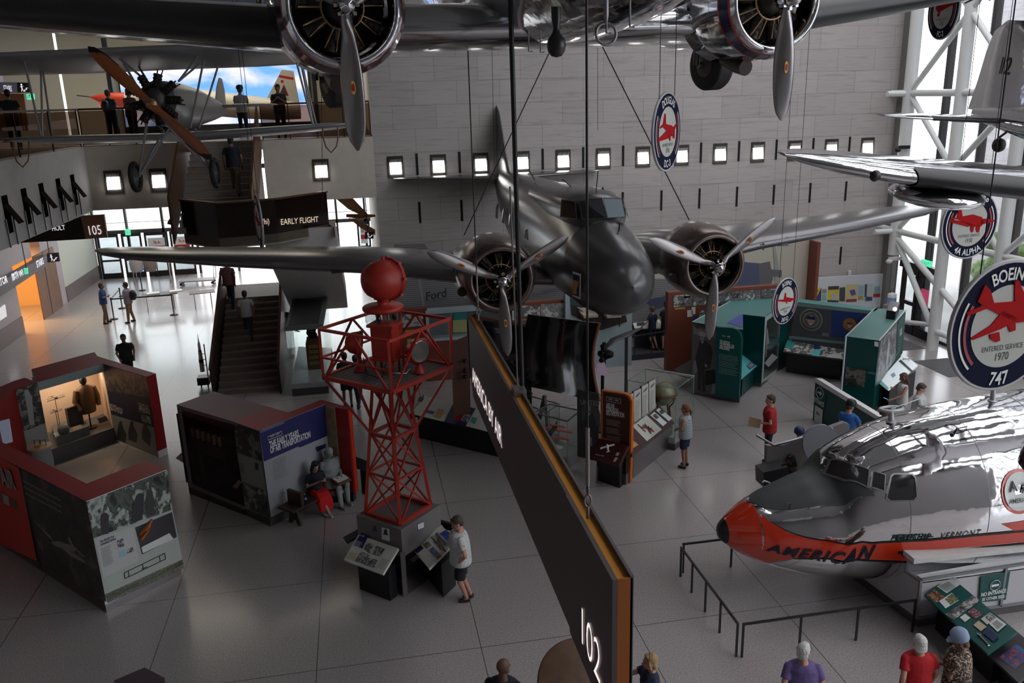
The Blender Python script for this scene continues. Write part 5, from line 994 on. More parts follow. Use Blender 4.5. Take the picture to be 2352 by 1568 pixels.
# long dark photo face
nb=(F_-K_).cross(V3((0,0,1))).normalized(); pb=lambda nm,px,m,o=.004:plate(B1,nm,zb_(px),F_,nb,m,o)
pb('red_panel',[(-120,590),(107,722),(210,1245),(-120,1090)],MARL,.005); pb('photo_panel',[(118,726),(484,908),(600,1475),(240,1270)],photo('ph_city',(.03,.025,.022),(.07,.05,.045),(.16,.13,.115),2.6,23,bias=.05)); 
pb('corner_trim',[(107,720),(119,727),(242,1285),(228,1275)],BLACK,.010)
FEA=mat('print_sepia',(.33,.29,.26),.5)
pb('airplane_print',[(295,1135),(330,1130),(430,1165),(438,1178),(420,1190),(330,1165),(298,1150)],FEA,.012); pb('airplane_print',[(355,1172),(385,1178),(480,1240),(488,1258),(400,1215)],FEA,.013); pb('airplane_print',[(190,1010),(290,1105),(305,1130),(280,1112)],FEA,.013); pb('airplane_print',[(385,1115),(395,1110),(420,1160),(405,1158)],FEA,.014); pb('airplane_print',[(430,1170),(482,1218),(475,1222),(440,1190)],FEA,.014)
for k,(s_,w_) in enumerate((('Before the boundaries of the sea to the shoreline',0),('the horizons of air of the border of every state',1),('path, means and commerce throughout the world.',2))): printed(B1,s_,zb_([(135+k*5,798+k*34)])[0],zb_([(345+k*5,908+k*34)])[0],F_,nb,.055,mat('letter_tan',(.55,.45,.36),.5),.01,.012)
q=printed(B1,'AIR',zb_([(22,812)])[0],zb_([(98,838)])[0],F_,nb,.40,mat('letter_grey',(.36,.34,.33),.5),.04,.03)
pb('caption_panel',[(-10,862),(12,858),(20,905),(0,895)],mat('cap_brown',(.2,.1,.08),.5),.012); pb('caption_panel',[(14,862),(48,880),(58,935),(24,918)],mat('cap_tan',(.42,.34,.30),.5),.012); pb('caption_panel',[(55,882),(92,905),(106,957),(68,935)],mat('cap_brown'),.012)
# rear part with showcase
Co,Do,Eo,Ei,Di,Ci,Bi,Bo=[V3((p[0],p[1],0)) for p in g2([(57,867),(224,818),(358,857.5),(337,865),(237,835),(86,878),(35,892),(33,874)])]
W1=[(Do.x,Do.y),(Eo.x,Eo.y),(Ei.x,Ei.y),(Di.x,Di.y)]; prism2(B1,'end_wall',W1,.2,H2,MAR,MAR); prism2(B1,'plinth',W1,0,.2,PWHITE)
W3=[(Co.x,Co.y),(Ci.x,Ci.y),(Bi.x,Bi.y),(Bo.x,Bo.y)]; prism2(B1,'angle_wall',W3,.0,H2,MAR,MAR)
out=g2([(-60,985),(-110,935),(0,902)]); W4=[(Bi.x,Bi.y),(Bo.x,Bo.y),out[1],out[0]]; prism2(B1,'side_wall',W4,0,H2,MAR,MAR)
# showcase: open box, lit inside
dz=(Do-Di); rear=[V3((Ci.x,Ci.y,0))+dz*1.6,V3((Di.x,Di.y,0))+dz*1.6]
PK=mat('case_peach',(.72,.52,.38),.7)
prism2(B1,'case_top',[(Ci.x,Ci.y),(Di.x,Di.y),(rear[1].x,rear[1].y),(rear[0].x,rear[0].y)],2.1,H2,mat('case_frame_blue',(.35,.42,.42),.4),MAR)
prism2(B1,'case_base',[(Ci.x,Ci.y),(Di.x,Di.y),(rear[1].x,rear[1].y),(rear[0].x,rear[0].y)],.0,.42,mat('case_base_grey',(.12,.12,.125),.5))
MB().slab([(rear[0].x,rear[0].y,.42),(rear[1].x,rear[1].y,.42),(rear[1].x,rear[1].y,2.1),(rear[0].x,rear[0].y,2.1)],(0,-1,0),-.03).build('case_back',PK,B1)
for p,r_ in ((Ci,rear[0]),(Di,rear[1])): MB().slab([(p.x,p.y,.42),(r_.x,r_.y,.42),(r_.x,r_.y,2.1),(p.x,p.y,2.1)],(1,0,0),.03).build('case_side',PK,B1)
MB().add([(Ci.x,Ci.y,.42),(Di.x,Di.y,.42),(Di.x,Di.y,2.1),(Ci.x,Ci.y,2.1)],[(0,1,2,3)]).build('pane',CASEG,B1)
cm=(Ci+Di+rear[0]+rear[1])/4; area('showcase_lamp',(cm.x,cm.y,2.08),(0,0,math.atan2((Di-Ci).y,(Di-Ci).x)),1.5,.25,20,(1,.78,.58))
nc=(Di-Ci).cross(V3((0,0,1))).normalized(); ncc=cm+V3((0,0,.42)); 
MB().prism([(p.x,p.y) for p in (Ci.lerp(Di,.12)+dz*.15,Ci.lerp(Di,.62)+dz*.15,Ci.lerp(Di,.62)+dz*1.3,Ci.lerp(Di,.12)+dz*1.3)],.42,.66).build('case_shelf',mat('case_base_grey'),B1)
fz=lambda px,o=0.25:PN(*zb_([px])[0],Ci+dz*o,nc)
# coat on a stand
cp=fz((520,530),.7); cz=.43; t=thing('leather_coat','brown leather flying coat and black helmet on a stand in the lit showcase','coat',(cp.x,cp.y,cz)); CO=mat('coat_brown',(.14,.07,.03),.6)
u_=(Di-Ci).normalized()
def coatring(z,rx,ry): return [V3((cp.x,cp.y,z))+u_*rx*math.cos(a)+nc*ry*math.sin(a) for a in [2*pi*i/16 for i in range(16)]]
MB().loft([coatring(.88,.22,.13),coatring(1.1,.25,.15),coatring(1.45,.26,.15),coatring(1.62,.24,.12),coatring(1.70,.10,.09)]).build('coat',CO,t)
for s_ in (-1,1): MB().tube([V3((cp.x,cp.y,1.6))+u_*.24*s_,V3((cp.x,cp.y,1.3))+u_*.33*s_,V3((cp.x,cp.y,1.05))+u_*.27*s_+nc*.12],[.08,.075,.06],10).build('sleeve',CO,t)
MB().ball((cp.x,cp.y,1.84),(.10,.11,.14)).build('helmet',BLACK,t); MB().tube([(cp.x,cp.y,.43),(cp.x,cp.y,.95)],.02,8).lathe([(.001,0),(.15,.0),(.15,.02)],(cp.x,cp.y,cz),(0,0,1),16).build('stand',BLACK,t)
def biplane_model(c,s,label,m,d=None):
    t=thing('model_biplane',label,'model airplane',tuple(c)); d=d or u_; k=V3((0,0,1)); f=d.cross(k)
    MB().tube([c-f*.9*s,c-f*.3*s,c+f*.5*s],[.02*s,.11*s,.1*s],8).build('fuselage',m,t)
    for z_ in (.12,-.10): MB().bar(c-d*s+k*z_*s+f*.25*s,c+d*s+k*(z_)*s+f*.25*s,.28*s,.02*s).build('wing',m,t)
    MB().bar(c-d*.3*s-f*.85*s,c+d*.3*s-f*.85*s,.15*s,.015*s).build('tail',m,t); MB().tube([c-k*.1*s,V3((c.x,c.y,.66))],.008,5).build('stand',BLACK,t)
    MB().bar(c+f*.55*s-k*.16*s,c+f*.55*s+k*.16*s,.02*s).build('propeller',BLACK,t); return t
biplane_model(fz((308,325),.5),.24,'larger brown model biplane on a thin stand in the lit showcase',mat('model_brown',(.16,.08,.04),.5)); biplane_model(fz((312,400),.35),.17,'smaller model biplane below the larger one in the lit showcase',mat('model_brown2',(.13,.10,.08),.5))
p=fz((425,430),.6); t=thing('travel_trunk','dark upright mail trunk in the lit showcase','trunk',(p.x,p.y,.66)); MB().prism([(q_.x,q_.y) for q_ in (p-u_*.2,p+u_*.2,p+u_*.2-nc*.12,p-u_*.2-nc*.12)],.66,1.2).build('body',mat('trunk_dark',(.05,.04,.04),.6),t); MB().bar(p-u_*.2+V3((0,0,1.2-p.z+0)),p+u_*.2+V3((0,0,1.2-p.z)),.03).build('rim',BRONZE,t)
p=fz((350,475),.3); tag(MB().lathe([(.001,0),(.13,0),(.15,.04),(.14,.16),(.10,.2),(.04,.24),(.001,.25)],(p.x,p.y,.66),(0,0,1),16).build('mail_bag',mat('bag_grey',(.10,.10,.11),.7)),'small grey round bag on the low shelf of the lit showcase','bag')
for px,m,l in (((340,532),PWHITE,'white label card at the left of the showcase floor'),((442,500),mat('folder_tan',(.45,.32,.2),.6),'tan folder lying in the showcase'),((585,450),BLACK,'framed paper on a small stand at the right of the showcase')):
    p=fz(px,.2); tag(MB().slab([p-u_*.13-V3((0,0,.06)),p+u_*.13-V3((0,0,.06)),p+u_*.13-nc*.1+V3((0,0,.06)),p-u_*.13-nc*.1+V3((0,0,.06))],nc+V3((0,0,1)),.015).build('display_card',m),l,'card')
# interior print faces
ne=(Ei-Di).cross(V3((0,0,1))).normalized(); pe_=lambda nm,px,m,o=.006:plate(B1,nm,zb_(px),Di,ne,m,o)
pe_('photo_panel',[(585,140),(825,210),(845,325),(605,285)],photo('ph_trees',(.02,.018,.018),(.07,.065,.065),(.2,.19,.19),4,24)); pe_('navy_panel',[(605,285),(845,325),(868,492),(625,418)],mat('navy_dark',(.012,.016,.05),.5)); pe_('photo_panel',[(625,418),(868,492),(890,660),(652,560)],SKYP if 0 else mat('print_grey_green',(.20,.22,.20),.5))
for x0 in (672,735,812): pe_('photo_figures',[(x0,460),(x0+15,455),(x0+20,490),(x0+40,530),(x0+35,580 if x0<800 else 600),(x0-10,560),(x0-12,520)],INK,.010)
for q_ in ([(620,358),(655,368),(660,405),(625,395)],[(658,375),(690,385),(692,420),(662,408)],[(780,352),(840,370),(848,420),(785,405)],[(795,420),(850,430),(855,475),(800,455)]): pe_('photo_print',q_,photo('ph_s%d'%q_[0][0],scale=14,seed=q_[0][0]),.012)
nd=(Ci-Bi).cross(V3((0,0,1))).normalized(); pd=lambda nm,px,m,o=.006:plate(B1,nm,zb_(px),Ci,nd,m,o)
pd('photo_panel',[(35,320),(85,285),(212,240),(255,468),(85,535)],photo('ph_office',(.02,.022,.02),(.08,.09,.08),(.3,.33,.3),5,25)); pd('pale_panel',[(85,535),(255,468),(300,700),(100,640)],mat('pale_panel',(.40,.44,.42),.5)); pd('photo_figures',[(135,285),(155,278),(180,320),(182,370),(195,480),(165,480),(150,375),(140,330)],mat('print_light',(.45,.47,.45),.5),.012)
p=fz((215,600),-1.2); p=G(90,1024,.9); t=thing('barrel_table','small round light table wrapped in grey cloth with two black stands and a yellow block','table',(p.x,p.y,0)); MB().lathe([(.26,0),(.25,.25),(.27,.5),(.25,.75),(.27,.86)],(p.x,p.y,0),(0,0,1),20).build('cloth',mat('cloth_grey',(.33,.34,.34),.8,bump=.6,bscale=9),t); MB().lathe([(.29,.86),(.29,.9)],(p.x,p.y,0),(0,0,1),24).build('table_top',mat('table_wood',(.55,.40,.26),.5),t)
for i,(dx,dy) in enumerate(((-.06,.06),(.1,.02))):
    q=MB(); q.tube([(p.x+dx-.06,p.y+dy,.9),(p.x+dx-.06,p.y+dy,1.05),(p.x+dx+.06,p.y+dy,1.05),(p.x+dx+.06,p.y+dy,.9)],.012,6,closed=True); tag(q.build('wire_frame',BLACK),('left','right')[i]+' black wire frame standing on the round cloth wrapped table','frame')
tag(MB().box(p.x-.08,p.x+.06,p.y-.14,p.y-.04,.9,.97).build('yellow_block',mat('block_yellow',(.55,.30,.06),.6)),'small yellow block on the round cloth wrapped table','block')
p=G(20,1000,1.6); tag(MB().slab([PY(-10,945+25,p.y),PY(20,945+18,p.y),PY(28,1015,p.y),PY(-10,1025,p.y)],(0,-1,0),.05).build('monitor',mat('screen_grey',(.2,.23,.3),.2,emit=.4)),'dark framed monitor inside the left red enclosure','monitor')
q=G(325,1560,2.33); t=thing('exhibit_roof','dark purple roof corner of a booth at the bottom edge','booth',(q.x,q.y,0)); prism2(t,'body',[(G(x,y,2.33).x,G(x,y,2.33).y) for x,y in ((332,1532),(378,1556),(378,1640),(250,1640),(262,1562))],0,2.33,mat('purple_dark',(.03,.015,.03),.5),mat('purple_top',(.045,.025,.045),.5))
# ================= early years booth =================
B2=thing('exhibit_booth','red topped booth THE EARLY YEARS OF AIR TRANSPORTATION with dark engine showcase','exhibit booth',(-2.5,18.5,0))
w2=g2([(405.5,929),(491,898.5),(662,947),(738,917.6),(803.5,935.5),(797,941),(747,928),(595.6,989),(538,968.6)])
L_,M_,R_=V3((*w2[0],0)),V3((*w2[7],0)),V3((*w2[6],0)); X_=V3((*w2[5],0)); E538=V3((*w2[8],0))
prism2(B2,'body',[w2[8],w2[7],w2[6],w2[5],w2[4],w2[3],w2[2],g2([(618,934)])[0]],.22,H2,mat('booth_white',(.40,.41,.44),.5),MAR)
prism2(B2,'showcase_roof',[w2[0],w2[1],g2([(618,934)])[0],w2[8]],2.1,H2,mat('dark_frame',(.05,.04,.045),.5),mat('booth_top_dark',(.14,.02,.03),.5))
bk=[w2[1],g2([(618,934)])[0]]
MB().slab([(bk[0][0],bk[0][1],.22),(bk[1][0],bk[1][1],.22),(bk[1][0],bk[1][1],2.1),(bk[0][0],bk[0][1],2.1)],(0,-1,0),.04).build('showcase_back',BLACK,B2); prism2(B2,'showcase_floor',[w2[0],w2[1],g2([(618,934)])[0],w2[8]],0,.3,mat('dark_frame'))
lw=MB(); lw.slab([(L_.x,L_.y,.3),(w2[1][0],w2[1][1],.3),(w2[1][0],w2[1][1],2.1),(L_.x,L_.y,2.1)],(-1,0,0),-.04); lw.build('showcase_side',BLACK,B2)
prism2(B2,'plinth',[(c_[0]*.985+.985*0+(-2.4)*.015,c_[1]*.985+19*.015) for c_ in (w2[7],w2[6],w2[5],w2[4],w2[2],w2[8])],0,.22,mat('plinth_dark',(.08,.075,.075),.4,.4))
zc_=lambda L:Z(L,3.92,380,850)
nl=(M_-L_).cross(V3((0,0,1))).normalized(); nf=(R_-M_).cross(V3((0,0,1))).normalized(); nr=(X_-R_).cross(V3((0,0,1))).normalized()
pl=lambda nm,px,m,o=.005:plate(B2,nm,zc_(px),L_,nl,m,o); pf=lambda nm,px,m,o=.005:plate(B2,nm,zc_(px),M_,nf,m,o)
fr=MB(); FRG=mat('frame_grey_brown',(.16,.15,.15),.5)
for q_ in ([(105,312),(620,465),(622,490),(150,360)],[(105,312),(150,360),(245,1020),(218,1050)],[(218,1050),(245,1020),(718,1225),(722,1255)]):
    P4=[PN(x,y,L_,nl)+nl*.01 for x,y in zc_(q_)]; fr.add(P4,[(0,1,2,3)],False)
fr.build('showcase_frame',FRG,B2); MB().add([PN(x,y,L_,nl) for x,y in zc_([(150,360),(622,490),(720,1225),(245,1020)])],[(0,1,2,3)]).build('pane',glass('dark_case_glass',(.75,.78,.78),.05),B2)
pl('photo_panel',[(620,470),(845,548),(955,1340),(722,1255)],mat('dark_print_panel',(.10,.11,.11),.5)); pl('photo_print',[(622,475),(845,548),(868,815),(645,735)],photo('ph_plane1',(.01,.013,.013),(.05,.06,.06),(.2,.23,.21),4,41),.01); pl('info_panel',[(648,738),(872,822),(910,1080),(690,1000)],mat('info_panel_grey',(.27,.29,.27),.5),.012); pl('photo_print',[(695,1020),(910,1085),(945,1325),(722,1240)],photo('ph_plane2',(.015,.018,.016),(.10,.11,.10),(.34,.37,.34),3.5,42),.011); pl('photo_print',[(808,826),(840,838),(845,900),(815,890)],INK,.018); rows(B2,zc_([(668,830)])[0],L_,nl,.2,10,.025,INK,zc_([(730,852)])[0],.018); rows(B2,zc_([(770,900)])[0],L_,nl,.2,9,.025,mat('print_grey'),zc_([(830,922)])[0],.018)
pf('navy_panel',[(845,548),(1438,308),(1468,585),(1210,695),(1190,688),(885,822)],mat('navy_bright',(.018,.022,.13),.45)); pf('pattern_band',[(848,545),(1068,460),(1066,478),(850,568)],mat('pattern_blue',(.15,.18,.32),.5),.01)
printed(B2,'THE EARLY YEARS',zc_([(935,700)])[0],zc_([(1198,588)])[0],M_,nf,.155,PWHITE,.035,.012); printed(B2,'OF AIR TRANSPORTATION',zc_([(942,748)])[0],zc_([(1305,600)])[0],M_,nf,.155,PWHITE,.035,.012)
q=MB(); c4=[PN(x,y,M_,nf)+nf*.012 for x,y in zc_([(917,598),(1043,548),(1046,580),(922,628)])]
for i in range(4): q.bar(c4[i],c4[(i+1)%4],.008)
q.build('date_box',PWHITE,B2); printed(B2,'1914 - 1927',zc_([(940,608)])[0],zc_([(1025,575)])[0],M_,nf,.055,PWHITE,.01,.012)
for k in range(3): rows(B2,zc_([(960+k*6,820+k*62)])[0],M_,nf,.42,4,.04,mat('print_grey'),zc_([(1105+k*6,762+k*62)])[0],.012)
pf('push_panel',[(1350,690),(1438,660),(1440,695),(1360,730)],NAVY,.02)
pr_=lambda nm,px,m,o=.005:plate(B2,nm,zc_(px),R_,nr,m,o)
prism2(B2,'marble_strip',[w2[6],(w2[6][0]+(w2[5][0]-w2[6][0])*.45,w2[6][1]+(w2[5][1]-w2[6][1])*.45),(w2[6][0]+(w2[5][0]-w2[6][0])*.45-.02,w2[6][1]+(w2[5][1]-w2[6][1])*.45-.03),(w2[6][0]-.02,w2[6][1]-.03)],.22,2.28,mat('marble_tan',(.36,.27,.15),.45,var=.35,vscale=4))
pr_('red_panel',[(1530,335),(1640,352),(1700,1120),(1600,1085)],mat('booth_red_mid',(.38,.012,.012),.4),.012); q_=printed(B2,'FLY THE MAIL',zc_([(1575,590)])[0],zc_([(1640,1040)])[0],R_,nr,.16,mat('letter_dark_red',(.22,.02,.02),.4),.02,.02)
prism2(B2,'end_panel',[w2[5],w2[4],(w2[4][0]+.04,w2[4][1]-.02),(w2[5][0]+.04,w2[5][1]-.02)],.22,H2,mat('booth_red_bright'),MAR)
# engine in the dark showcase
c=V3((*[(w2[0][i]+w2[8][i]+w2[1][i]+w2[2][i]*0)/3 for i in (0,1)],0)); d=(M_-L_).normalized(); t=thing('inline_engine','dark inline aircraft engine with brass cylinders on a wooden stand inside the dark showcase','engine',(c.x,c.y,.3)); e=MB()
o_=c+d*-.1+V3((0,0,1.25)); MB().bar(o_-d*.75,o_+d*.75,.3,.3).build('crankcase',ENG,t)
for k in range(6): MB().lathe([(.07,0),(.07,.22),(.05,.25)],o_-d*(.6-.22*k)+V3((0,0,.15))-nl*-.05,(0,0,1),12).build('cylinder',mat('cylinder_brass',(.3,.2,.12),.35,.8),t)
for s_ in (-.5,.5): MB().bar(o_+d*s_-V3((0,0,.95)),o_+d*s_,.07).bar(o_+d*s_-V3((0,0,.9))-nl*.2,o_+d*s_-V3((0,0,.9))+nl*.2,.07).build('stand',mat('stand_wood_dark',(.06,.05,.045),.6),t)
tag(MB().slab([PN(x,y,L_-nl*.15,nl) for x,y in zc_([(603,1050),(655,985),(688,1005),(640,1068)])],nl,.01).build('label_card',mat('card_tan',(.45,.33,.22),.6)),'tan label card at the bottom of the dark engine showcase','card')
t,a,n=board('reader_board','black reader board seen edge-on at the left end of the early years booth',[(403,1052),(420,1062)],[(423,1033),(430,1045)],.8,1.0,mat('board_black',(.015,.015,.018),.4))
t,a,n=board('reader_board','dark blue reader board behind the red end panel by the tower',[(818,1075),(840,1080)],[(817,1048),(847,1060)],.75,.95,mat('board_dark',(.02,.025,.04),.5))
# bench
p0,p1=G(636,1168,.45),G(735,1128,.45); d=(p1-p0); d=(d.normalized()); s_=d.cross(V3((0,0,1))); BW=mat('bench_wood',(.055,.028,.02),.5,var=.2,vscale=4)
a0=G(637,1162,.47); b0=G(655,1180,.47); e0=M_+nf*.22; t=thing('bench','dark brown wooden bench in front of the early years wall','bench',(-1.6,17.9,0)); dd=(R_-M_).normalized(); o_=M_+dd*.28+nf*.12
def bq(u0,u1,v0,v1,z0,z1,nm): MB().prism([((o_+dd*u+nf*v).x,(o_+dd*u+nf*v).y) for u,v in ((u0,v0),(u1,v0),(u1,v1),(u0,v1))],z0,z1).build(nm,BW,t)
bq(-.12,1.85,0,.5,.42,.47,'seat'); bq(.16,.24,.02,.48,.47,.78,'armrest'); 
for u in (.16,1.55): MB().slab([(o_+dd*u+nf*v)+V3((0,0,z)) for v,z in ((.04,0),(.14,0),(.25,.18),(.36,0),(.46,0),(.34,.42),(.16,.42))],dd,.06).build('leg',BW,t)
pb=o_+dd*.38+nf*.36+V3((0,0,.47)); t=thing('water_bottle','clear plastic water bottle with blue label standing on the bench','bottle',tuple(pb)); MB().lathe([(.001,0),(.034,0),(.034,.12),(.03,.15),(.012,.18),(.012,.19)],pb,(0,0,1),14).build('bottle',glass('plastic_clear',(.8,.85,.9),.25),t); MB().lathe([(.035,.06),(.035,.11)],pb,(0,0,1),14,False,False).build('bottle_label',mat('label_blue',(.25,.4,.7),.5),t); MB().lathe([(.014,.185),(.014,.2)],pb,(0,0,1),10).build('cap',PWHITE,t)
# ================= green kiosk group =================
def obj1(name,label,cat,mb,m,group=None): return tag(mb.build(name,m),label,cat,group)
def yslab(px,Y,d=.1): return MB().slab([PY(x,y,Y) for x,y in px],(0,-1,0),d)
K1=thing('exhibit_kiosk','dark green kiosk THE HEYDAY OF PROPELLER AIRLINERS with pilot photograph','exhibit kiosk',(11,23,0))
za=lambda L:Z(L,3.485,1550,650)
TB=.25
A=g2(za([(140,312),(338,345),(545,372),(545,250),(722,270),(845,175),(985,118),(785,95),(575,75)]))
V=lambda p,z=0:V3((p[0],p[1],z))
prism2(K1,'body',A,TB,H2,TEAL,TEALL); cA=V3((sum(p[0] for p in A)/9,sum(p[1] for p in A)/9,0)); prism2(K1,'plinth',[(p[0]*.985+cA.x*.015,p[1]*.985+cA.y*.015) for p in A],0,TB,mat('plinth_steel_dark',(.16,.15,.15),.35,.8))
q=MB()
for i in (8,7,0,1): q.bar(V(A[i],H2+.01),V(A[(i+1)%9],H2+.01),.02)
q.build('edge_trim',mat('trim_pale',(.55,.58,.58),.4),K1)
def face(i,j,P=A): a=V(P[i]); b=V(P[j]); return a,(b-a).cross(V3((0,0,1))).normalized()
f0,n0=face(0,1); f1,n1_=face(1,2); f3,n3=face(3,4); f4,n4=face(4,5)
P_l=lambda root,a,n:(lambda nm,px,m,o=.006:plate(root,nm,za(px),a,n,m,o))
p0=P_l(K1,f0,n0); p1=P_l(K1,f1,n1_); p3=P_l(K1,f3,n3); p4=P_l(K1,f4,n4)
p0('photo_panel',[(140,318),(338,350),(335,888),(130,870)],mat('mural_grey',(.15,.15,.145),.5)); p0('photo_window',[(152,340),(330,372),(330,440),(150,405)],mat('mural_light',(.28,.28,.26),.5),.009); p0('photo_shape',[(290,885),(310,760),(336,640),(335,888)],mat('mural_pale',(.33,.33,.31),.5),.009); p0('photo_shape',[(150,640),(190,560),(190,690),(150,740)],mat('mural_light'),.009)
p0('pilot_uniform',[(200,462),(245,458),(290,500),(305,560),(285,680),(240,690),(245,830),(250,865),(222,870),(215,700),(210,860),(182,855),(185,700),(165,600),(185,520)],INK,.012); p0('pilot_case',[(245,700),(325,690),(330,800),(245,820)],BLACK,.013); p0('pilot_face',[(205,420),(238,425),(238,455),(222,466),(203,450)],mat('mural_face',(.32,.31,.29),.5),.015); p0('pilot_cap',[(187,400),(215,384),(248,398),(252,424),(240,430),(195,418)],mat('mural_white',(.5,.5,.48),.5),.018); p0('pilot_shirt',[(210,466),(236,462),(222,485)],mat('mural_white'),.016); p0('pilot_hand',[(240,645),(262,650),(262,672),(245,672)],mat('mural_face'),.016)
printed(K1,'AIRWAYS',za([(162,360)])[0],za([(275,378)])[0],f0,n0,.15,INK,.03,.016)
HP=MB(); hp=[PN(x,y,f1,n1_) for x,y in za([(344,345),(470,352),(510,368),(535,398),(546,440),(522,925),(334,890)])]; HP.slab([p+n1_*.12 for p in hp],n1_,.12); HP.build('title_panel',mat('title_teal',(.0,.085,.078),.4),K1)
printed(K1,'THE HEYDAY',za([(370,470)])[0],za([(452,488)])[0],f1,n1_,.11,PWHITE,.035,.135); printed(K1,'OF PROPELLER',za([(370,492)])[0],za([(487,515)])[0],f1,n1_,.11,PWHITE,.035,.135); printed(K1,'AIRLINERS',za([(368,514)])[0],za([(450,532)])[0],f1,n1_,.11,PWHITE,.035,.135); printed(K1,'1941 - 1958',za([(390,418)])[0],za([(455,428)])[0],f1,n1_,.05,PWHITE,.01,.135)
for k in range(3): rows(K1,za([(368,560+55*k)])[0],f1,n1_,.62,4,.05,mat('print_mint',(.25,.42,.38),.5),za([(490,582+55*k)])[0],.135)
p3('glass_panel',[(548,258),(718,280),(690,800),(560,790)],mat('teal_dark',(.0,.045,.045),.25),.006)
p4('case_frame',[(722,272),(845,180),(835,715),(692,800)],mat('frame_pale'),.006); p4('pane',[(735,300),(842,220),(832,670),(705,768)],mat('case_dark2',(.035,.05,.05),.15,spec=.8),.014); p4('case_card',[(712,640),(775,562),(822,592),(745,672)],mat('card_white',(.45,.46,.46),.5),.02); p4('dress',[(728,350),(740,370),(752,480),(735,490),(728,590),(722,590)],mat('dress_tan',(.30,.25,.20),.7),.02)
plate(K1,'blue_panel',za([(415,330),(542,252),(540,360)]),V(A[2],2.3),V3((0,0,1)),mat('blue_violet',(.06,.07,.38),.4),.04)
t,a,n=board('reader_board','light teal slanted board with a photograph inside the green kiosk alcove',za([(533,770),(660,660)]),za([(540,570),(612,585)]),.7,1.0,mat('board_aqua',(.10,.42,.42),.45),foot=TEAL)
pics(t,a,n,[(za([(572,665),(612,628),(645,655),(600,695)]),mat('blue_print2',(.02,.05,.2),.4)),(za([(582,662),(612,634),(636,655),(602,684)]),photo('ph_t1',scale=20,seed=51))])
K2_=thing('display_wall','dark green display wall with round eagle seal and blue flag behind glass','display case',(14.5,25.5,0))
W=g2(za([(985,122),(1610,205),(1600,225),(960,150)]))
tp=[V(p) for p in W]; fB=tp[3]; nB=(tp[2]-tp[3]).cross(V3((0,0,1))).normalized(); bkd=-nB*.5
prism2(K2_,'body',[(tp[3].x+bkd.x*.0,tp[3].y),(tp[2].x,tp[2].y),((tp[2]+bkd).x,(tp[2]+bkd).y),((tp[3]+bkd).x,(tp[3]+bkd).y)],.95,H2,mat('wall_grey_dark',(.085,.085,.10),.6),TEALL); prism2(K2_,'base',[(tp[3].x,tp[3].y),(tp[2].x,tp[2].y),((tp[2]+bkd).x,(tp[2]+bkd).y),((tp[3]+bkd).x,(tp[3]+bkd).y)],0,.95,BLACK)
pB=P_l(K2_,fB,nB); pB('frame_band',[(930,152),(1600,225),(1590,250),(925,178)],mat('frame_teal_grey',(.20,.30,.29),.4)); pB('blue_flag',[(1260,215),(1560,245),(1550,450),(1250,425)],mat('flag_blue',(.02,.045,.20),.6),.01); pB('case_card',[(1180,395),(1232,402),(1232,428),(1178,422)],mat('card_grey',(.2,.21,.23),.5),.01); pB('frame_band',[(915,420),(1370,470),(1368,490),(912,442)],mat('frame_teal_grey'),.01)
def seal(cpx,rp,m1,m2,tx):
    cc=PN(*za([cpx])[0],fB,nB)+nB*.02; d=V3((0,0,1)).cross(nB).normalized(); r=(PN(*za([(cpx[0]+rp,cpx[1])])[0],fB,nB)-PN(*za([cpx])[0],fB,nB)).length
    t=K2_ ; D=lambda rr,m,o: MB().add([cc+nB*o+d*rr*math.cos(a)+V3((0,0,rr*math.sin(a))) for a in [2*pi*i/36 for i in range(36)]],[tuple(range(36))],False).build('seal_disc',m,t)
    D(r,m1,0); D(r*.93,m2,.006) if tx else None; D(r*.68,m1,.012) if tx else None; D(r*.62,m2,.016) if tx else None
    P=lambda x,y,o=.03:cc+d*x*r+V3((0,0,y*r))+nB*o
    if tx:
        h=.16*r
        for s,mid,fl in (('CIVIL AERONAUTICS BOARD',pi/2,0),('UNITED STATES OF',-pi/2,1)):
            wf=.75; adv=[glyph(c,.01)[2]*wf*h/.73*1.05 for c in s]; x=-sum(adv)/2; q=MB(); R_=.80*r
            for c,a in zip(s,adv):
                th=mid+(1 if fl else -1)*(x+a/2)/R_; vs,fs,w_=glyph(c,.01); ct,st=math.cos(th),math.sin(th); ux,uy=((-st,ct) if fl else (st,-ct)); vx,vy=((-ct,-st) if fl else (ct,st)); b0=R_-(-h/2 if fl else h/2)
                if vs: q.add([cc+nB*.03+d*(ct*b0+ux*((v[0]-w_/2)*wf*h/.73)+vx*v[1]*h/.73)+V3((0,0,st*b0+uy*((v[0]-w_/2)*wf*h/.73)+vy*v[1]*h/.73)) for v in vs],fs,False)
                x+=a
            q.build('lettering',INK,t)
    q=MB(); q.add([P(-.36,.2),P(.36,.2),P(.30,-.25),P(0,-.5),P(-.30,-.25)],[(0,1,2,3,4)][::-1] if 0 else [(0,1,2,3,4)],False); q.build('shield',PWHITE,t); q=MB(); q.add([P(-.36,.3,.036),P(.36,.3,.036),P(.36,.05,.036),P(-.36,.05,.036)],[(0,1,2,3)],False); q.build('shield_band',NAVY,t)
    q=MB()
    for x in (-.26,-.13,0,.13,.26): q.add([P(x-.03,.05,.036),P(x+.03,.05,.036),P(x+.03,-.32,.036),P(x-.03,-.32,.036)],[(0,1,2,3)],False)
    q.build('shield_stripes',RED,t); q=MB(); q.add([P(-.15,.45,.04),P(.0,.38,.04),P(.15,.45,.04),P(.05,.3,.04),P(-.05,.3,.04)],[(0,1,2,3,4)],False); q.add([P(-.5,.0,.04),P(-.3,.02,.04),P(-.3,-.1,.04)],[(0,1,2)],False); q.build('eagle_head',mat('eagle_gold',(.45,.35,.2),.5),t)
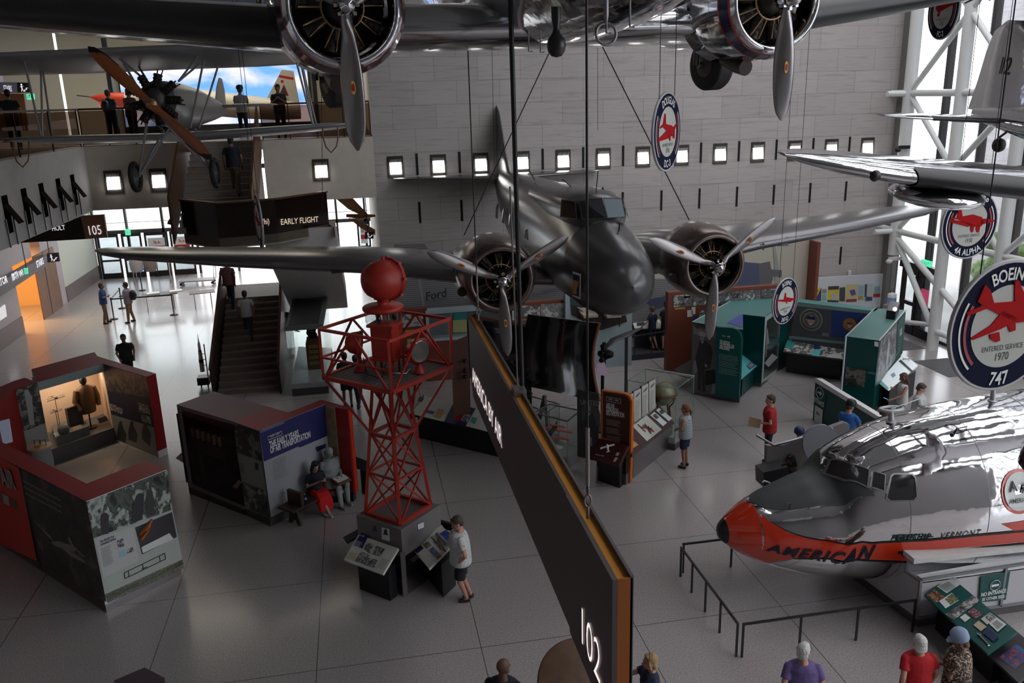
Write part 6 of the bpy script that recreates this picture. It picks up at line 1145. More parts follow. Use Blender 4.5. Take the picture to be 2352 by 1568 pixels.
seal((1092,292),92,mat('seal_cream',(.40,.40,.34),.5),mat('seal_dark',(.13,.14,.12),.5),1); seal((1402,330),55,mat('seal_orange',(.35,.17,.04),.5),None,0)
t,a,n=board('reader_board','long slanted crowd photograph table below the eagle seal',za([(868,545),(1355,612)]),za([(905,445),(1368,520)]),.80,.98,mat('board_photo',(.1,.1,.1),.5))
pics(t,a,n,[(za([(868,545),(905,445),(1368,520),(1355,612)]),photo('ph_crowd2',(.02,.022,.02),(.12,.13,.12),(.6,.6,.56),7,53)),(za([(880,512),(905,447),(972,455),(945,520)]),mat('teal_card',(.03,.25,.22),.45)),(za([(1112,490),(1165,488),(1160,528),(1112,530)]),NAVY),(za([(1110,532),(1170,530),(1155,588),(1095,580)]),mat('board_aqua')),(za([(1130,475),(1200,478),(1195,500),(1150,498)]),mat('board_aqua')),(za([(1228,575),(1330,560),(1345,608),(1215,595)]),mat('mural_white'))])
K3=thing('exhibit_kiosk','tall dark green kiosk block with pale trim and black projector box on top','exhibit kiosk',(16,23,0))
Q=[V(p) for p in g2(za([(1370,425),(1637,460),(1848,215),(1605,200)]))]; cQ=(Q[0]+Q[1]+Q[2]+Q[3])/4
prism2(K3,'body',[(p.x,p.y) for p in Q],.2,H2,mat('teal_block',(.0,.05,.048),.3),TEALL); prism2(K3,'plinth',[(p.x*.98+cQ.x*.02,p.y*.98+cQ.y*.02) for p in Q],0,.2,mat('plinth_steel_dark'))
q=MB(); q.bar(Q[0]+V3((0,0,H2)),Q[3]+V3((0,0,H2)),.03); q.bar(Q[1]+V3((0,0,H2)),Q[2]+V3((0,0,H2)),.03); q.bar(Q[0]+V3((0,0,.2)),Q[0]+V3((0,0,H2)),.04); q.build('edge_trim',mat('trim_pale'),K3)
a_,nQ=Q[0],(Q[1]-Q[0]).cross(V3((0,0,1))).normalized(); pQ=P_l(K3,a_,nQ); pQ('photo_window',[(1372,668),(1532,688),(1515,838),(1358,815)],photo('ph_kiosk',(.01,.012,.012),(.05,.05,.05),(.18,.17,.15),3,55)); pQ('slot',[(1545,706),(1608,716),(1606,732),(1543,722)],mat('slot_grey',(.1,.14,.15),.4),.012); pQ('thermostat',[(1600,465),(1632,470),(1632,508),(1600,502)],PWHITE,.03)
a_,nR=Q[1],(Q[2]-Q[1]).cross(V3((0,0,1))).normalized(); pR=P_l(K3,a_,nR); pR('photo_panel',[(1642,470),(1780,312),(1762,620),(1612,800)],photo('ph_stars',(.10,.10,.11),(.17,.17,.18),(.4,.4,.42),4,56)); pR('photo_figures',[(1710,450),(1718,470),(1712,560),(1700,640),(1688,660),(1692,560)],mat('mural_white'),.012); pR('teal_panel',[(1786,305),(1846,230),(1820,560),(1762,620)],mat('title_teal'),.01); 
for s,y in (('THE',395),('SPREAD',412),('FORWARD',430)): printed(K3,s,za([(1792,y)])[0],za([(1812,y-22)])[0],a_,nR,.09,PWHITE,.03,.02)
rows(K3,za([(1788,460)])[0],a_,nR,.5,8,.06,mat('print_mint'),za([(1808,435)])[0],.016)
b3=[G(x,y,2.33) for x,y in za([(1688,285),(1762,295),(1795,222),(1720,205)])]; t=thing('projector_box','black projector box with a bright lamp on top of the green kiosk block','projector',(b3[0].x,b3[0].y,2.33)); MB().prism([(p.x,p.y) for p in b3],2.33,2.6).build('housing',BLACK,t); MB().ball(G(*za([(1762,208)])[0],2.66),.06).build('lamp',mat('lamp_pink',(1,.75,.7),.5,emit=6),t)
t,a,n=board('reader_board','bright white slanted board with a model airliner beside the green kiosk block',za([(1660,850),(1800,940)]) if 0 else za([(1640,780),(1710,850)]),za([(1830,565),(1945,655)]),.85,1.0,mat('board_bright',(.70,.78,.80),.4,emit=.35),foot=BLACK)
pics(t,a,n,[(za([(1790,625),(1808,612),(1912,708),(1900,722)]),INK),(za([(1632,800),(1650,778),(1715,840),(1700,858)]),mat('aqua_pale',(.25,.55,.52),.5)),(za([(1725,735),(1755,715),(1770,740),(1745,760)]),mat('lilac_card',(.4,.42,.55),.5))])
mc=PN(*za([(1868,625)])[0],a,n)+n*.08; t2=thing('model_airliner','small grey model airliner on the bright white slanted board','model airplane',tuple(mc)); d=V3((1,0,0)); MB().tube([mc-d*.18,mc+d*.18],.025,8).build('fuselage',STEEL,t2); MB().bar(mc-V3((.06,.16,0)),mc+V3((-.06,.16,0)),.06,.01).build('wing',STEEL,t2)
# ================= airline expansion kiosk =================
K4=thing('exhibit_kiosk','maroon kiosk AIRLINE EXPANSION AND INNOVATION with orange edge and small white model','exhibit kiosk',(5.6,18.4,0))
z4=lambda L:Z(L,3.92,1200,800)
a4=V(G(1447,1109)); b4=V(G(1376,1090)); n4_=(a4-b4).cross(V3((0,0,1))).normalized(); d4=(a4-b4).normalized(); a4.z=0
pp=[PN(x,y,a4,n4_) for x,y in z4([(712,375),(920,405),(965,428),(988,475),(970,1210),(700,1140)])]; MB().slab(pp,n4_,.10).build('title_panel',ORANGE,K4)
p5=lambda nm,px,m,o=.006:plate(K4,nm,z4(px),a4,n4_,m,o); p5('panel_face',[(728,388),(915,416),(950,436),(970,478),(962,880),(722,800)],MAROON)
printed(K4,'AIRLINE',z4([(755,530)])[0],z4([(832,543)])[0],a4,n4_,.13,PWHITE,.03,.012); printed(K4,'EXPANSION',z4([(755,565)])[0],z4([(867,585)])[0],a4,n4_,.13,PWHITE,.03,.012); printed(K4,'AND INNOVATION',z4([(755,597)])[0],z4([(920,622)])[0],a4,n4_,.13,PWHITE,.03,.012); printed(K4,'1927 - 1941',z4([(775,462)])[0],z4([(870,478)])[0],a4,n4_,.05,PWHITE,.01,.012)
q=MB(); c4=[PN(x,y,a4,n4_)+n4_*.012 for x,y in z4([(757,434),(888,455),(887,494),(757,470)])]
for i in range(4): q.bar(c4[i],c4[(i+1)%4],.006)
q.build('date_box',PWHITE,K4)
for k in range(3): rows(K4,z4([(757,640+72*k)])[0],a4,n4_,.40,4,.04,mat('print_rose',(.45,.33,.31),.5),z4([(938,672+72*k)])[0],.012)
prism2(K4,'base',[(b4.x,b4.y),(a4.x-.03,a4.y+.01),(a4.x-.03-n4_.x*-.14,a4.y+n4_.y*.14),(b4.x+n4_.x*.14,b4.y+n4_.y*.14)],0,.28,STEEL); prism2(K4,'base_black',[(b4.x,b4.y),(a4.x-.05,a4.y),(a4.x-.05+n4_.x*.12,a4.y+n4_.y*.12),(b4.x+n4_.x*.12,b4.y+n4_.y*.12)],.28,.8,BLACK)
t,a,n=board('reader_board','dark maroon slanted touch board with white model plane in front of the maroon panel',z4([(608,965),(868,1050)]),z4([(685,808),(955,870)]),.76,1.0,mat('board_maroon',(.05,.008,.010),.4),th=.10,foot=BLACK)
mc=PN(*z4([(768,895)])[0],a,n)+n*.02; wl,wr_=PN(*z4([(703,908)])[0],a,n)+n*.03,PN(*z4([(833,872)])[0],a,n)+n*.03; tl,hd_=PN(*z4([(773,935)])[0],a,n)+n*.025,PN(*z4([(766,875)])[0],a,n)+n*.03
t2=thing('model_airplane','white relief model airplane on the dark maroon slanted board','model airplane',tuple(mc)); MB().bar(wl,wr_,.05,.02,up=n).build('wing',WHITE,t2); MB().tube([tl,(tl+hd_)/2,hd_],[.012,.03,.025],8).build('fuselage',WHITE,t2); MB().bar(tl-(wr_-wl)*.12,tl+(wr_-wl)*.12,.03,.012,up=n).build('tail',WHITE,t2)
printed(t,"TODAY'S ACT OF AIR",z4([(655,958)])[0],z4([(735,975)])[0],a,n,.02,PWHITE,.02,.01); rows(t,z4([(835,985)])[0],a,n,.08,8,.018,PWHITE,z4([(862,990)])[0]); rows(t,z4([(852,940)])[0],a,n,.08,6,.018,PWHITE,z4([(885,947)])[0])
prism2(K4,'photo_panel',[(b4.x-d4.x*.02,b4.y-d4.y*.02),(b4.x-d4.x*.58,b4.y-d4.y*.58),(b4.x-d4.x*.58-n4_.x*-.05,b4.y-d4.y*.58+.05),(b4.x,b4.y+.05)],.35,2.15,mat('mural_dark',(.045,.05,.052),.5))
p6=p5; p6('photo_arch',[(530,560),(560,505),(620,485),(680,520),(705,600),(700,700),(540,640)],mat('mural_mid',(.09,.095,.095),.5),.012); p6('coat_print',[(585,575),(630,580),(660,630),(665,700),(640,760),(640,830),(628,880),(612,880),(600,800),(565,740),(560,640)],mat('print_uniform',(.035,.045,.05),.5),.018); p6('face_print',[(588,520),(612,515),(618,550),(600,572),(585,555)],mat('mural_face'),.02); p6('collar_print',[(590,575),(622,578),(605,600)],mat('mural_white'),.021); p6('legs_print',[(600,800),(628,795),(632,870),(618,880),(610,850),(603,875)],mat('mural_face'),.019)
printed(K4,'UNITED',z4([(525,500)])[0],z4([(700,512)])[0],a4,n4_,.12,mat('mural_face'),.02,.013)
t,a,n=board('reader_board','maroon slanted board with airplane outline drawing and open book beside the tall white charts',z4([(985,975),(1372,672)]),z4([(985,702),(1235,515)]),.75,1.15,mat('board_plum',(.075,.03,.03),.45),foot=STEEL)
pics(t,a,n,[(z4([(990,700),(1115,600),(1255,730),(1120,835)]),CREAM),(z4([(985,820),(1045,868),(985,905)]),mat('orange_card',(.65,.32,.10),.5)),(z4([(1150,602),(1228,535),(1348,630),(1265,700)]),PWHITE)])
q=MB(); cs=[PN(x,y,a,n)+n*.014 for x,y in z4([(1035,685),(1105,750),(1080,690),(1180,750),(1065,710),(1165,725),(1100,680),(1145,760),(1130,700),(1155,770)])]
for i in range(0,10,2): q.bar(cs[i],cs[i+1],.05,.004,up=n)
q.build('outline_print',mat('print_brown',(.20,.05,.035),.5),t); q=MB(); bl=[PN(x,y,a,n)+n*.03 for x,y in z4([(1190,568),(1305,665)])]; q.bar(bl[0],bl[1],.05,.03,up=n); q.build('book_spine',INK,t); pics(t,a,n,[(z4([(1170,605),(1190,590),(1225,625),(1205,640)]),mat('mural_mid')),(z4([(1225,570),(1245,555),(1275,580),(1255,595)]),mat('mural_mid'))],.03)
na_=V3((-.62,-.78,0)).normalized()
for i,(q4,l) in enumerate(((z4([(960,418),(998,400),(1000,665),(962,690)]),'narrow white aircraft chart panel nearest the maroon title panel'),(z4([(1003,388),(1066,358),(1068,620),(1003,665)]),'second white aircraft chart panel from the maroon title panel'),(z4([(1074,342),(1133,312),(1133,575),(1074,620)]),'third white aircraft chart panel from the maroon title panel'),(z4([(1139,302),(1196,274),(1196,530),(1139,575)]),'white aircraft chart panel in front of the globe'))):
    aw=G(*z4([(1235,515)])[0],1.15); P=[PN(x,y,aw,nw_) for x,y in q4] if 0 else None
    A_,B_=G(*z4([(985,702)])[0],1.15),aw; nw_=(B_-A_).cross(V3((0,0,1))).normalized(); P=[PN(x,y,A_,nw_) for x,y in q4]; t=thing('chart_panel',l,'panel',tuple(P[3]),group=None); MB().slab(P,nw_,.05).build('panel',mat('panel_plum',(.12,.06,.06),.5),t)
    f=MB(); f.add([p+nw_*.004 for p in P],[(0,1,2,3)],False); f.build('chart_face',CREAM,t); x0,y0=q4[0]; x1,y1=q4[1]
    q=MB(); mq=lambda u,v:(P[0]*(1-u)+P[1]*u)*(1-v)+(P[3]*(1-u)+P[2]*u)*v+nw_*.008
    if nw_.dot(C0-P[0])<0: pass
    q.bar(mq(.25,.2),mq(.8,.13),.05,.004,up=nw_); q.bar(mq(.4,.14),mq(.6,.2),.03,.004,up=nw_); q.build('airplane_print',mat('print_slate',(.15,.16,.2),.5),t); rows(t,(x0+.12*(x1-x0),y0+.35*(q4[3][1]-y0)+.1*(y1-y0)),P[0],nw_,(P[1]-P[0]).length*.75,14,.045,mat('print_grey'),(x1,y1+.35*(q4[3][1]-y0)),.009)
# globe in its glass case
ct=[G(x,y,1.75) for x,y in z4([(1110,182),(1545,252),(1385,362),(950,287)])]; t=thing('globe_case','large glass case around the antique globe','display case',((ct[0].x+ct[2].x)/2,(ct[0].y+ct[2].y)/2,0))
q=MB()
for i in range(4): j=(i+1)%4; q.add([ct[i],ct[j],V3((ct[j].x,ct[j].y,.35)),V3((ct[i].x,ct[i].y,.35))],[(0,1,2,3)])
q.add(ct,[(0,1,2,3)]); q.build('glass',CASEG,t); q=MB()
q.bar(ct[0],ct[1],.05); q.build('light_bar',mat('trim_pale'),t); q=MB()
for i,j in ((1,2),(2,3),(3,0)): q.bar(ct[i],ct[j],.014)
for c in ct: q.bar(c,V3((c.x,c.y,.35)),.012)
q.build('glass_edge',mat('glass_edge_green',(.10,.30,.24),.3),t); MB().prism([(c.x,c.y) for c in ct],.0,.18).build('plinth',mat('plinth_dark'),t); MB().prism([(c.x,c.y) for c in ct],.18,.35).build('base',mat('base_light',(.33,.34,.34),.5),t)
gc=(ct[0]+ct[1]+ct[2]+ct[3])/4; gz=PY(*z4([(1272,405)])[0],gc.y); gc=V3((gz.x,gc.y,gz.z)); gr=100/3.92/FPX*(gc-C0).length*1.04
t=thing('globe','antique olive globe in a wooden ring stand inside the glass case','globe',(gc.x,gc.y,.35)); MB().ball(gc,gr,28,18).build('sphere',mat('globe_olive',(.30,.28,.17),.35,var=.35,vscale=3,coat=.3),t); GW=mat('globe_wood',(.16,.06,.035),.4); MB().lathe([(gr*1.04,-.02),(gr*1.22,-.02),(gr*1.22,.02),(gr*1.04,.02)],gc,(0,0,1),32,False,False).build('horizon_ring',GW,t)
MB().tube([gc+V3((gr*1.06*math.cos(a)*.9,gr*.3*math.cos(a),gr*1.06*math.sin(a))) for a in [2*pi*i/32 for i in range(32)]],.015,6,closed=True).build('meridian_ring',mat('globe_brass',(.3,.2,.08),.35,.9),t)
for k in range(4):
    a=k*pi/2+.6; d=V3((math.cos(a),math.sin(a),0)); MB().tube([gc+d*gr*1.15,gc+d*gr*1.0-V3((0,0,gr*.6)),gc+d*gr*.6-V3((0,0,gr*1.1)),V3((gc.x,gc.y,.36))+d*gr*.9],[.03,.02,.025,.03],8).build('leg',GW,t)
# ================= centre: black curved screen, whirlwind wall, engines =================
t=thing('curved_screen','large glossy black curved panel with brown edge standing in the middle','panel',(4.3,20.5,0)); Yc=20.6
BG=mat('gloss_black',(.006,.006,.007),.18,coat=.5); mb=MB(); L_,R_=[],[]
for k in range(13):
    u=k/12; xl_=1213-6*math.sin(pi*u)-0*u; xr_=1373-9*math.sin(pi*u); yl_=722+165*u; yr_=742+180*u
    L_.append(PY(xl_,yl_,Yc)+V3((0,.25*math.sin(pi*u),0))); R_.append(PY(xr_,yr_,Yc)+V3((0,.25*math.sin(pi*u),0)))
mb.loft([[l,r,r+V3((0,.06,0)),l+V3((0,.06,0))] for l,r in zip(L_,R_)]); mb.build('panel',BG,t); mb=MB(); mb.loft([[r+V3((0,-.02,0)),r+V3((.08,-.02,0)),r+V3((.08,.1,0)),r+V3((0,.1,0))] for r in R_]); mb.build('edge_trim',mat('edge_brown',(.22,.07,.035),.5),t)
bp=(L_[-1]+R_[-1])/2
for s_ in (-.5,.5): MB().bar(V3((bp.x+s_,bp.y,bp.z)),V3((bp.x+s_*1.5,bp.y+.5,0)),.08).bar(V3((bp.x+s_,bp.y,bp.z)),V3((bp.x+s_,bp.y-.4,0)),.06).build('leg',mat('leg_slate',(.12,.12,.13),.5),t)
t=thing('title_wall','black low wall lettered WRIGHT WHIRLWIND behind the hanging sign','wall panel',(3.3,22,0)); Yw=22.2; yslab([(1105,733),(1220,752),(1212,836),(1130,820)],Yw,.1).build('panel',BG,t); yslab([(1103,728),(1220,747),(1220,753),(1105,735)],Yw-.02,.3).build('top_cap',mat('cap_brown2',(.14,.06,.05),.5),t); P=PY(1130,820,Yw); MB().box(P.x,P.x+1.1,Yw+.02,Yw+.2,0,P.z+.05).build('support',BLACK,t)
for s,p,q_ in (('WRIGHT',(1135,757),(1158,761)),('WHIRLWIND',(1137,763.5),(1170,769))): printed(t,s,p,q_,(0,Yw,0),(0,-1,0),.06,mat('print_pinkwhite',(.6,.5,.5),.5),.02,.01)
def radial(c,d,r,label):
    c=V3(c); d=V3(d).normalized(); t=thing('radial_engine',label,'engine',tuple(c)); MB().lathe([(.001,-.15),(r*.2,-.12),(r*.35,0),(r*.35,.2),(r*.2,.3)],c,d,16).build('crankcase',ENG,t); x_=d.orthogonal().normalized(); y_=d.cross(x_)
    for k in range(9):
        e=x_*math.cos(k*2*pi/9)+y_*math.sin(k*2*pi/9); pr=[]
        for i in range(7): h=r*(.35+.55*i/6); pr+=[(r*.13 if i%2 else r*.16,h),(r*.13 if i%2 else r*.16,h+.001)]
        MB().lathe(pr,c+d*.03,e,8).build('cylinder',mat('engine_black',(.02,.02,.02),.35,.7),t)
    MB().tube([c,V3((c.x,c.y,0))],.05,8).lathe([(.001,0),(.35,0),(.35,.04)],(c.x,c.y,0),(0,0,1),20).build('stand',BLACK,t); return t
radial(PY(1192,872,19.8),(-.8,-.6,0),.55,'dark radial engine on a stand left of the black curved panel'); radial(PY(1384,812,21.8),(.8,-.5,0),.36,'dark radial engine just right of the black curved panel')
obj1('pink_panel','pale pink lit information panel right of the black curved panel','panel',yslab([(1371,836),(1389,832),(1397,864),(1371,860)],20.9,.02),mat('pink_pale',(.75,.55,.72),.4))
def gcase(px,z,zb,label,edge=True):
    c=[G(x,y,z) for x,y in px]; m_=(c[0]+c[2])/2; t=thing('display_case',label,'display case',(m_.x,m_.y,0)); q=MB()
    for i in range(4): j=(i+1)%4; q.add([c[i],c[j],V3((c[j].x,c[j].y,zb)),V3((c[i].x,c[i].y,zb))],[(0,1,2,3)])
    q.add(c,[(0,1,2,3)]); q.build('glass',CASEG,t); q=MB()
    for i in range(4): q.bar(c[i],c[(i+1)%4],.03); q.bar(c[i],V3((c[i].x,c[i].y,zb)),.012)
    q.build('frame',mat('case_rail',(.30,.30,.30),.35,.8),t); MB().prism([(p.x,p.y) for p in c],.0,zb).build('base',mat('base_light'),t); return t,m_
t,m_=gcase(z4([(100,580),(400,655),(525,560),(240,500)]),1.35,.35,'low glass case holding a red model biplane beside the photo panel')
rm=mat('model_red',(.55,.02,.015),.35); t=thing('model_airplane','red model biplane with black nose inside the low glass case','model airplane',tuple(m_+V3((0,0,.85))))
c=PY(*z4([(290,715)])[0],m_.y)
for p,q_ in (((172,708),(440,752)),((250,792),(415,815)),((238,682),(382,705))): MB().bar(PY(*z4([p])[0],m_.y),PY(*z4([q_])[0],m_.y),.16 if p[1]!=682 else .10,.02).build('wing',rm,t)
MB().tube([PY(*z4([(310,655)])[0],m_.y+.3),PY(*z4([(300,700)])[0],m_.y+.1),PY(*z4([(240,775)])[0],m_.y-.2)],[.02,.05,.07],8).build('fuselage',mat('model_black',(.02,.02,.022),.4),t); obj1('label_card','white label card on the floor of the low glass case','card',MB().slab([PY(x,y,m_.y-.1) for x,y in z4([(255,852),(372,882),(330,940),(268,915)])],(0,-1,.6),.01),CREAM)
gcase(z4([(-60,470),(220,570),(330,500),(60,425)]) ,1.3,.5,'glass case with small dark items under the black curved panel')
# long reader rail and brown end panel on the left of the sign
z7=lambda L:Z(L,3.136,900,650)
t,a,n=board('reader_board','long slanted reader board with cream and navy panels behind the red tower',z7([(130,945),(760,1085)]),z7([(225,805),(760,950)]),.80,1.05,mat('board_black',(.015,.015,.018),.4))
pics(t,a,n,[(z7([(135,940),(235,810),(445,862),(375,998)]),CREAM),(z7([(378,998),(448,862),(605,905),(530,1030)]),NAVY),(z7([(532,1030),(605,905),(700,940),(690,1072)]),CREAM),(z7([(440,985),(475,932),(515,940),(492,995)]),RED),(z7([(492,995),(522,940),(572,950),(545,1005)]),photo('ph_r1',scale=12,seed=61)),(z7([(302,965),(335,905),(380,918),(350,980)]),mat('poster_orange',(.6,.35,.08),.5)),(z7([(248,935),(258,915),(310,928),(300,948)]),mat('blue_card')),(z7([(185,850),(200,820),(235,825),(215,858)]),INK),(z7([(565,1000),(580,965),(615,975),(600,1015)]),mat('poster_teal',(.05,.35,.33),.5))])
T=thing('end_panel','brown slanted end panel with three black knobs left of the hanging sign','panel',(2.2,22,0)); yslab([(1036,788),(1078,770),(1081,960),(1043,975)],21.5,.08).build('panel',mat('panel_brown',(.13,.06,.04),.5),T)
for y in (829,852,865): MB().ball(PY(1068,y,21.4),.06).build('knob',BLACK,T)
# ================= exhibits along the stone wall =================
t=thing('mural_wall','long grey ribbed mural wall with a tri-motor airplane tail picture','mural',(9,28.9,0)); Ym=28.9
RIB=mat('mural_ribbed',(.22,.22,.225),.55); nt=RIB.node_tree; tc=nt.nodes.new('ShaderNodeTexCoord'); wv=nt.nodes.new('ShaderNodeTexWave'); wv.bands_direction='Z'; wv.inputs['Scale'].default_value=4.5; wv.inputs['Distortion'].default_value=1.5; nt.links.new(tc.outputs['Object'],wv.inputs[0]); nt.links.new(ramp(nt,wv.outputs['Fac'],[(.0,(.13,.13,.14)),(.5,(.24,.24,.245)),(1,(.30,.30,.30))]),nt.nodes['Principled BSDF'].inputs['Base Color'])
xa,xb=PY(905,650,Ym).x,PY(1856,600,Ym).x; zt_=3.75; MURC=mat('mural_cream',(.52,.49,.40),.6)
MB().box(xa,xb,Ym,Ym+.12,0,zt_).build('wall',MURC,t); MB().box(xb,xb+.12,Ym-.6,Ym+.12,0,zt_).build('end_post',RUST,t)
pm_=lambda nm,px,m,o=.006:plate(t,nm,px,(0,Ym,0),(0,-1,0),m,o)
pm_('tail_print',[(905,560),(975,560),(1068,684),(1000,712),(905,712)],RIB); pm_('tail_print',[(968,640),(985,635),(1068,684),(1000,700),(975,705)],RIB,.012); pm_('fuselage_print',[(975,706),(1068,684),(1300,640),(1420,600),(1500,560),(1500,760),(975,760)],RIB,.01); pm_('hinge_print',[(960,635),(964,635),(976,705),(972,706)],mat('mural_pale'),.016)
printed(t,'N9669',(930,632),(972,622),(0,Ym,0),(0,-1,0),.18,mat('print_slate'),.03,.02); printed(t,'Ford',(977,690),(1026,680),(0,Ym,0),(0,-1,0),.30,INK,.02,.02,slant=.2); printed(t,'TRI-MOTOR',(980,697),(1028,687),(0,Ym,0),(0,-1,0),.10,mat('print_slate'),.03,.02); printed(t,'AMERICAN AIRWAYS',(1185,692),(1286,666),(0,Ym,0),(0,-1,0),.16,mat('print_slate'),.02,.02)
pm_('nose_print',[(1440,700),(1500,640),(1560,640),(1700,600),(1750,605),(1750,670),(1600,760),(1440,760)],RIB,.014); pm_('nose_print',[(1685,600),(1745,605),(1745,660),(1700,665),(1640,640)],mat('print_navy_grey',(.08,.09,.16),.5),.018); pm_('engine_print',[(1742,605),(1768,600),(1775,640),(1770,655),(1745,655)],mat('print_engine',(.13,.13,.13),.5),.02); pm_('propeller_print',[(1775,560),(1780,562),(1788,610),(1786,655),(1779,655),(1778,610)],mat('mural_pale'),.022); pm_('strut_print',[(1530,635),(1600,660),(1596,672),(1535,650)],mat('print_navy_grey'),.02); pm_('strut_print',[(1480,690),(1650,650),(1650,664),(1540,700),(1500,712)],mat('print_navy_grey'),.019); pm_('hub_print',[(1768,618),(1795,620),(1795,636),(1768,634)],mat('print_engine'),.024)
def dwall(px,Y,label,m,cap=.25): # exhibit wall standing on the floor
    t=thing('exhibit_wall',label,'wall panel',(PY(*px[0],Y).x,Y,0)); a,b_=PY(*px[0],Y),PY(*px[1],Y); MB().box(a.x,b_.x,Y,Y+cap,0,a.z).build('wall',m,t); return t,(0,Y,0),(0,-1,0)
t,a,n=dwall([(914,712),(980,705)],27.4,'rust brown wall panel with a seaplane photograph behind the tower',RUST)
for px,m in (([(920,722),(972,718),(972,748),(922,752)],photo('ph_w1',scale=4,seed=71)),([(918,758),(962,756),(962,762),(918,764)],mat('orange_text',(.6,.3,.05),.5)),([(935,778),(965,776),(965,800),(936,802)],mat('poster_orange')),([(966,776),(1000,774),(1000,800),(966,802)],PWHITE),([(985,772),(1000,770),(1000,784),(985,786)],mat('poster_orange'))): plate(t,'picture',px,a,n,m,.02)
t=thing('display_case','pale blue framed display case with yellow map and small models','display case',(PY(978,740,27.3).x,27.3,0)); FB=mat('frame_blue',(.42,.52,.54),.4); Yd=27.3
P1,P2,P3,P4=[PY(x,y,Yd) for x,y in ((979,722),(1180,706),(1182,745),(984,778))]
MB().box(P1.x,P2.x,Yd+.4,Yd+.45,P4.z,P1.z).build('case_back',mat('case_grey_in',(.20,.20,.22),.6),t); MB().box(P1.x-.02,P2.x+.02,Yd,Yd+.45,P1.z,P1.z+.1).build('case_top',FB,t); MB().box(P1.x-.02,P1.x+.08,Yd,Yd+.4,P4.z,P1.z).build('case_side',FB,t); MB().box(P2.x-.06,P2.x+.02,Yd,Yd+.4,P4.z,P1.z).build('case_side',FB,t); MB().box(P1.x-.02,P2.x+.02,Yd,Yd+.45,P4.z-.1,P4.z).build('case_sill',FB,t); MB().box(P1.x,P2.x,Yd+.02,Yd+.45,0,P4.z-.1).build('case_base',RUST,t); MB().add([(P1.x,Yd+.01,P4.z),(P2.x,Yd+.01,P4.z),(P2.x,Yd+.01,P1.z),(P1.x,Yd+.01,P1.z)],[(0,1,2,3)]).build('pane',CASEG,t)
for px,m in (([(1040,735),(1075,733),(1075,762),(1040,763)],mat('map_yellow',(.65,.58,.25),.5)),([(1042,719),(1072,716),(1072,733),(1043,735)],mat('poster_teal'))): plate(t,'picture',px,(0,Yd+.38,0),(0,-1,0),m,.01)
t,a,n=dwall([(1178,697),(1305,687)],27.4,'rust brown wall panel with two airplane photographs and modern airport text',RUST)
for px,m in (([(1186,702),(1240,700),(1240,728),(1187,728)],photo('ph_w2',scale=4,seed=72)),([(1242,698),(1304,695),(1304,732),(1242,728)],photo('ph_w3',(.1,.1,.1),(.35,.35,.33),(.6,.6,.56),4,73)),([(1192,733),(1212,732),(1212,735),(1192,736)],mat('orange_text'))): plate(t,'picture',px,a,n,m,.02)
t,a,n=dwall([(1298,650),(1452,720)],27.2,'pale blue exhibit wall holding the slanted seat display',mat('pale_blue_wall',(.36,.46,.48),.5))
plate(t,'picture',[(1310,682),(1430,690),(1440,738),(1380,758),(1312,722)],a,n,mat('seat_backdrop',(.035,.022,.02),.5),.03); plate(t,'picture',[(1310,682),(1430,690),(1430,708),(1312,700)],a,n,mat('seat_teal',(.02,.07,.07),.5),.035)
def seat(px,label):
    P=PY(px[0],px[1],27.0); t=thing('wicker_seat',label,'chair',tuple(P-V3((0,0,.35)))); WK=mat('seat_cream',(.42,.36,.29),.6); MB().box(P.x-.25,P.x+.25,P.y-.3,P.y+.1,P.z-.04,P.z+.05).build('seat',WK,t); MB().slab([P+V3((-.25,.1,0)),P+V3((.25,.1,0)),P+V3((.1,.3,.6)),P+V3((-.4,.3,.6))],(0,-1,0),.06).build('backrest',WK,t)
    for s_ in (-.27,.27): MB().bar(P+V3((s_,-.3,.2)),P+V3((s_-.06,.15,.22)),.06).build('armrest',WK,t)
    for sx in (-.2,.2):
        for sy in (-.25,.05): MB().bar(P+V3((sx,sy,0)),P+V3((sx,sy,-.38)),.035).build('leg',BRONZE,t)
seat((1352,722),'left cream airplane cabin seat in the slanted display'); seat((1405,722),'right cream airplane cabin seat in the slanted display')
t,a,n=dwall([(1535,672),(1800,655)],26.2,'rust brown photo wall FLYING STARS with black and white portraits',RUST); plate(t,'lettering_panel',[(1549,707),(1573,705),(1573,709),(1549,711)],a,n,mat('orange_text'),.02)
for px,m in (([(1546,678),(1590,675),(1590,703),(1546,705)],photo('ph_p1',scale=5,seed=74)),([(1592,675),(1628,673),(1630,700),(1592,702)],photo('ph_p2',scale=5,seed=75)),([(1640,672),(1662,671),(1662,698),(1640,698)],photo('ph_p5',scale=5,seed=76)),([(1664,672),(1706,668),(1706,690),(1660,700)],photo('ph_p3',scale=5,seed=77)),([(1707,668),(1746,665),(1746,685),(1707,690)],photo('ph_p4',scale=5,seed=78)),([(1748,665),(1785,662),(1785,680),(1748,685)],photo('ph_p6',scale=5,seed=79)),([(1578,712),(1590,711),(1590,726),(1578,728)],CREAM),([(1588,705),(1597,704),(1597,720),(1588,722)],CREAM),([(1606,713),(1620,712),(1620,728),(1606,730)],photo('ph_p7',scale=10,seed=80)),([(1591,727),(1603,725),(1603,730),(1591,732)],mat('blue_card')),([(1571,680),(1585,679),(1585,683),(1571,684)],mat('orange_text'))): plate(t,'picture',px,a,n,m,.02)
t,a,n=board('reader_board','cream slanted reader board with a lit dark inset where two boys stand',[(1458,754),(1545,752)],[(1448,727),(1540,720)],.95,1.2,CREAM,foot=mat('slate_blue',(.03,.035,.05),.5)); pics(t,a,n,[([(1463,741),(1480,739),(1482,747),(1463,749)],INK),([(1457,729),(1477,728),(1478,733),(1458,734)],mat('print_brown'))])
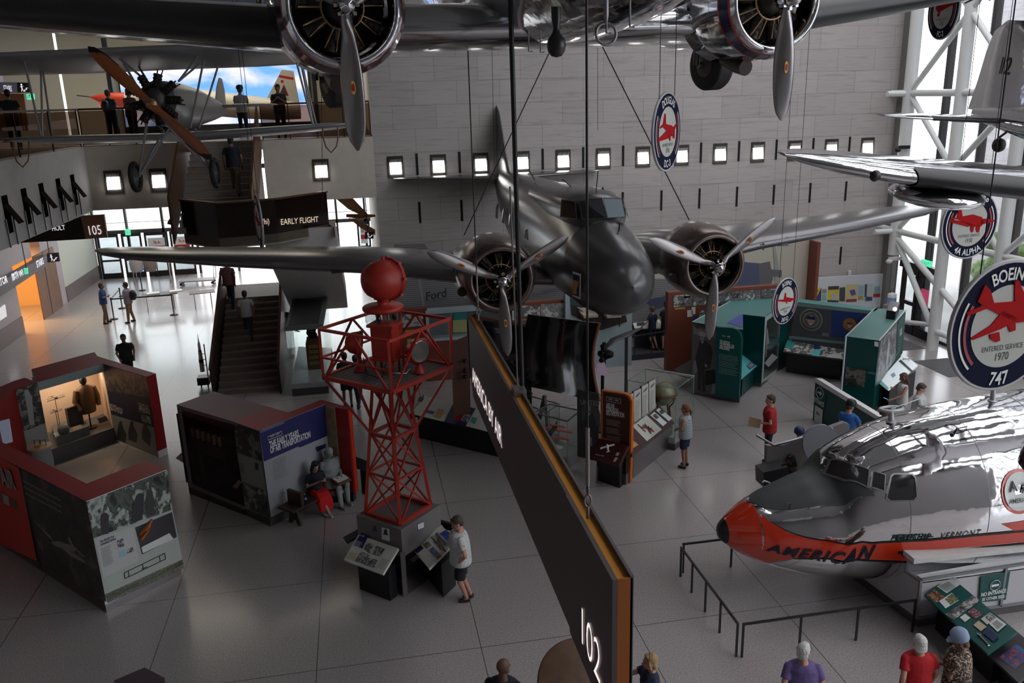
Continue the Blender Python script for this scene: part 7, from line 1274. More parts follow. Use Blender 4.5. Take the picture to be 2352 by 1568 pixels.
# exhibit ramp with the two boys
t=thing('exhibit_ramp','dark slatted metal ramp with railing where two boys stand','ramp',(8.8,24.5,0)); Pr=[G(x,y,.12) for x,y in ((1400,806),(1412,823),(1590,806),(1590,785),(1480,788))]
SLT=mat('ramp_slats',(.08,.08,.085),.5,.4); nt=SLT.node_tree; tc=nt.nodes.new('ShaderNodeTexCoord'); wv=nt.nodes.new('ShaderNodeTexWave'); wv.inputs['Scale'].default_value=3; nt.links.new(tc.outputs['Object'],wv.inputs[0]); nt.links.new(ramp(nt,wv.outputs['Fac'],[(.3,(.02,.02,.02)),(.6,(.16,.16,.16))]),nt.nodes['Principled BSDF'].inputs['Base Color'])
MB().prism([(p.x,p.y) for p in Pr],.02,.12).build('deck',SLT,t); a_,b_=Pr[1],Pr[2]; MB().bar(a_+V3((0,-.03,-.03)),b_+V3((0,-.03,-.03)),.08,.22).build('kerb',mat('slate_blue'),t)
for f in (.02,.25,.47,.69,.93): q=a_.lerp(b_,f); MB().bar(q,q+V3((0,0,.75)),.04).build('post',mat('slate_blue'),t)
MB().bar(a_+V3((0,0,.70)),b_+V3((0,0,.92)),.045).build('handrail',mat('slate_blue'),t)
obj1('propeller_blade','dark propeller blade lying on a slanted mount left of the two boys','propeller',MB().tube([PY(1385,806,24),PY(1410,780,24.3),PY(1440,768,24.5),PY(1476,752,24.6)],[.03,.16,.17,.05],8,sy=.25),mat('blade_dark',(.05,.05,.055),.35,.6))
obj1('tail_skid','dark slanted wooden tail piece on the floor left of the green kiosk','airplane part',MB().slab([G(x,y,.5) for x,y in ((1548,848),(1590,825),(1590,865),(1560,858))],(0,0,1),.08),mat('skid_dark',(.04,.035,.035),.6))
# poster board by the stone wall
t=thing('poster_board','white board with colourful airline brochures against the stone wall','display board',(PY(1853,700,29.85).x,29.85,0)); Yp=29.8
yslab([(1853,639),(2035,628),(2034,706),(1853,700)],Yp,.06).build('board',mat('board_white',(.66,.69,.72),.5),t)
z6=lambda L:Z(L,2.85,1850,400); pc=lambda c_:mat('poster_%02d%02d%02d'%tuple(int(v*99) for v in c_),c_,.5)
for q_,c_ in (([(5,752),(25,752),(25,815),(5,815)],(.45,.15,.2)),([(32,745),(103,742),(100,828),(32,825)],(.75,.62,.02)),([(108,752),(138,752),(138,780),(108,780)],(.3,.3,.32)),([(108,785),(138,785),(136,828),(106,828)],(.25,.5,.5)),([(146,735),(218,730),(214,838),(142,835)],(.68,.55,.05)),([(222,742),(260,738),(257,832),(220,830)],(.08,.07,.07)),([(266,722),(342,718),(333,832),(263,835)],(.62,.55,.25)),([(345,730),(382,728),(380,790),(345,792)],(.35,.5,.58)),([(343,796),(378,794),(376,822),(342,822)],(.45,.35,.08)),([(388,720),(440,715),(436,826),(384,828)],(.55,.58,.56)),([(450,735),(487,732),(485,778),(449,778)],(.25,.45,.42)),([(443,782),(490,780),(488,803),(442,805)],(.45,.04,.05))): plate(t,'brochure',z6(q_),(0,Yp,0),(0,-1,0),pc(c_),.01)
for q_,c_ in (([(60,828),(103,742),(100,828)],(.05,.05,.15)),([(40,760),(75,752),(85,765),(45,772)],(.1,.1,.12)),([(148,733),(218,730),(217,752),(147,756)],(.06,.05,.05)),([(170,780),(200,770),(208,830),(165,832)],(.45,.5,.5)),([(285,760),(320,752),(330,785),(300,795)],(.12,.1,.35)),([(266,818),(334,815),(333,832),(264,835)],(.3,.05,.05)),([(388,720),(402,719),(398,800),(386,805)],(.06,.07,.12)),([(395,800),(436,802),(436,826),(390,828)],(.05,.07,.2)),([(142,822),(215,825),(214,838),(142,835)],(.05,.05,.05))): plate(t,'brochure_print',z6(q_),(0,Yp,0),(0,-1,0),pc(c_),.02)
t=thing('fire_extinguisher','white and blue water canister beside the white truss column','extinguisher',(PY(2047,690,28.2).x,28.2,.2)); P=PY(2047,700,28.2); MB().lathe([(.001,0),(.16,0),(.16,.42),(.1,.46),(.001,.46)],P,(0,0,1),16).build('canister',PWHITE,t); MB().lathe([(.165,.12),(.165,.3)],P,(0,0,1),16,False,False).build('blue_band',mat('label_blue'),t); MB().tube([P+V3((-.08,0,.45)),P+V3((-.05,0,.62)),P+V3((.05,0,.62)),P+V3((.08,0,.45))],.012,6).build('handle',BLACK,t); MB().box(P.x-.2,P.x+.2,P.y-.2,P.y+.2,0,P.z).build('base',mat('base_light'),t)
for px,l in (((2048,598),'white security camera on the white truss column'),((2068,342),'small black security camera beside the stone wall above the wing')):
    P=PX(px[0],px[1],XG-1.1); t=thing('security_camera',l,'camera',tuple(P)); MB().box(P.x-.12,P.x+.35,P.y-.06,P.y+.06,P.z,P.z+.12).build('bracket',WHITE if px[0]<2060 else BLACK,t); MB().ball(P-V3((.1,0,.03)),(.12,.12,.09)).build('dome',WHITE if px[0]<2060 else BLACK,t)
obj1('alarm_strobe','small white alarm light on the stone wall above the brochure board','alarm',MB().box(PY(1952,628,29.9).x-.06,PY(1952,628,29.9).x+.06,29.9,29.99,PY(1952,632,29.9).z,PY(1952,622,29.9).z),WHITE)
# ================= stairs =================
STM=mat('stair_stone',(.19,.15,.13),.6); STN=mat('stair_nosing',(.30,.26,.23),.6)
xs0,xs1=-4.95,-2.95; mb=MB(); nb_=MB()
for k in range(14): mb.box(xs0,xs1,27.7+.3*k,27.7+.3*(k+1) if k<13 else 34,0,.17*(k+1)); nb_.box(xs0,xs1,27.69+.3*k,27.74+.3*k,.17*(k+1)-.02,.17*(k+1)+.004)
t=thing('staircase','lower flight of brown stone stairs with pale step edges','stairs',(-4,27.7,0)); mb.build('steps',STM,t); nb_.build('step_edge',STN,t)['kind']='stuff'
for x,l in ((xs0-.06,'left'),(xs1+.06,'right')):
    MB().slab([(x,27.3,0),(x,27.3,1.0),(x,31.9,3.4),(x,34,3.4),(x,34,0)],(1,0,0),.05).build('balustrade',mat('bronze_brown',(.05,.025,.015),.35,.4),t); MB().bar((x-.02,27.25,1.03),(x-.02,31.9,3.45),.09,.06).build('handrail',HR,t)
lz=5.6; Lb=[G(x,y,5.45) for x,y in ((425,548),(505,560),(640,548),(757,526))]; t=thing('stair_landing','dark bronze stair landing with glass parapet reading EARLY FLIGHT','landing',(-3,23,5.45))
pl_=[(p.x,p.y) for p in Lb]+[(-.7,25.6),(-.7,27.2),(-5.25,27.2)]; MB().prism(pl_,5.3,5.6).build('slab',mat('slab_cream',(.30,.26,.20),.7),t)
for i in range(3): a_,b_=Lb[i],Lb[i+1]; n_=(b_-a_).cross(V3((0,0,1))).normalized(); MB().slab([V3((a_.x,a_.y,5.35)),V3((b_.x,b_.y,5.35)),V3((b_.x,b_.y,6.55)),V3((a_.x,a_.y,6.55))],n_,.04).build('parapet',mat('parapet_dark',(.018,.011,.008),.15,.2),t); MB().bar(V3((a_.x,a_.y,6.58)),V3((b_.x,b_.y,6.58)),.10,.05).build('handrail',HR,t)
a_,b_=Lb[2],Lb[3]; n_=(b_-a_).cross(V3((0,0,1))).normalized(); printed(t,'EARLY FLIGHT',(643,516),(730,509),a_,n_,.17,mat('letter_warm',(.85,.68,.5),.5,emit=.5),.01,.03); printed(t,'(hi)',(600,515),(618,514),a_,n_,.16,mat('letter_warm'),.01,.03)
x0,x1=G(455,478,5.6).x,G(588,476,5.6).x; mb=MB(); nb_=MB(); t=thing('staircase','upper flight of stone stairs rising to the second floor','stairs',(-4.5,25.6,5.6)); x0,x1=-5.15,-3.05
for k in range(14): y0=25.9+.3*k; mb.box(x0,x1,y0,30.1,5.6+.1714*k,5.6+.1714*(k+1)); nb_.box(x0,x1,y0-.01,y0+.04,5.6+.1714*(k+1)-.02,5.6+.1714*(k+1)+.004)
mb.build('steps',mat('stair_stone_light',(.42,.38,.34),.6),t); nb_.build('step_edge',STN,t)['kind']='stuff'
for x in (x0-.08,x1+.08): MB().slab([(x,25.7,5.35),(x,25.7,6.7),(x,29.9,9.1),(x,29.9,7.6)],(1,0,0),.06).build('balustrade',mat('bronze_warm',(.14,.05,.02),.35,.5),t)
t=thing('stair_flight','grey sided return flight of stairs seen between the brown stairs and the tower','stairs',(-1.9,29,2.4)); MB().slab([(-2.75,32.6,2.4),(-2.75,25.8,5.6),(-2.75,25.8,4.9),(-2.75,32.6,1.5)],(-1,0,0),2.1).build('side_wall',GREYW,t)
# ================= trophy case =================
c=[G(x,y,2.35) for x,y in ((655,750),(741,744),(752,682),(674,680))]; t=thing('display_case','tall glass case with slanted grey lid holding a bronze trophy','display case',((c[0].x+c[2].x)/2,(c[0].y+c[2].y)/2,0))
MB().prism([(p.x,p.y) for p in c],2.2,2.35).build('lid',mat('lid_grey_green',(.12,.14,.13),.7),t); MB().prism([((p.x-c[0].x)*.8+c[0].x+.1,(p.y-c[0].y)*.85+c[0].y+.1) for p in c],2.35,2.37).build('lid_panel',mat('lid_dark',(.035,.036,.038),.7),t); MB().prism([(p.x,p.y) for p in c],0,.25).build('plinth',mat('plinth_dark'),t); MB().prism([(p.x,p.y) for p in c],.25,.42).build('base',mat('base_light'),t); q=MB()
for i in range(4): j=(i+1)%4; q.add([V3((c[i].x,c[i].y,.42)),V3((c[j].x,c[j].y,.42)),V3((c[j].x,c[j].y,2.2)),V3((c[i].x,c[i].y,2.2))],[(0,1,2,3)])
q.build('glass',CASEG,t)
m_=(c[0]+c[1])/2*.62+(c[2]+c[3])/2*.38+V3((.12,0,0)); t=thing('trophy','dark bronze trophy sculpture on a wooden plinth with brass plates','trophy',(m_.x,m_.y,.42)); TW=mat('trophy_wood',(.09,.035,.015),.4); MB().box(m_.x-.24,m_.x+.24,m_.y-.2,m_.y+.2,.42,1.35).build('wood_plinth',TW,t); MB().box(m_.x-.2,m_.x+.2,m_.y-.17,m_.y+.17,1.35,1.5).build('upper_block',TW,t)
for z in (.6,.8,1.0,1.18): MB().box(m_.x-.16,m_.x+.16,m_.y-.215,m_.y-.2,z,z+.12).build('brass_plate',mat('brass_plate',(.35,.24,.10),.4,.8),t)
q=MB(); rr=random.Random(3)
for k in range(14): q.ball((m_.x+rr.uniform(-.14,.14),m_.y+rr.uniform(-.1,.1),1.55+rr.uniform(0,.42)*(1)),(.07,.06,.10),8,6)
q.ball((m_.x,m_.y,1.6),(.16,.13,.14),10,8); q.tube([(m_.x,m_.y,1.7),(m_.x+.03,m_.y,2.05),(m_.x-.05,m_.y,2.12)],[.08,.05,.02],8); o=q.build('sculpture',mat('trophy_bronze',(.05,.045,.035),.25,.9),t); md=o.modifiers.new('r','REMESH'); md.mode='VOXEL'; md.voxel_size=.02
# ================= left side: signs, vents, furniture =================
xs_=xw+.35; HB=mat('header_grey',(.16,.15,.17),.6); t=thing('header_sign','grey header band with white wayfinding words ELEVATOR, GALLERIES and STAIRS above the doors','sign',(xs_,36,3))
hp=[PX(x,y,xs_) for x,y in ((-40,672),(108,585),(108,610),(-40,708))]; MB().slab(hp,(1,0,0),.3).build('band',HB,t); GW_=mat('letter_white_lit',(.9,.9,.95),.5,emit=.7)
X0=(xs_,0,0); NX=(1,0,0); printed(t,'STAIRS',(84,615),(100,605),X0,NX,.30,GW_,.02,.02); printed(t,'ELEVATOR',(-24,667),(17,648),X0,NX,.30,GW_,.02,.02); printed(t,'100-114',(27,646),(42,637),X0,NX,.28,GW_,.02,.02); printed(t,'GALLERIES',(25,634),(39,627),X0,NX,.10,GW_,.01,.02); printed(t,'Wi',(44,637),(53,631),X0,NX,.28,GW_,.02,.02)
def icon(px,Y,label,lw=.0):
    P=[PY(x,y,Y) for x,y in px]; t=thing('stairs_sign',label,'sign',tuple(P[0])); MB().slab(P,(0,-1,0),.08).build('sign_box',BLACK,t); w_=(P[1]-P[0]); h_=(P[3]-P[0]); at=lambda u,v:P[0]+w_*u+h_*v+V3((0,-.02,0)); q=MB()
    for p,r_ in (((.35,.3),(.42,.62)),((.42,.62),(.34,.86)),((.42,.62),(.52,.8)),((.25,.42),(.5,.36)),((.5,.85),(.62,.85)),((.62,.85),(.62,.68)),((.62,.68),(.76,.68)),((.76,.68),(.76,.5)),((.76,.5),(.9,.5))): q.bar(at(*p),at(*r_),h_.length*.09,.01)
    q.ball(at(.36,.2),h_.length*.08,8,6); q.build('symbol',GW_,t); return t
icon([(107,582),(134,580),(137,600),(109,603)],41,'black stairs pictogram sign beside the ground floor doors'); icon([(838,533),(858,532),(858,548),(838,548)],30.2,'black stairs pictogram sign at the left edge of the stone wall')
def exitsign(px,Y,label):
    P=[PY(x,y,Y) for x,y in px]; t=thing('exit_sign',label,'sign',tuple(P[0])); MB().slab(P,(0,-1,0),.05).build('sign_box',mat('exit_green'),t); A_=P[3]*.8+P[0]*.2+V3((0,-.01,0)); q=MB(); text_on(q,'EXIT',P[3]*.7+P[0]*.3+V3((0,-.01,0))+(P[1]-P[0])*.12,P[2]*.7+P[1]*.3+V3((0,-.01,0))-(P[1]-P[0])*.12,(0,0,1),(P[0]-P[3]).length*.45); q.build('lettering',PWHITE,t)
exitsign([(54,616),(63,615),(64,629),(56,630)],38,'green exit sign beside the wayfinding header'); exitsign([(286,526),(299,526),(300,540),(288,540)],49.5,'green exit sign hanging at the far entrance'); 
t=thing('hall_sign','brown hanging gallery sign with white number 105','sign',(-10.5,31,4.7)); Ys=31
yslab([(40,500),(185,496),(197,549),(40,558)],Ys,.15).build('dark_panel',mat('sign_dark_brown',(.022,.010,.008),.5),t); yslab([(185,496),(238,493),(246,545),(197,549)],Ys,.15).build('number_panel',mat('sign_brown',(.32,.15,.09),.6),t); printed(t,'105',(202,540),(236,537),(0,Ys,0),(0,-1,0),.33,GW_,.0,.02); printed(t,'HOLT',(120,530),(151,527),(0,Ys,0),(0,-1,0),.17,GW_,.01,.02)
t=thing('wall_flap','','vent') if 0 else None
def vent(px,label):
    P=PX(px[0],px[1],-8.5); t=thing('wall_vent',label,'vent',tuple(P),group='dark flap vents on the left wall'); w_,h=.34,.92; MB().box(.0,.02,-w_/2,w_/2,-h,0).build('recess',mat('vent_black',(.010,.009,.008),1,spec=0),t,local=True); MB().slab([(.02,-w_/2,-.22),(.02,w_/2,-.22),(.30,w_/2,-.68),(.30,-w_/2,-.68)],(1,0,.6),.02).build('flap',mat('vent_brown',(.022,.016,.013),1,spec=.05),t,local=True); MB().slab([(.014,-w_/2,-.2),(.014,w_/2,-.2),(.014,w_/2,-.02),(.014,-w_/2,-.02)],(1,0,0),.004).build('mirror',mat('vent_mirror',(.2,.18,.17),.2,1),t,local=True)
    for s_ in (-1,1): MB().bar((.04,s_*(w_/2+.08),-.55),(.04,s_*(w_/2+.08),-1.25),.03).build('rod',mat('rod_grey',(.12,.14,.17),.4,.5),t,local=True)
    return t
v0=vent((8,449),'dark flap vent on the left wall, nearest with a striped reflection')
for px,l in (((52,433),'second'),((92,421),'third'),((131,410),'fourth'),((164,401),'last, nearest the cream wall corner')): P=PX(px[0],px[1],-8.5); copyt(v0,tuple(P),label='dark flap vent on the left wall, '+l+(' from the left' if 'last' not in l else ''))
# upper left doorway and signs
t=thing('header_sign','lilac STAIRS sign band on the second floor at the left edge','sign',(-15,36.4,9.5)); yslab([(-20,188),(38,189),(40,213),(-20,213)],36.4,.1).build('band',mat('band_lilac',(.22,.22,.36),.6),t); printed(t,'STAIRS',(9,209),(28,210),(0,36.4,0),(0,-1,0),.22,GW_,.01,.02)
icon([(39,189),(67,190),(70,212),(40,213)],36.4,'black stairs pictogram sign on the second floor'); exitsign([(60,216),(78,215),(79,229),(62,229)],36.3,'green exit sign on the second floor beside the doorway')
obj1('doorway_panel','warm brown wooden door panels of the second floor doorway at the left edge','door',yslab([(-20,214),(54,215),(66,300),(-20,300)],36.5,.08),mat('door_wood')); area('door_glow',(-15.2,35.3,10.2),(pi/2.6,0,pi),1.5,.4,35,(1,.55,.2))
# jet on the second floor
J=thing('jet_airplane','cream jet with red nose and tail marked 651 before the video wall','airplane',(-6,38,8.6)); Yj=38; jn=PY(212,226,Yj); jt=PY(690,250,Yj); CRM=mat('jet_cream',(.55,.50,.43),.4)
def jring(px,py,r,rz=None): c=PY(px,py,Yj); return [c+V3((0,r*math.cos(a),(rz or r)*math.sin(a))) for a in [2*pi*i/20 for i in range(20)]]
MB().loft([jring(207,223,.02),jring(225,226,.14),jring(255,228,.26),jring(290,231,.32)]).build('nose',mat('jet_nose_red',(.60,.05,.015),.35),J)
MB().loft([jring(290,231,.322),jring(330,232,.42),jring(380,232,.48),jring(460,235,.5),jring(560,245,.48),jring(640,252,.42),jring(690,255,.32)]).build('fuselage',CRM,J); MB().tube([PY(176,219,Yj),PY(210,223,Yj)],.02,6).build('probe',BLACK,J)
MB().slab([PY(x,y,Yj) for x,y in ((598,245),(612,228),(647,160),(674,163),(690,250))],(0,-1,0),.12).build('fin',CRM,J); plate(J,'fin_stripe',[(642,172),(674,178),(674,183),(640,177)],(0,Yj,0),(0,-1,0),RED,.01); plate(J,'fin_emblem',[(652,193),(663,220),(641,219)],(0,Yj,0),(0,-1,0),RED,.01); plate(J,'fin_emblem',[(652,197),(661,218),(643,217)],(0,Yj,0),(0,-1,0),INK,.015); plate(J,'fin_badge',[(645,184),(651,184),(651,189),(645,189)],(0,Yj,0),(0,-1,0),RED,.015); printed(J,'651',(650,232),(664,232),(0,Yj,0),(0,-1,0),.13,INK,.01,.015)
MB().slab([PY(225,232,Yj-.1),PY(235,232,Yj-.1),PY(233,249,Yj-.3),PY(229,248,Yj-.3)],(0,-1,0),.03).build('gear_door',mat('jet_nose_red'),J); MB().slab([PY(490,262,Yj-.3),PY(690,262,Yj-.3),PY(690,258,Yj+.3),PY(490,256,Yj+.3)],(0,0,1),.05).build('wing',CRM,J)
for px in (330,560): P=PY(px,250,Yj); MB().tube([P,V3((P.x,P.y,8.05))],.05,8).build('gear_leg',STEEL,J)
for x in (8,6.5): pass
# early airplane wings over the entrance, spotlight, rocket, furniture
t=thing('early_airplane','brown fabric wings and wooden propeller of an early airplane above the entrance','airplane',(0,33,4.5)); FW=mat('fabric_brown',(.38,.20,.09),.6)
for px in ([(770,455),(810,455),(845,492),(862,498),(840,500),(800,480)],[(800,500),(835,512),(862,528),(862,540),(830,525)]): yslab(px,33,.08).build('wing',FW,t)
MB().tube([PY(795,495,32.8),PY(830,497,32.8),PY(862,495,32.8)],[.06,.1,.04],8).build('propeller',mat('prop_wood'),t)
P=PY(398,497,29); t=thing('spotlight','black theatre spotlight hanging above the entrance windows','lamp',tuple(P)); MB().lathe([(.001,-.2),(.09,-.2),(.1,.1),(.14,.2),(.14,.28)],P,(-.25,-.2,-.9),18).build('body',BLACK,t); MB().lathe([(.001,.26),(.1,.26)],P,(-.25,-.2,-.9),18,False,False).build('lens',mat('lens_bright',(.7,.8,.85),.1,emit=.6),t); MB().tube([P+V3((0,0,.1)),P+V3((0,0,.8))],.012,6).build('pole',CABLE,t)
b0=G(470,888); t=thing('model_rocket','tall white and black model rocket on a black stand left of the stairs','model rocket',(b0.x,b0.y,0)); x,y=b0.x,b0.y; RW=mat('rocket_white',(.75,.75,.76),.4)
MB().lathe([(.075,.55),(.075,.95),(.07,.96),(.06,1.25),(.045,1.3),(.045,1.5),(.02,1.62),(.012,1.72),(.004,1.88)],(x,y,0),(0,0,1),16).build('body',RW,t); MB().lathe([(.078,.86),(.078,.98)],(x,y,0),(0,0,1),16,False,False).build('black_band',INK,t); MB().lathe([(.063,1.2),(.052,1.3)],(x,y,0),(0,0,1),16,False,False).build('black_band',INK,t); MB().box(x-.18,x+.2,y-.2,y+.2,.12,.38).build('pedestal',BLACK,t); MB().box(x+.14,x+.17,y-.02,y+.02,.38,1.5).build('launch_tower',BRONZE,t)
for z in (.75,.95,1.15): MB().box(x+.05,x+.16,y-.01,y+.01,z,z+.02).build('swing_arm',BRONZE,t)
for s_ in (-.1,.12): MB().box(x+s_-.02,x+s_+.02,y-.02,y+.02,0,.12).build('foot',BLACK,t)
def stanchion(px,label,par=[]):
    p=G(*px); t=thing('stanchion',label,'stanchion',(p.x,p.y,0),group='black belt stanchions'); MB().lathe([(.001,0),(.19,0),(.17,.03),(.03,.04),(.03,.9),(.04,.92),(.04,1.0),(.001,1.0)],(p.x,p.y,0),(0,0,1),16).build('post',BLACK,t); return p
sp=[stanchion((262,733),'belt stanchion between the two standing men, nearest'),stanchion((281,708),'belt stanchion behind the standing man with the backpack'),stanchion((400,723),'belt stanchion at the right end of the folding table'),stanchion((327,667),'belt stanchion in front of the coat rack'),stanchion((364,634),'belt stanchion near the wheeled dolly')]
obj1('belt','black queue belt from the nearest stanchion to the folding table','belt',MB().bar(sp[0]+V3((0,0,.93)),sp[2]+V3((0,0,.93)),.015,.06),BLACK); obj1('belt','short black queue belt between the two stanchions at the standing men','belt',MB().bar(sp[0]+V3((0,0,.93)),sp[1]+V3((0,0,.93)),.015,.06),BLACK); obj1('belt','blue queue belt going toward the far entrance','belt',MB().bar(sp[3]+V3((0,0,.93)),sp[4]+V3((-.3,2,.93)),.015,.06),mat('belt_blue',(.05,.15,.5),.5))
def table(pa,pb,label,dep=.75):
    a,b_=G(*pa,.75),G(*pb,.75); t=thing('folding_table',label,'table',((a.x+b_.x)/2,(a.y+b_.y)/2,0)); d=(b_-a); d.z=0; L=d.length; d.normalize(); v=V3((-d.y,d.x,0)); TT=mat('table_brown',(.10,.075,.06),.5)
    MB().prism([((a+d*u+v*w_).x,(a+d*u+v*w_).y) for u,w_ in ((0,0),(L,0),(L,dep),(0,dep))],.72,.75).build('table_top',TT,t)
    for u in (.2,L-.2):
        for w_ in (.1,dep-.1): q=a+d*u+v*w_; MB().bar((q.x,q.y,0),(q.x,q.y,.72),.03).build('leg',STEEL,t)
    return a,d,v,L
a,d,v,L=table((325,682),(408,673),'brown folding table with white paper stacks near the entrance'); table((435,676),(494,670),'second brown folding table beside the stairs')
for u,l in ((.5,'left stack of white papers on the folding table'),(1.5,'right stack of white papers on the folding table')): q=a+d*u+v*.35; obj1('paper_stack',l,'papers',MB().prism([((q+d*x+v*y).x,(q+d*x+v*y).y) for x,y in ((-.28,-.2),(.3,-.15),(.28,.22),(-.25,.18))],.75,.82),PWHITE)
r0,r1=G(310,655),G(393,650); t=thing('coat_rack','chrome rolling coat rack with hanging clothes','rack',((r0.x+r1.x)/2,r0.y,0)); P0=[V3((r0.x,r0.y,0)),V3((r0.x,r0.y,1.3)),V3((r0.x+.15,r0.y,1.45)),V3((r1.x-.15,r1.y,1.45)),V3((r1.x,r1.y,1.3)),V3((r1.x,r1.y,0))]; MB().tube(P0,.03,8).build('frame',STEEL,t); MB().tube([p+V3((0,.6,0)) for p in P0],.03,8).build('frame',STEEL,t)
for f,l,m in ((.12,'white garment hanging at the left of the coat rack',mat('cloth_white',(.5,.48,.48),.8)),(.5,'grey brown garment hanging in the middle of the coat rack',mat('cloth_taupe',(.28,.23,.22),.8))): q=V3((r0.x+(r1.x-r0.x)*f,r0.y,0)); obj1('garment',l,'clothes',MB().loft([[q+V3((x*w_,y*.1,z)) for x,y in ((-1,-1),(1,-1),(1,1),(-1,1))] for z,w_ in ((1.47,.3),(1.2,.33),(.85,.3),(.7,.22))]),m)
p=G(455,652); t=thing('platform_dolly','low flat wheeled dolly near the entrance windows','dolly',(p.x,p.y,0)); MB().box(p.x-.9,p.x+.9,p.y-.4,p.y+.4,.2,.26).build('deck',mat('dolly_grey',(.3,.29,.27),.5),t)
for dx in (-.8,.8):
    for dy in (-.3,.3): MB().lathe([(.08,-.03),(.08,.03)],(p.x+dx,p.y+dy,.09),(0,1,0),12).build('wheel',BLACK,t)
MB().tube([(p.x+.9,p.y+.35,.25),(p.x+.95,p.y+.35,1.0),(p.x+.95,p.y-.35,1.0),(p.x+.9,p.y-.35,.25)],.02,8).build('handle',STEEL,t)
# round brown disc table under the title sign
c=G(1345,1600,.9); r_=.62; t=thing('round_table','large round brown patinated disc at the bottom edge beneath the title sign','disc',(c.x,c.y,0)); c=PY(1338,1568,8.9); t.location=(c.x,c.y,0); ROOTM[t.name]=Matrix.Translation((c.x,c.y,0))
MB().lathe([(.56,-.04),(.58,-.02),(.58,.03),(.56,.04),(.001,.04)],c,(0,-.55,.85),48).build('disc_plate',mat('disc_brown',(.10,.055,.03),.55,var=.3,vscale=5),t); MB().tube([V3((c.x,c.y,0)),c],.12,12).build('pedestal',BLACK,t)
obj1('monitor','small bright framed notice at the left edge of the lower wall','notice',MB().slab([PX(x,y,xw+.05) for x,y in ((-5,712),(12,699),(16,726),(-5,740))],(1,0,0),.04),mat('notice_lit',(.8,.78,.8),.5,emit=.5))

# hangers
for n_,z1 in (('hall_sign',5.97),):
    o=bpy.data.objects[n_]; 
    for x in (-12.4,-10.2): MB().bar((x,31.07,5.2),(x,31.07,z1),.04).build('hanger',BLACK,o)
for o in [o for o in bpy.data.objects if o.name.startswith(('exit_sign','stairs_sign')) and o.parent is None]:
    l=o.location
    if l.z<6: MB().bar((l.x+.1,l.y+.03,l.z-.02),(l.x+.1,l.y+.03,5.96 if l.y<48 else 5.9),.03).build('hanger',BLACK,o)
    elif l.y>36: MB().bar((l.x+.1,l.y+.0,l.z-.05),(l.x+.1,36.8,l.z-.05),.04).build('hanger',BLACK,o)
P=PY(1440,768,24.5); tag(MB().bar((P.x,24.55,0),(P.x,24.55,P.z),.08).build('blade_stand',BLACK),'dark post holding up the slanted propeller blade beside the exhibit ramp','stand')
# ================= people =================
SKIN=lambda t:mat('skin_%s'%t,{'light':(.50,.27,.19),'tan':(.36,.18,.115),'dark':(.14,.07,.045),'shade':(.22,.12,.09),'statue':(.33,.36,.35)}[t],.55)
ARMS={'down':((.245,-.03,1.14),(.25,.05,.89)),'crossed':((.25,.05,1.17),(-.06,.22,1.18)),'phone':((.23,.04,1.15),(.05,.27,1.30)),'pocket':((.29,-.06,1.15),(.21,.05,.93)),'reach':((.24,.10,1.18),(.20,.36,1.06)),'back':((.27,-.10,1.16),(.10,-.16,.97)),'hold':((.25,-.02,1.15),(.16,.24,1.10)),'rail':((.30,.02,1.17),(.34,.2,1.0)),'swing':((.24,-.14,1.16),(.24,-.10,.92)),'swingf':((.24,.05,1.15),(.2,.26,1.0)),'read':((.24,.0,1.14),(.10,.24,1.12)),'front':((.22,.02,1.16),(.02,.2,1.05))}
def remesh(o,v,it=4):
    m=o.modifiers.new('remesh','REMESH'); m.mode='VOXEL'; m.voxel_size=v; m.use_smooth_shade=True; s=o.modifiers.new('smooth','SMOOTH'); s.factor=.5; s.iterations=it
def chainm(mb,pts,rad_,n=10):
    mb.tube(pts,rad_,n)
    for p,r in zip(pts,rad_): mb.ball(p,r*.99,n,6)
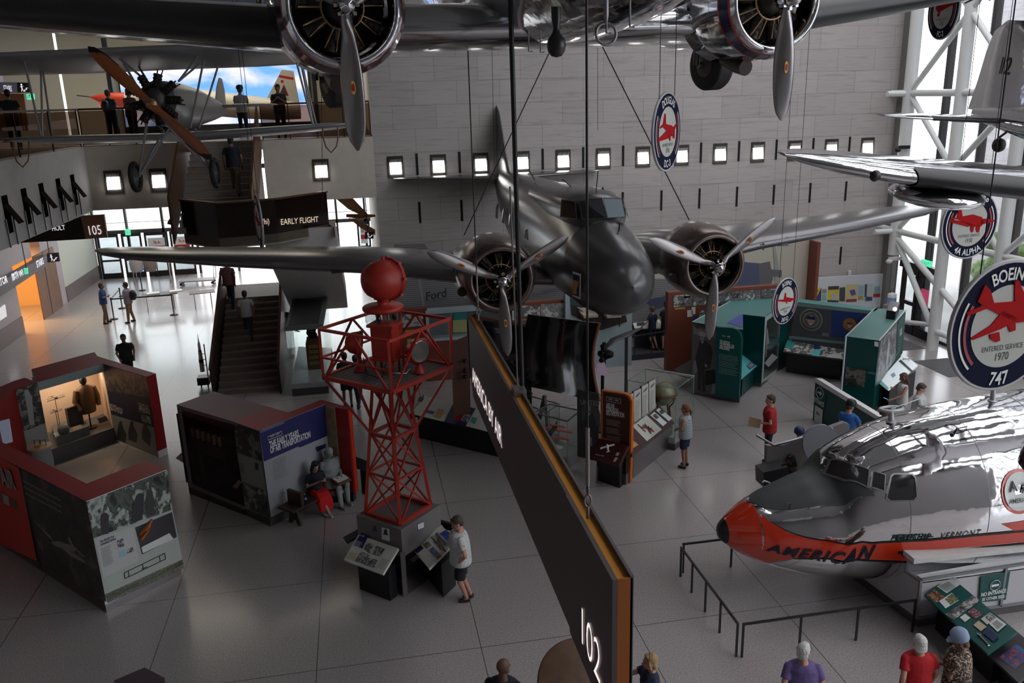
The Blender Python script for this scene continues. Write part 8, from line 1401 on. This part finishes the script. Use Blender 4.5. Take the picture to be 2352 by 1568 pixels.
def person(label,pos,h,H=1.75,skin='light',arms=('down','down'),legs='stand',shirt=(.2,.2,.2),sleeve='short',pants=(.05,.05,.06),leg='long',shoes=(.02,.02,.02),hair=(.05,.03,.02),hs='short',look=0,nod=0,fat=1.0,lean=0,vox=.013,shirtmat=None,pantmat=None,group=None,cat='person',dz=0,skirt=None,name='person'):
    fat*=1.17; k=H/1.75; rt=V3((math.cos(h),-math.sin(h),0)); fw=V3((math.sin(h),math.cos(h),0)); pos=V3(pos)
    t=thing(name,label,cat,tuple(pos),group=group)
    L=lambda x,y,z:pos+(rt*x+fw*(y+lean*max(0,z-.9))+V3((0,0,1))*(z+dz))*k
    Lg=lambda x,y,z:pos+(rt*x+fw*y+V3((0,0,1))*z)*k
    hc=L(0,.03,1.628); yaw=h+look; hr=V3((math.cos(yaw),-math.sin(yaw),0)); hf=V3((math.sin(yaw),math.cos(yaw),0)); hu=V3((0,0,1)); f2=hf*math.cos(nod)-hu*math.sin(nod); u2=hu*math.cos(nod)+hf*math.sin(nod)
    ks=1.1*k; Hd=lambda x,y,z:hc+(hr*x+f2*y+u2*z)*ks
    RM=Matrix((hr,f2,u2)).transposed()
    sk=SKIN(skin); b=MB()
    b.ball(Hd(0,-.012,.035),(.076*ks,.094*ks,.088*ks),16,12,RM); b.ball(Hd(0,.022,-.035),(.058*ks,.066*ks,.078*ks),14,10,RM); b.ball(Hd(0,.05,-.085),(.03*k,.028*k,.024*k),8,6,RM)
    b.tube([Hd(0,.085,.02),Hd(0,.112,-.018),Hd(0,.085,-.032)],[.009*k,.015*k,.012*k],8); b.ball(Hd(0,.078,-.058),(.024*k,.012*k,.009*k),8,6,RM); b.ball(Hd(0,.072,.038),(.05*k,.014*k,.011*k),8,6,RM)
    for s in (-1,1): b.ball(Hd(s*.077,-.008,-.01),(.011*k,.021*k,.032*k),8,6,RM)
    b.tube([L(0,-.01,1.44),Hd(0,-.02,-.05)],[.062*k*fat**.5,.052*k],12)
    tor=[(.90,.15,.11),(1.0,.145,.105),(1.12,.135,.10),(1.28,.16,.11),(1.40,.16,.10),(1.46,.08,.07)]
    ring=lambda z,rx,ry,g=0:[L((rx*fat+g)*math.cos(a),(ry*fat+g)*math.sin(a)+(.02 if z>1.2 else 0),z) for a in [2*pi*i/20 for i in range(20)]]
    b.loft([ring(*q) for q in tor])
    EW=[]
    for s,am in ((-1,arms[0]),(1,arms[1])):
        e,w_=ARMS[am] if isinstance(am,str) else am; sh=L(s*.165*fat**.6,0,1.395); e=L(s*e[0]*fat**.4,e[1],e[2]); w_=L(s*w_[0],w_[1]+.02*(fat-1),w_[2]); EW.append((sh,e,w_))
        chainm(b,[sh,e,w_],[.048*k*fat**.5,.038*k*fat**.4,.026*k])
        d=(w_-e).normalized(); side=d.cross(fw if abs(d.dot(fw))<.8 else V3((0,0,1))).normalized(); cur=(fw*.5-V3((0,0,.25)))*.5
        b.tube([w_,w_+d*.05*k,w_+d*.085*k],[.026*k,.032*k,.028*k],8)
        for i in range(4):
            o_=side*(i-1.5)*.018*k; ln=(.06,.072,.068,.052)[i]*k; p0=w_+d*.078*k+o_; p1=p0+d*ln*.5+cur*.01; p2=p1+(d*.7+fw*.5*(1 if abs(d.z)>.5 else 0)-V3((0,0,.5))*(0 if abs(d.z)>.5 else 1)).normalized()*ln*.5
            b.tube([p0,p1,p2],[.0095*k,.009*k,.007*k],6)
        tb=w_+d*.03*k-side*s*.022*k; b.tube([tb,tb+d*.03*k-side*s*.022*k,tb+d*.06*k-side*s*.018*k],[.011*k,.010*k,.008*k],6)
    LG={'stand':(((-.09,0,.93),(-.10,.02,.50),(-.11,-.02,.08)),((.09,0,.93),(.10,.02,.50),(.11,-.02,.08))),'wide':(((-.09,0,.93),(-.13,.02,.50),(-.17,.04,.08)),((.09,0,.93),(.13,.02,.50),(.17,-.06,.08))),'walk':(((-.09,0,.93),(-.09,.14,.52),(-.09,.22,.09)),((.09,0,.93),(.09,-.02,.50),(.09,-.28,.14))),'cross':(((-.09,0,.93),(-.08,.04,.50),(.02,-.08,.08)),((.09,0,.93),(.10,-.02,.50),(.13,-.16,.09))),'climb':(((-.09,0,.93),(-.09,.30,.72),(-.09,.28,.30)),((.09,0,.93),(.09,.02,.50),(.09,-.10,.09))),'sit':(((-.09,0,.50),(-.11,.42,.50),(-.12,.40,.08)),((.09,0,.50),(.11,.42,.50),(.12,.46,.08))),'sitx':(((-.09,0,.50),(-.05,.40,.50),(.03,.46,.08)),((.09,0,.50),(.07,.42,.52),(-.02,.60,.10)))}[legs]
    for q in LG: chainm(b,[Lg(*c) for c in q],[.072*k*fat**.5,.052*k*fat**.3,.036*k]); a_=Lg(*q[2]); b.tube([a_-V3((0,0,.02)),a_+fw*.10*k-V3((0,0,.04*k))],[.035*k,.03*k],8)
    bo=b.build('body',sk,t); remesh(bo,vox)
    e_=MB()
    for s in (-1,1): e_=MB().ball(Hd(s*.031,.083,.018),(.012*k,.007*k,.007*k),8,6,RM); e_.build('eye',mat('eye_dark',(.02,.015,.012),.3),t)
    # clothes
    sm=shirtmat or mat('shirt_%02d%02d%02d'%tuple(int(c*99) for c in shirt),shirt,.85,bump=.25,bscale=14)
    if sleeve!='bare':
        c=MB(); z0=.86 if legs[:3]!='sit' else .95; c.loft([ring(z0,.165,.125,.012),ring(1.0,.16,.12,.014),ring(1.14,.15,.112,.016),ring(1.28,.17,.118,.014),ring(1.39,.168,.105,.012),ring(1.43,.14,.09,.012),ring(1.46,.095,.075,.010),ring(1.475,.065,.062,.008)])
        for sh,e,w_ in EW:
            if sleeve=='tank': continue
            if sleeve=='short': m_=sh.lerp(e,.62); c.tube([sh,m_],[.058*k*fat**.5,.062*k*fat**.5],12); c.ball(sh,.058*k*fat**.5,12,8)
            else: chainm(c,[sh,e,w_],[.064*k*fat**.5,.052*k,.038*k])
        remesh(c.build('shirt',sm,t),vox,3)
    pm2=pantmat or mat('pants_%02d%02d%02d'%tuple(int(c_*99) for c_ in pants),pants,.85,bump=.2,bscale=12)
    c=MB()
    if leg in('long','short'):
        if legs[:3]!='sit': c.loft([[Lg((.165*fat+.006)*math.cos(a),(.125*fat+.006)*math.sin(a),z) for a in [2*pi*i/18 for i in range(18)]] for z in (.84,.93,1.0)])
        else: c.ball(Lg(0,.02,.53),(.19*k*fat,.15*k,.12*k),14,8)
        for q in LG:
            P=[Lg(*c_) for c_ in q]
            if leg=='long': chainm(c,[P[0],P[1],P[2]+V3((0,0,.02))],[.092*k*fat**.6,.068*k*fat**.4,.055*k])
            else: m_=P[0].lerp(P[1],.86); c.tube([P[0],m_],[.094*k*fat**.6,.085*k*fat**.5],12); c.ball(P[0],.09*k,10,6)
        remesh(c.build('trousers' if leg=='long' else 'shorts',pm2,t),vox,3)
    elif leg=='skirt':
        if legs[:3]=='sit':
            c.loft([[Lg(x,y,z) for x,y,z in ((-r*1.0,y0,z1),(-r*.8,y0,z2),(r*.8,y0,z2),(r,y0,z1),(r*.9,y0,z0_),(-r*.9,y0,z0_))] for y0,r,z1,z2,z0_ in ((-.1,.16,.52,.62,.46),(.15,.2,.5,.62,.44),(.4,.2,.46,.6,.30),(.52,.2,.34,.5,.16),(.55,.18,.25,.35,.14))])
        else: c.loft([[Lg(r*fat*math.cos(a),r*.8*fat*math.sin(a),z) for a in [2*pi*i/20 for i in range(20)]] for z,r in ((1.0,.15),(.9,.185),(.7,.21),(.5,.22))])
        o=c.build('skirt',pm2,t); remesh(o,vox,6)
    shm=mat('shoe_%02d%02d%02d'%tuple(int(c_*99) for c_ in shoes),shoes,.6); fdir={'sitx':1}.get(legs,0)
    for q in LG:
        a_=Lg(*q[2]); c=MB(); g_=V3((0,0,-.035*k)); 
        c.ball(a_+g_-fw*.02*k,(.042*k,.042*k,.042*k),10,6); c.tube([a_+g_-fw*.05*k-V3((0,0,.005)),a_+g_+fw*.07*k-V3((0,0,.008*k)),a_+g_+fw*.155*k-V3((0,0,.014*k))],[.038*k,.040*k,.028*k],10); o=c.build('shoe',shm,t)
    # hair and hats
    hm=mat('hair_%02d%02d%02d'%tuple(int(c_*99) for c_ in hair),hair,.6,bump=.5,bscale=30)
    if hs!='bald' and hs!='hood':
        c=MB(); c.ball(Hd(0,-.024,.052),(.085*ks,.096*ks,.088*ks),16,10,RM); c.ball(Hd(0,-.055,-.005),(.078*ks,.06*ks,.075*ks),12,8,RM); c.ball(Hd(0,.035,.098),(.06*k,.05*k,.03*k),10,6,RM)
        if hs in('long','bob'):
            zl=-.20 if hs=='long' else -.09; c.loft([[Hd(r*math.cos(a),-.045+yy*math.sin(a)+yo,z) for a in [2*pi*i/14 for i in range(14)]] for z,r,yy,yo in ((.06,.08,.06,0),(-.05,.09,.055,-.005),(zl*.8,.085,.045,-.02),(zl,.06,.03,-.025))])
            for s in (-1,1): c.tube([Hd(s*.07,.03,.06),Hd(s*.085,.02,-.02),Hd(s*.08,.0,zl*.9)],[.02*k,.022*k,.018*k],8)
        if hs=='tail': c.tube([Hd(0,-.11,.03),Hd(0,-.15,-.03),Hd(0,-.13,-.14)],[.03*k,.035*k,.015*k],8)
        o=c.build('hair',hm,t); remesh(o,.011,2)
    return t,Hd,L,Lg,EW,fw,rt
def cap(t,Hd,m,back=False):
    c=MB(); c.lathe([(.124,-.01),(.126,.03),(.118,.09),(.08,.135),(.001,.15)],Hd(0,-.012,.045),(Hd(0,0,1)-Hd(0,0,0)),18); o=c.build('cap',m,t); s=-1 if back else 1
    MB().add([Hd(x,y*s,.05-.02*(y>.12)) for x,y in ((-.07,.06),(-.065,.12),(-.03,.16),(.03,.16),(.065,.12),(.07,.06))]+[Hd(x,y*s,.042-.02*(y>.12)) for x,y in ((-.07,.06),(-.065,.12),(-.03,.16),(.03,.16),(.065,.12),(.07,.06))],[(0,1,2,3,4,5),(11,10,9,8,7,6)]+[(i,i+6,(i+1)%6+6,(i+1)%6) for i in range(6)]).build('cap_brim',m,o)
R0=math.radians
def spot(name,base,dots,scale,thr):
    if name in MATS: return MATS[name]
    m=mat(name,base,.8); nt=m.node_tree; tc=nt.nodes.new('ShaderNodeTexCoord'); n=nt.nodes.new('ShaderNodeTexNoise'); n.inputs['Scale'].default_value=scale; n.inputs['Detail'].default_value=2; nt.links.new(tc.outputs['Object'],n.inputs['Vector']); nt.links.new(ramp(nt,n.outputs['Fac'],[(thr-.01,base),(thr+.01,dots)]),nt.nodes['Principled BSDF'].inputs['Base Color']); return m
WS_=spot('shirt_speckled',(.55,.56,.55),(.12,.13,.14),38,.63); LEO=spot('blouse_leopard',(.03,.02,.015),(.45,.34,.24),34,.56); CHK=mat('shirt_check',(.4,.42,.42),.8); nt=CHK.node_tree; tc=nt.nodes.new('ShaderNodeTexCoord'); ck=nt.nodes.new('ShaderNodeTexChecker'); ck.inputs['Scale'].default_value=34; ck.inputs['Color1'].default_value=(.52,.53,.52,1); ck.inputs['Color2'].default_value=(.16,.22,.24,1); nt.links.new(tc.outputs['Object'],ck.inputs[0]); nt.links.new(ck.outputs[0],nt.nodes['Principled BSDF'].inputs['Base Color'])
PLD=mat('shirt_plaid',(.3,.1,.1),.8); nt=PLD.node_tree; tc=nt.nodes.new('ShaderNodeTexCoord'); ck=nt.nodes.new('ShaderNodeTexChecker'); ck.inputs['Scale'].default_value=12; ck.inputs['Color1'].default_value=(.22,.06,.06,1); ck.inputs['Color2'].default_value=(.10,.06,.06,1); nt.links.new(tc.outputs['Object'],ck.inputs[0]); nt.links.new(ck.outputs[0],nt.nodes['Principled BSDF'].inputs['Base Color'])
def HP_(x,y,z): return G(x,y,z) # ground position under a head seen at pixel x,y
def under(x,y,z,z0=0): p=G(x,y,z); return (p.x,p.y,z0)
# man in the speckled white shirt
p=G(1063,1384); person('man in white speckled shirt and black shorts reading the board at the tower pedestal',(p.x,p.y,0),R0(-88),1.80,'light',('pocket','pocket'),'cross',shirtmat=WS_,pants=(.015,.017,.02),leg='short',hair=(.06,.04,.03),nod=.45,fat=1.32,shoes=(.015,.015,.015))
p=G(1572,1072); t,Hd,L,Lg,EW,fw,rt=person('woman with reddish ponytail, checked sleeveless top and navy shorts beside the globe case',(p.x,p.y,0),R0(-50),1.68,'tan',('front','front'),'stand',sleeve='tank',shirtmat=CHK,pants=(.015,.025,.06),leg='short',hair=(.20,.08,.035),hs='tail',fat=1.15)
MB().tube([L(-.12,.12,1.42),L(.05,-.14,1.30),L(.24,-.08,1.02)],.012,6).build('bag_strap',BLACK,t); MB().box(*[v for ab in zip(L(.2,-.12,.9),L(.3,.06,1.06)) for v in sorted(ab)]).build('shoulder_bag',BLACK,t)
p=G(1757,1070); t,Hd,L,Lg,EW,fw,rt=person('man in red polo shirt and dark jeans holding a tan folder beside the ramp',(p.x+.12,p.y+.1,0),R0(-60),1.85,'light',('hold','down'),'stand',shirt=(.36,.012,.018),pants=(.015,.02,.035),hair=(.05,.03,.02),look=-.4,fat=1.08)
w_=EW[0][2]; obj1('folder','tan paper folder held by the man in the red polo shirt','folder',MB().slab([w_+fw*-.02+V3((0,0,-.14)),w_+fw*.26+V3((0,0,-.10)),w_+fw*.24+V3((0,0,.16)),w_+fw*-.06+V3((0,0,.1))],rt,.03),mat('folder_tan'))
t,Hd,*_=person('man in bright blue shirt and black cap behind the nose section',under(1952,932,1.7),R0(60),1.8,'light',('reach','reach'),shirt=(.03,.14,.45),hs='short',look=.3,nod=.35,vox=.014); cap(t,Hd,BLACK)
person('woman in dark blue top leaning on the ramp rail by the entrance wall',under(1868,980,1.62),R0(150),1.62,'tan',('reach','reach'),shirt=(.02,.05,.20),sleeve='long',hair=(.08,.05,.03),lean=.35,look=.3)
t,Hd,*_=person('small child with navy cap beside the leaning woman in blue',under(1835,992,1.2),R0(160),1.25,'tan',('reach','down'),shirt=(.02,.04,.12),hs='short'); cap(t,Hd,NAVY)
p=under(2078,866,1.6); t,Hd,L,Lg,EW,fw,rt=person('young woman with long brown hair, white tank top and blue patterned shorts',p,R0(-75),1.70,'tan',('reach','phone'),'stand',sleeve='tank',shirt=(.55,.54,.52),pantmat=spot('shorts_blue',(.12,.14,.30),(.4,.42,.5),40,.5),leg='short',hair=(.09,.045,.03),hs='long',nod=.35,fat=.92)
w_=EW[0][2]+fw*.1; obj1('phone','blue phone held by the young woman in the white tank top','phone',MB().bar(w_,w_+fw*.12+V3((0,0,.05)),.07,.01),mat('phone_blue',(.03,.25,.55),.3,emit=.3))
person('man in white polo shirt with folded arms standing at the right of the young woman',under(2113,890,1.68),R0(120),1.78,'light',('crossed','crossed'),shirt=(.50,.53,.53),hair=(.06,.04,.03),nod=.5,fat=1.1)
person('person with dark brown hair half hidden behind the polished fuselage top',under(2032,940,1.6),R0(0),1.65,'tan',shirt=(.1,.1,.1),hair=(.10,.05,.03),hs='bob')
person('person with long black hair seated at the black kiosk desk',(PY(1817,1078,15.9).x,15.9,0),R0(-100),1.6,'shade',('front','front'),'sit',shirt=(.02,.02,.02),hair=(.01,.008,.008),hs='long',dz=-.43+.25,nod=.3)
# bench pair
bp_=lambda u:o_b+dd_b*u+nf_b*.22
o_b=M_ if 0 else V3((*w2[7],0)); dd_b=(V3((*w2[6],0))-o_b).normalized(); nf_b=dd_b.cross(V3((0,0,1))).normalized(); hb_=math.atan2(nf_b.x,nf_b.y)
P=o_b+dd_b*1.18+nf_b*.24; t,Hd,L,Lg,EW,fw,rt=person('woman with long black hair and bright red skirt seated on the bench with a phone',(P.x,P.y,0),hb_+.25,1.62,'light',('phone','phone'),'sitx',shirt=(.012,.015,.03),leg='skirt',pants=(.62,.006,.012),hair=(.012,.01,.012),hs='long',dz=-.43,nod=.4,shoes=(.55,.48,.42),lean=.12)
w_=(EW[0][2]+EW[1][2])/2+fw*.06; obj1('phone','dark phone held by the seated woman in the red skirt','phone',MB().bar(w_-V3((0,0,.05)),w_+V3((0,0,.09))+fw*.03,.07,.01),BLACK)
q=MB(); q.ball(L(.02,.20,1.0),(.10,.06,.07),10,6); q.build('handbag',mat('bag_navy',(.02,.025,.035),.4),t)
P=o_b+dd_b*1.66+nf_b*.26; CL=mat('statue_grey_cloth',(.28,.31,.305),.75,bump=.8,bscale=6)
t,Hd,L,Lg,EW,fw,rt=person('grey painted statue of a seated aviator in helmet and coat holding a tray',(P.x,P.y,0),hb_+.1,1.84,'statue',('read','read'),'sit',shirtmat=CL,sleeve='long',pantmat=CL,hs='hood',dz=-.43,nod=.35,fat=1.12,shoes=(.24,.27,.26),cat='statue',name='statue')
c=MB(); c.ball(Hd(0,-.02,.03),(.09,.105,.10),14,10); c.ball(Hd(0,-.06,-.05),(.08,.07,.08),12,8); c.build('aviator_helmet',CL,t); MB().tube([L(0,0,1.45)+rt*.11*math.cos(a)+fw*.09*math.sin(a) for a in [2*pi*i/16 for i in range(16)]],.045,8,closed=True).build('scarf',CL,t)
c=MB(); c.loft([[Lg(r*math.cos(a),.0+r*.8*math.sin(a)+y,z) for a in [2*pi*i/16 for i in range(16)]] for z,r,y in ((.72,.2,0),(.56,.25,.06),(.44,.27,.12),(.30,.25,.2))]); remesh(c.build('coat_skirt',CL,t),.015,4)
w_=(EW[0][2]+EW[1][2])/2+fw*.12-V3((0,0,.02)); b_=thing('letter_tray','brown tray with a white letter held by the grey statue','tray',tuple(w_)); MB().slab([w_-rt*.19-fw*.13+V3((0,0,.02)),w_+rt*.19-fw*.13+V3((0,0,.02)),w_+rt*.19+fw*.15-V3((0,0,.04)),w_-rt*.19+fw*.15-V3((0,0,.04))],(0,0,1),.05).build('tray',mat('tray_brown',(.14,.06,.03),.4),b_); MB().slab([w_-rt*.16-fw*.09+V3((0,0,.025)),w_+rt*.16-fw*.09+V3((0,0,.025)),w_+rt*.16+fw*.11-V3((0,0,.02)),w_-rt*.16+fw*.11-V3((0,0,.02))],(0,0,1),.008).build('letter',CREAM,b_)
# boys on the ramp
for px,hd_,l,H_,lg,st in ((1505,0,'shorter boy in navy t-shirt leaning on the exhibit ramp railing',1.62,'cross','rail'),(1529,0,'taller boy in black t-shirt with a shoulder bag on the exhibit ramp',1.80,'stand','front')):
    p=G(px-(8 if px==1505 else 1),803,.12); t,Hd,L,*_=person(l,(p.x,p.y,.12),R0(-30 if px==1505 else -10),H_,'light',('rail','rail') if px==1505 else ('front','front'),lg,shirt=(.012,.018,.045) if px==1505 else (.01,.012,.016),pants=(.012,.012,.015),leg='short',hair=(.14,.07,.04) if px==1505 else (.05,.03,.02),fat=.88,vox=.015)
    MB().tube([L(-.12,.1,1.42),L(.0,-.13,1.3),L(.2,-.1,1.05)],.012,6).build('bag_strap',BLACK,t)
# left of the hall
p=G(282,838); person('man in black polo shirt walking toward the camera in front of the left booth',under(282,771,1.76),R0(165),1.80,'tan',('swing','swingf'),'walk',shirt=(.015,.015,.02),pants=(.012,.012,.016),hair=(.015,.012,.01),fat=1.1,vox=.015)
p=G(245,742); person('man in blue polo shirt with folded arms near the far entrance',(p.x,p.y,0),R0(80),1.80,'shade',('crossed','crossed'),'wide',shirt=(.02,.06,.22),pants=(.16,.12,.09),hair=(.04,.025,.015),vox=.016)
p=G(302,740); t,Hd,L,*_=person('man in grey shirt and khaki trousers with black backpack near the far entrance',(p.x,p.y,0),R0(-80),1.80,'shade',('crossed','crossed'),'wide',shirt=(.25,.22,.25),sleeve='long',pants=(.22,.15,.09),hair=(.03,.02,.015),fat=1.08,vox=.016)
q=MB().ball(L(0,-.25,1.2),(.16,.16,.24),12,8); q.build('backpack',BLACK,t)
# stairs
stp=lambda x,y,z,k=0:(PY(x,y,27.7+z/.17*.3).x,27.7+z/.17*.3+.1,z)
person('man in white t-shirt and grey jeans climbing the lower stairs',stp(570,760,1.19),R0(-5),1.78,'shade',('down','swing'),'climb',shirt=(.45,.44,.42),pants=(.06,.065,.07),hair=(.03,.02,.015),vox=.016)
person('man in dark plaid shirt at the top of the lower stairs',stp(530,700,2.04),R0(5),1.80,'shade',('down','swing'),'climb',shirtmat=PLD,pants=(.015,.017,.02),hair=(.03,.02,.015),vox=.016)
person('person in dark navy top and beige trousers climbing the upper stairs',(PY(532,360,27.3).x,27.45,5.6+.1714*5),R0(0),1.78,'shade',('down','down'),'climb',shirt=(.012,.015,.03),pants=(.20,.17,.14),hair=(.02,.015,.012),vox=.016)
person('person in black top and black shorts behind the platform of the red tower',under(790,815,1.7),R0(0),1.76,'shade',('front','front'),shirt=(.012,.012,.014),pants=(.03,.028,.028),leg='short',hair=(.012,.01,.01),vox=.015)
person('person in dark top and blue jeans beside the black shirted person behind the tower',under(815,822,1.62),R0(20),1.70,'shade',('front','front'),'walk',shirt=(.02,.02,.025),pants=(.03,.06,.09),hair=(.02,.015,.012),vox=.015)
person('dark haired person half hidden behind the stairs and the trophy case',under(657,722,1.65),R0(90),1.72,'shade',('reach','reach'),shirt=(.015,.015,.018),hair=(.02,.015,.012),vox=.016)
# second floor
def up(x,y,label,h,**k): Yp=k.pop('Y',31.0); H_=k.get('H',1.76); kw=dict(k); p=PY(x,y,Yp); return person(label,(p.x,Yp,8.02),R0(h),**kw)
up(637,200,'man in dark shirt holding a phone on the second floor before the jet tail',180,skin='shade',arms=('phone','phone'),shirt=(.012,.014,.02),pants=(.012,.012,.014),hair=(.02,.015,.012),vox=.016,nod=.4)
t,Hd,*_=up(551,215,'man in white t-shirt and dark cap on the second floor facing the video screen',10,skin='shade',arms=('phone','phone'),shirt=(.35,.35,.36),pants=(.02,.03,.05),vox=.016,Y=32.5); cap(t,Hd,BLACK)
up(524,270,'man in dark top at the head of the upper stairs',0,skin='shade',shirt=(.012,.014,.02),pants=(.05,.045,.04),vox=.016,Y=30.9) if 0 else None
t,Hd,L,*_=up(250,238,'man in blue shirt with dark backpack on the second floor behind the biplane propeller tip',20,skin='shade',shirt=(.02,.035,.08),pants=(.012,.012,.015),vox=.016,Y=33,arms=('hold','hold')); MB().ball(L(0,-.22,1.2),(.15,.13,.22),12,8).build('backpack',BLACK,t)
up(300,252,'woman in plaid shirt on the second floor behind the biplane engine',30,skin='shade',arms=('crossed','crossed'),shirtmat=PLD,sleeve='long',pants=(.012,.012,.015),hair=(.05,.02,.015),hs='bob',vox=.016,Y=31.2)
p=PX(22,245,-10.2); person('man in black t-shirt on the second floor at the left edge by the doorway',(p.x,p.y,8.0),R0(-20),1.78,'shade',('down','down'),shirt=(.01,.01,.012),pants=(.01,.01,.012),hair=(.01,.01,.01),vox=.016)
# foreground heads at the bottom edge
person('bald bearded man in dark shirt at the bottom edge left of the round disc',under(1155,1527,1.74),R0(25),1.80,'dark',shirt=(.012,.016,.03),hs='bald',look=.5,fat=1.12,nod=.1)
t,Hd,L,Lg,EW,fw,rt=person('woman with blond hair and navy top reaching to the left at the bottom edge',under(1497,1515,1.56),R0(-85),1.64,'light',(((.2,.25,1.3),(.18,.5,1.15)),((.2,.25,1.3),(.16,.5,1.18))),shirt=(.012,.02,.05),hair=(.36,.24,.11),hs='bob')
t,Hd,L,Lg,EW,fw,rt=person('man with white hair and glasses in purple t-shirt at the bottom edge',under(1848,1492,1.68),R0(20),1.75,'light',('swing','down'),shirt=(.13,.09,.24),hair=(.55,.54,.53),look=.5,fat=1.15,pants=(.1,.1,.12))
q=MB(); q.tube([Hd(.0,.11,.02),Hd(.07,.09,.02),Hd(.08,.0,.02)],.004,5); q.tube([Hd(.03+.022*math.cos(a),.105,.015+.018*math.sin(a)) for a in [2*pi*i/10 for i in range(10)]],.003,4,closed=True); q.build('glasses',BLACK,t)
q=MB(); bk_=lambda x,y:L(x,-.145-.02*math.cos(x*6),y)
for s_,y in (("DON'T LET",1.24),('CANCER',1.17)): text(q,s_,lambda x,yy:L(x+.0,-.17,y+yy),width=.16,size=.035,bold=.01)
q.build('lettering',mat('print_lilac',(.5,.48,.6),.6),t)
person('woman with short white hair, red t-shirt and peach trousers at the bottom right',under(2115,1475,1.58),R0(10),1.66,'light',('swing','down'),shirt=(.42,.008,.014),pants=(.60,.34,.27),hair=(.62,.61,.60),hs='bob',fat=1.2)
t,Hd,L,*_=person('woman in pale blue cap and leopard print blouse with folded arms at the bottom right',under(2210,1470,1.6),R0(-40),1.70,'shade',('crossed','crossed'),shirtmat=LEO,hair=(.10,.05,.03),hs='bob',fat=1.3,look=-.5,nod=.3); cap(t,Hd,mat('cap_pale_blue',(.25,.32,.45),.8))
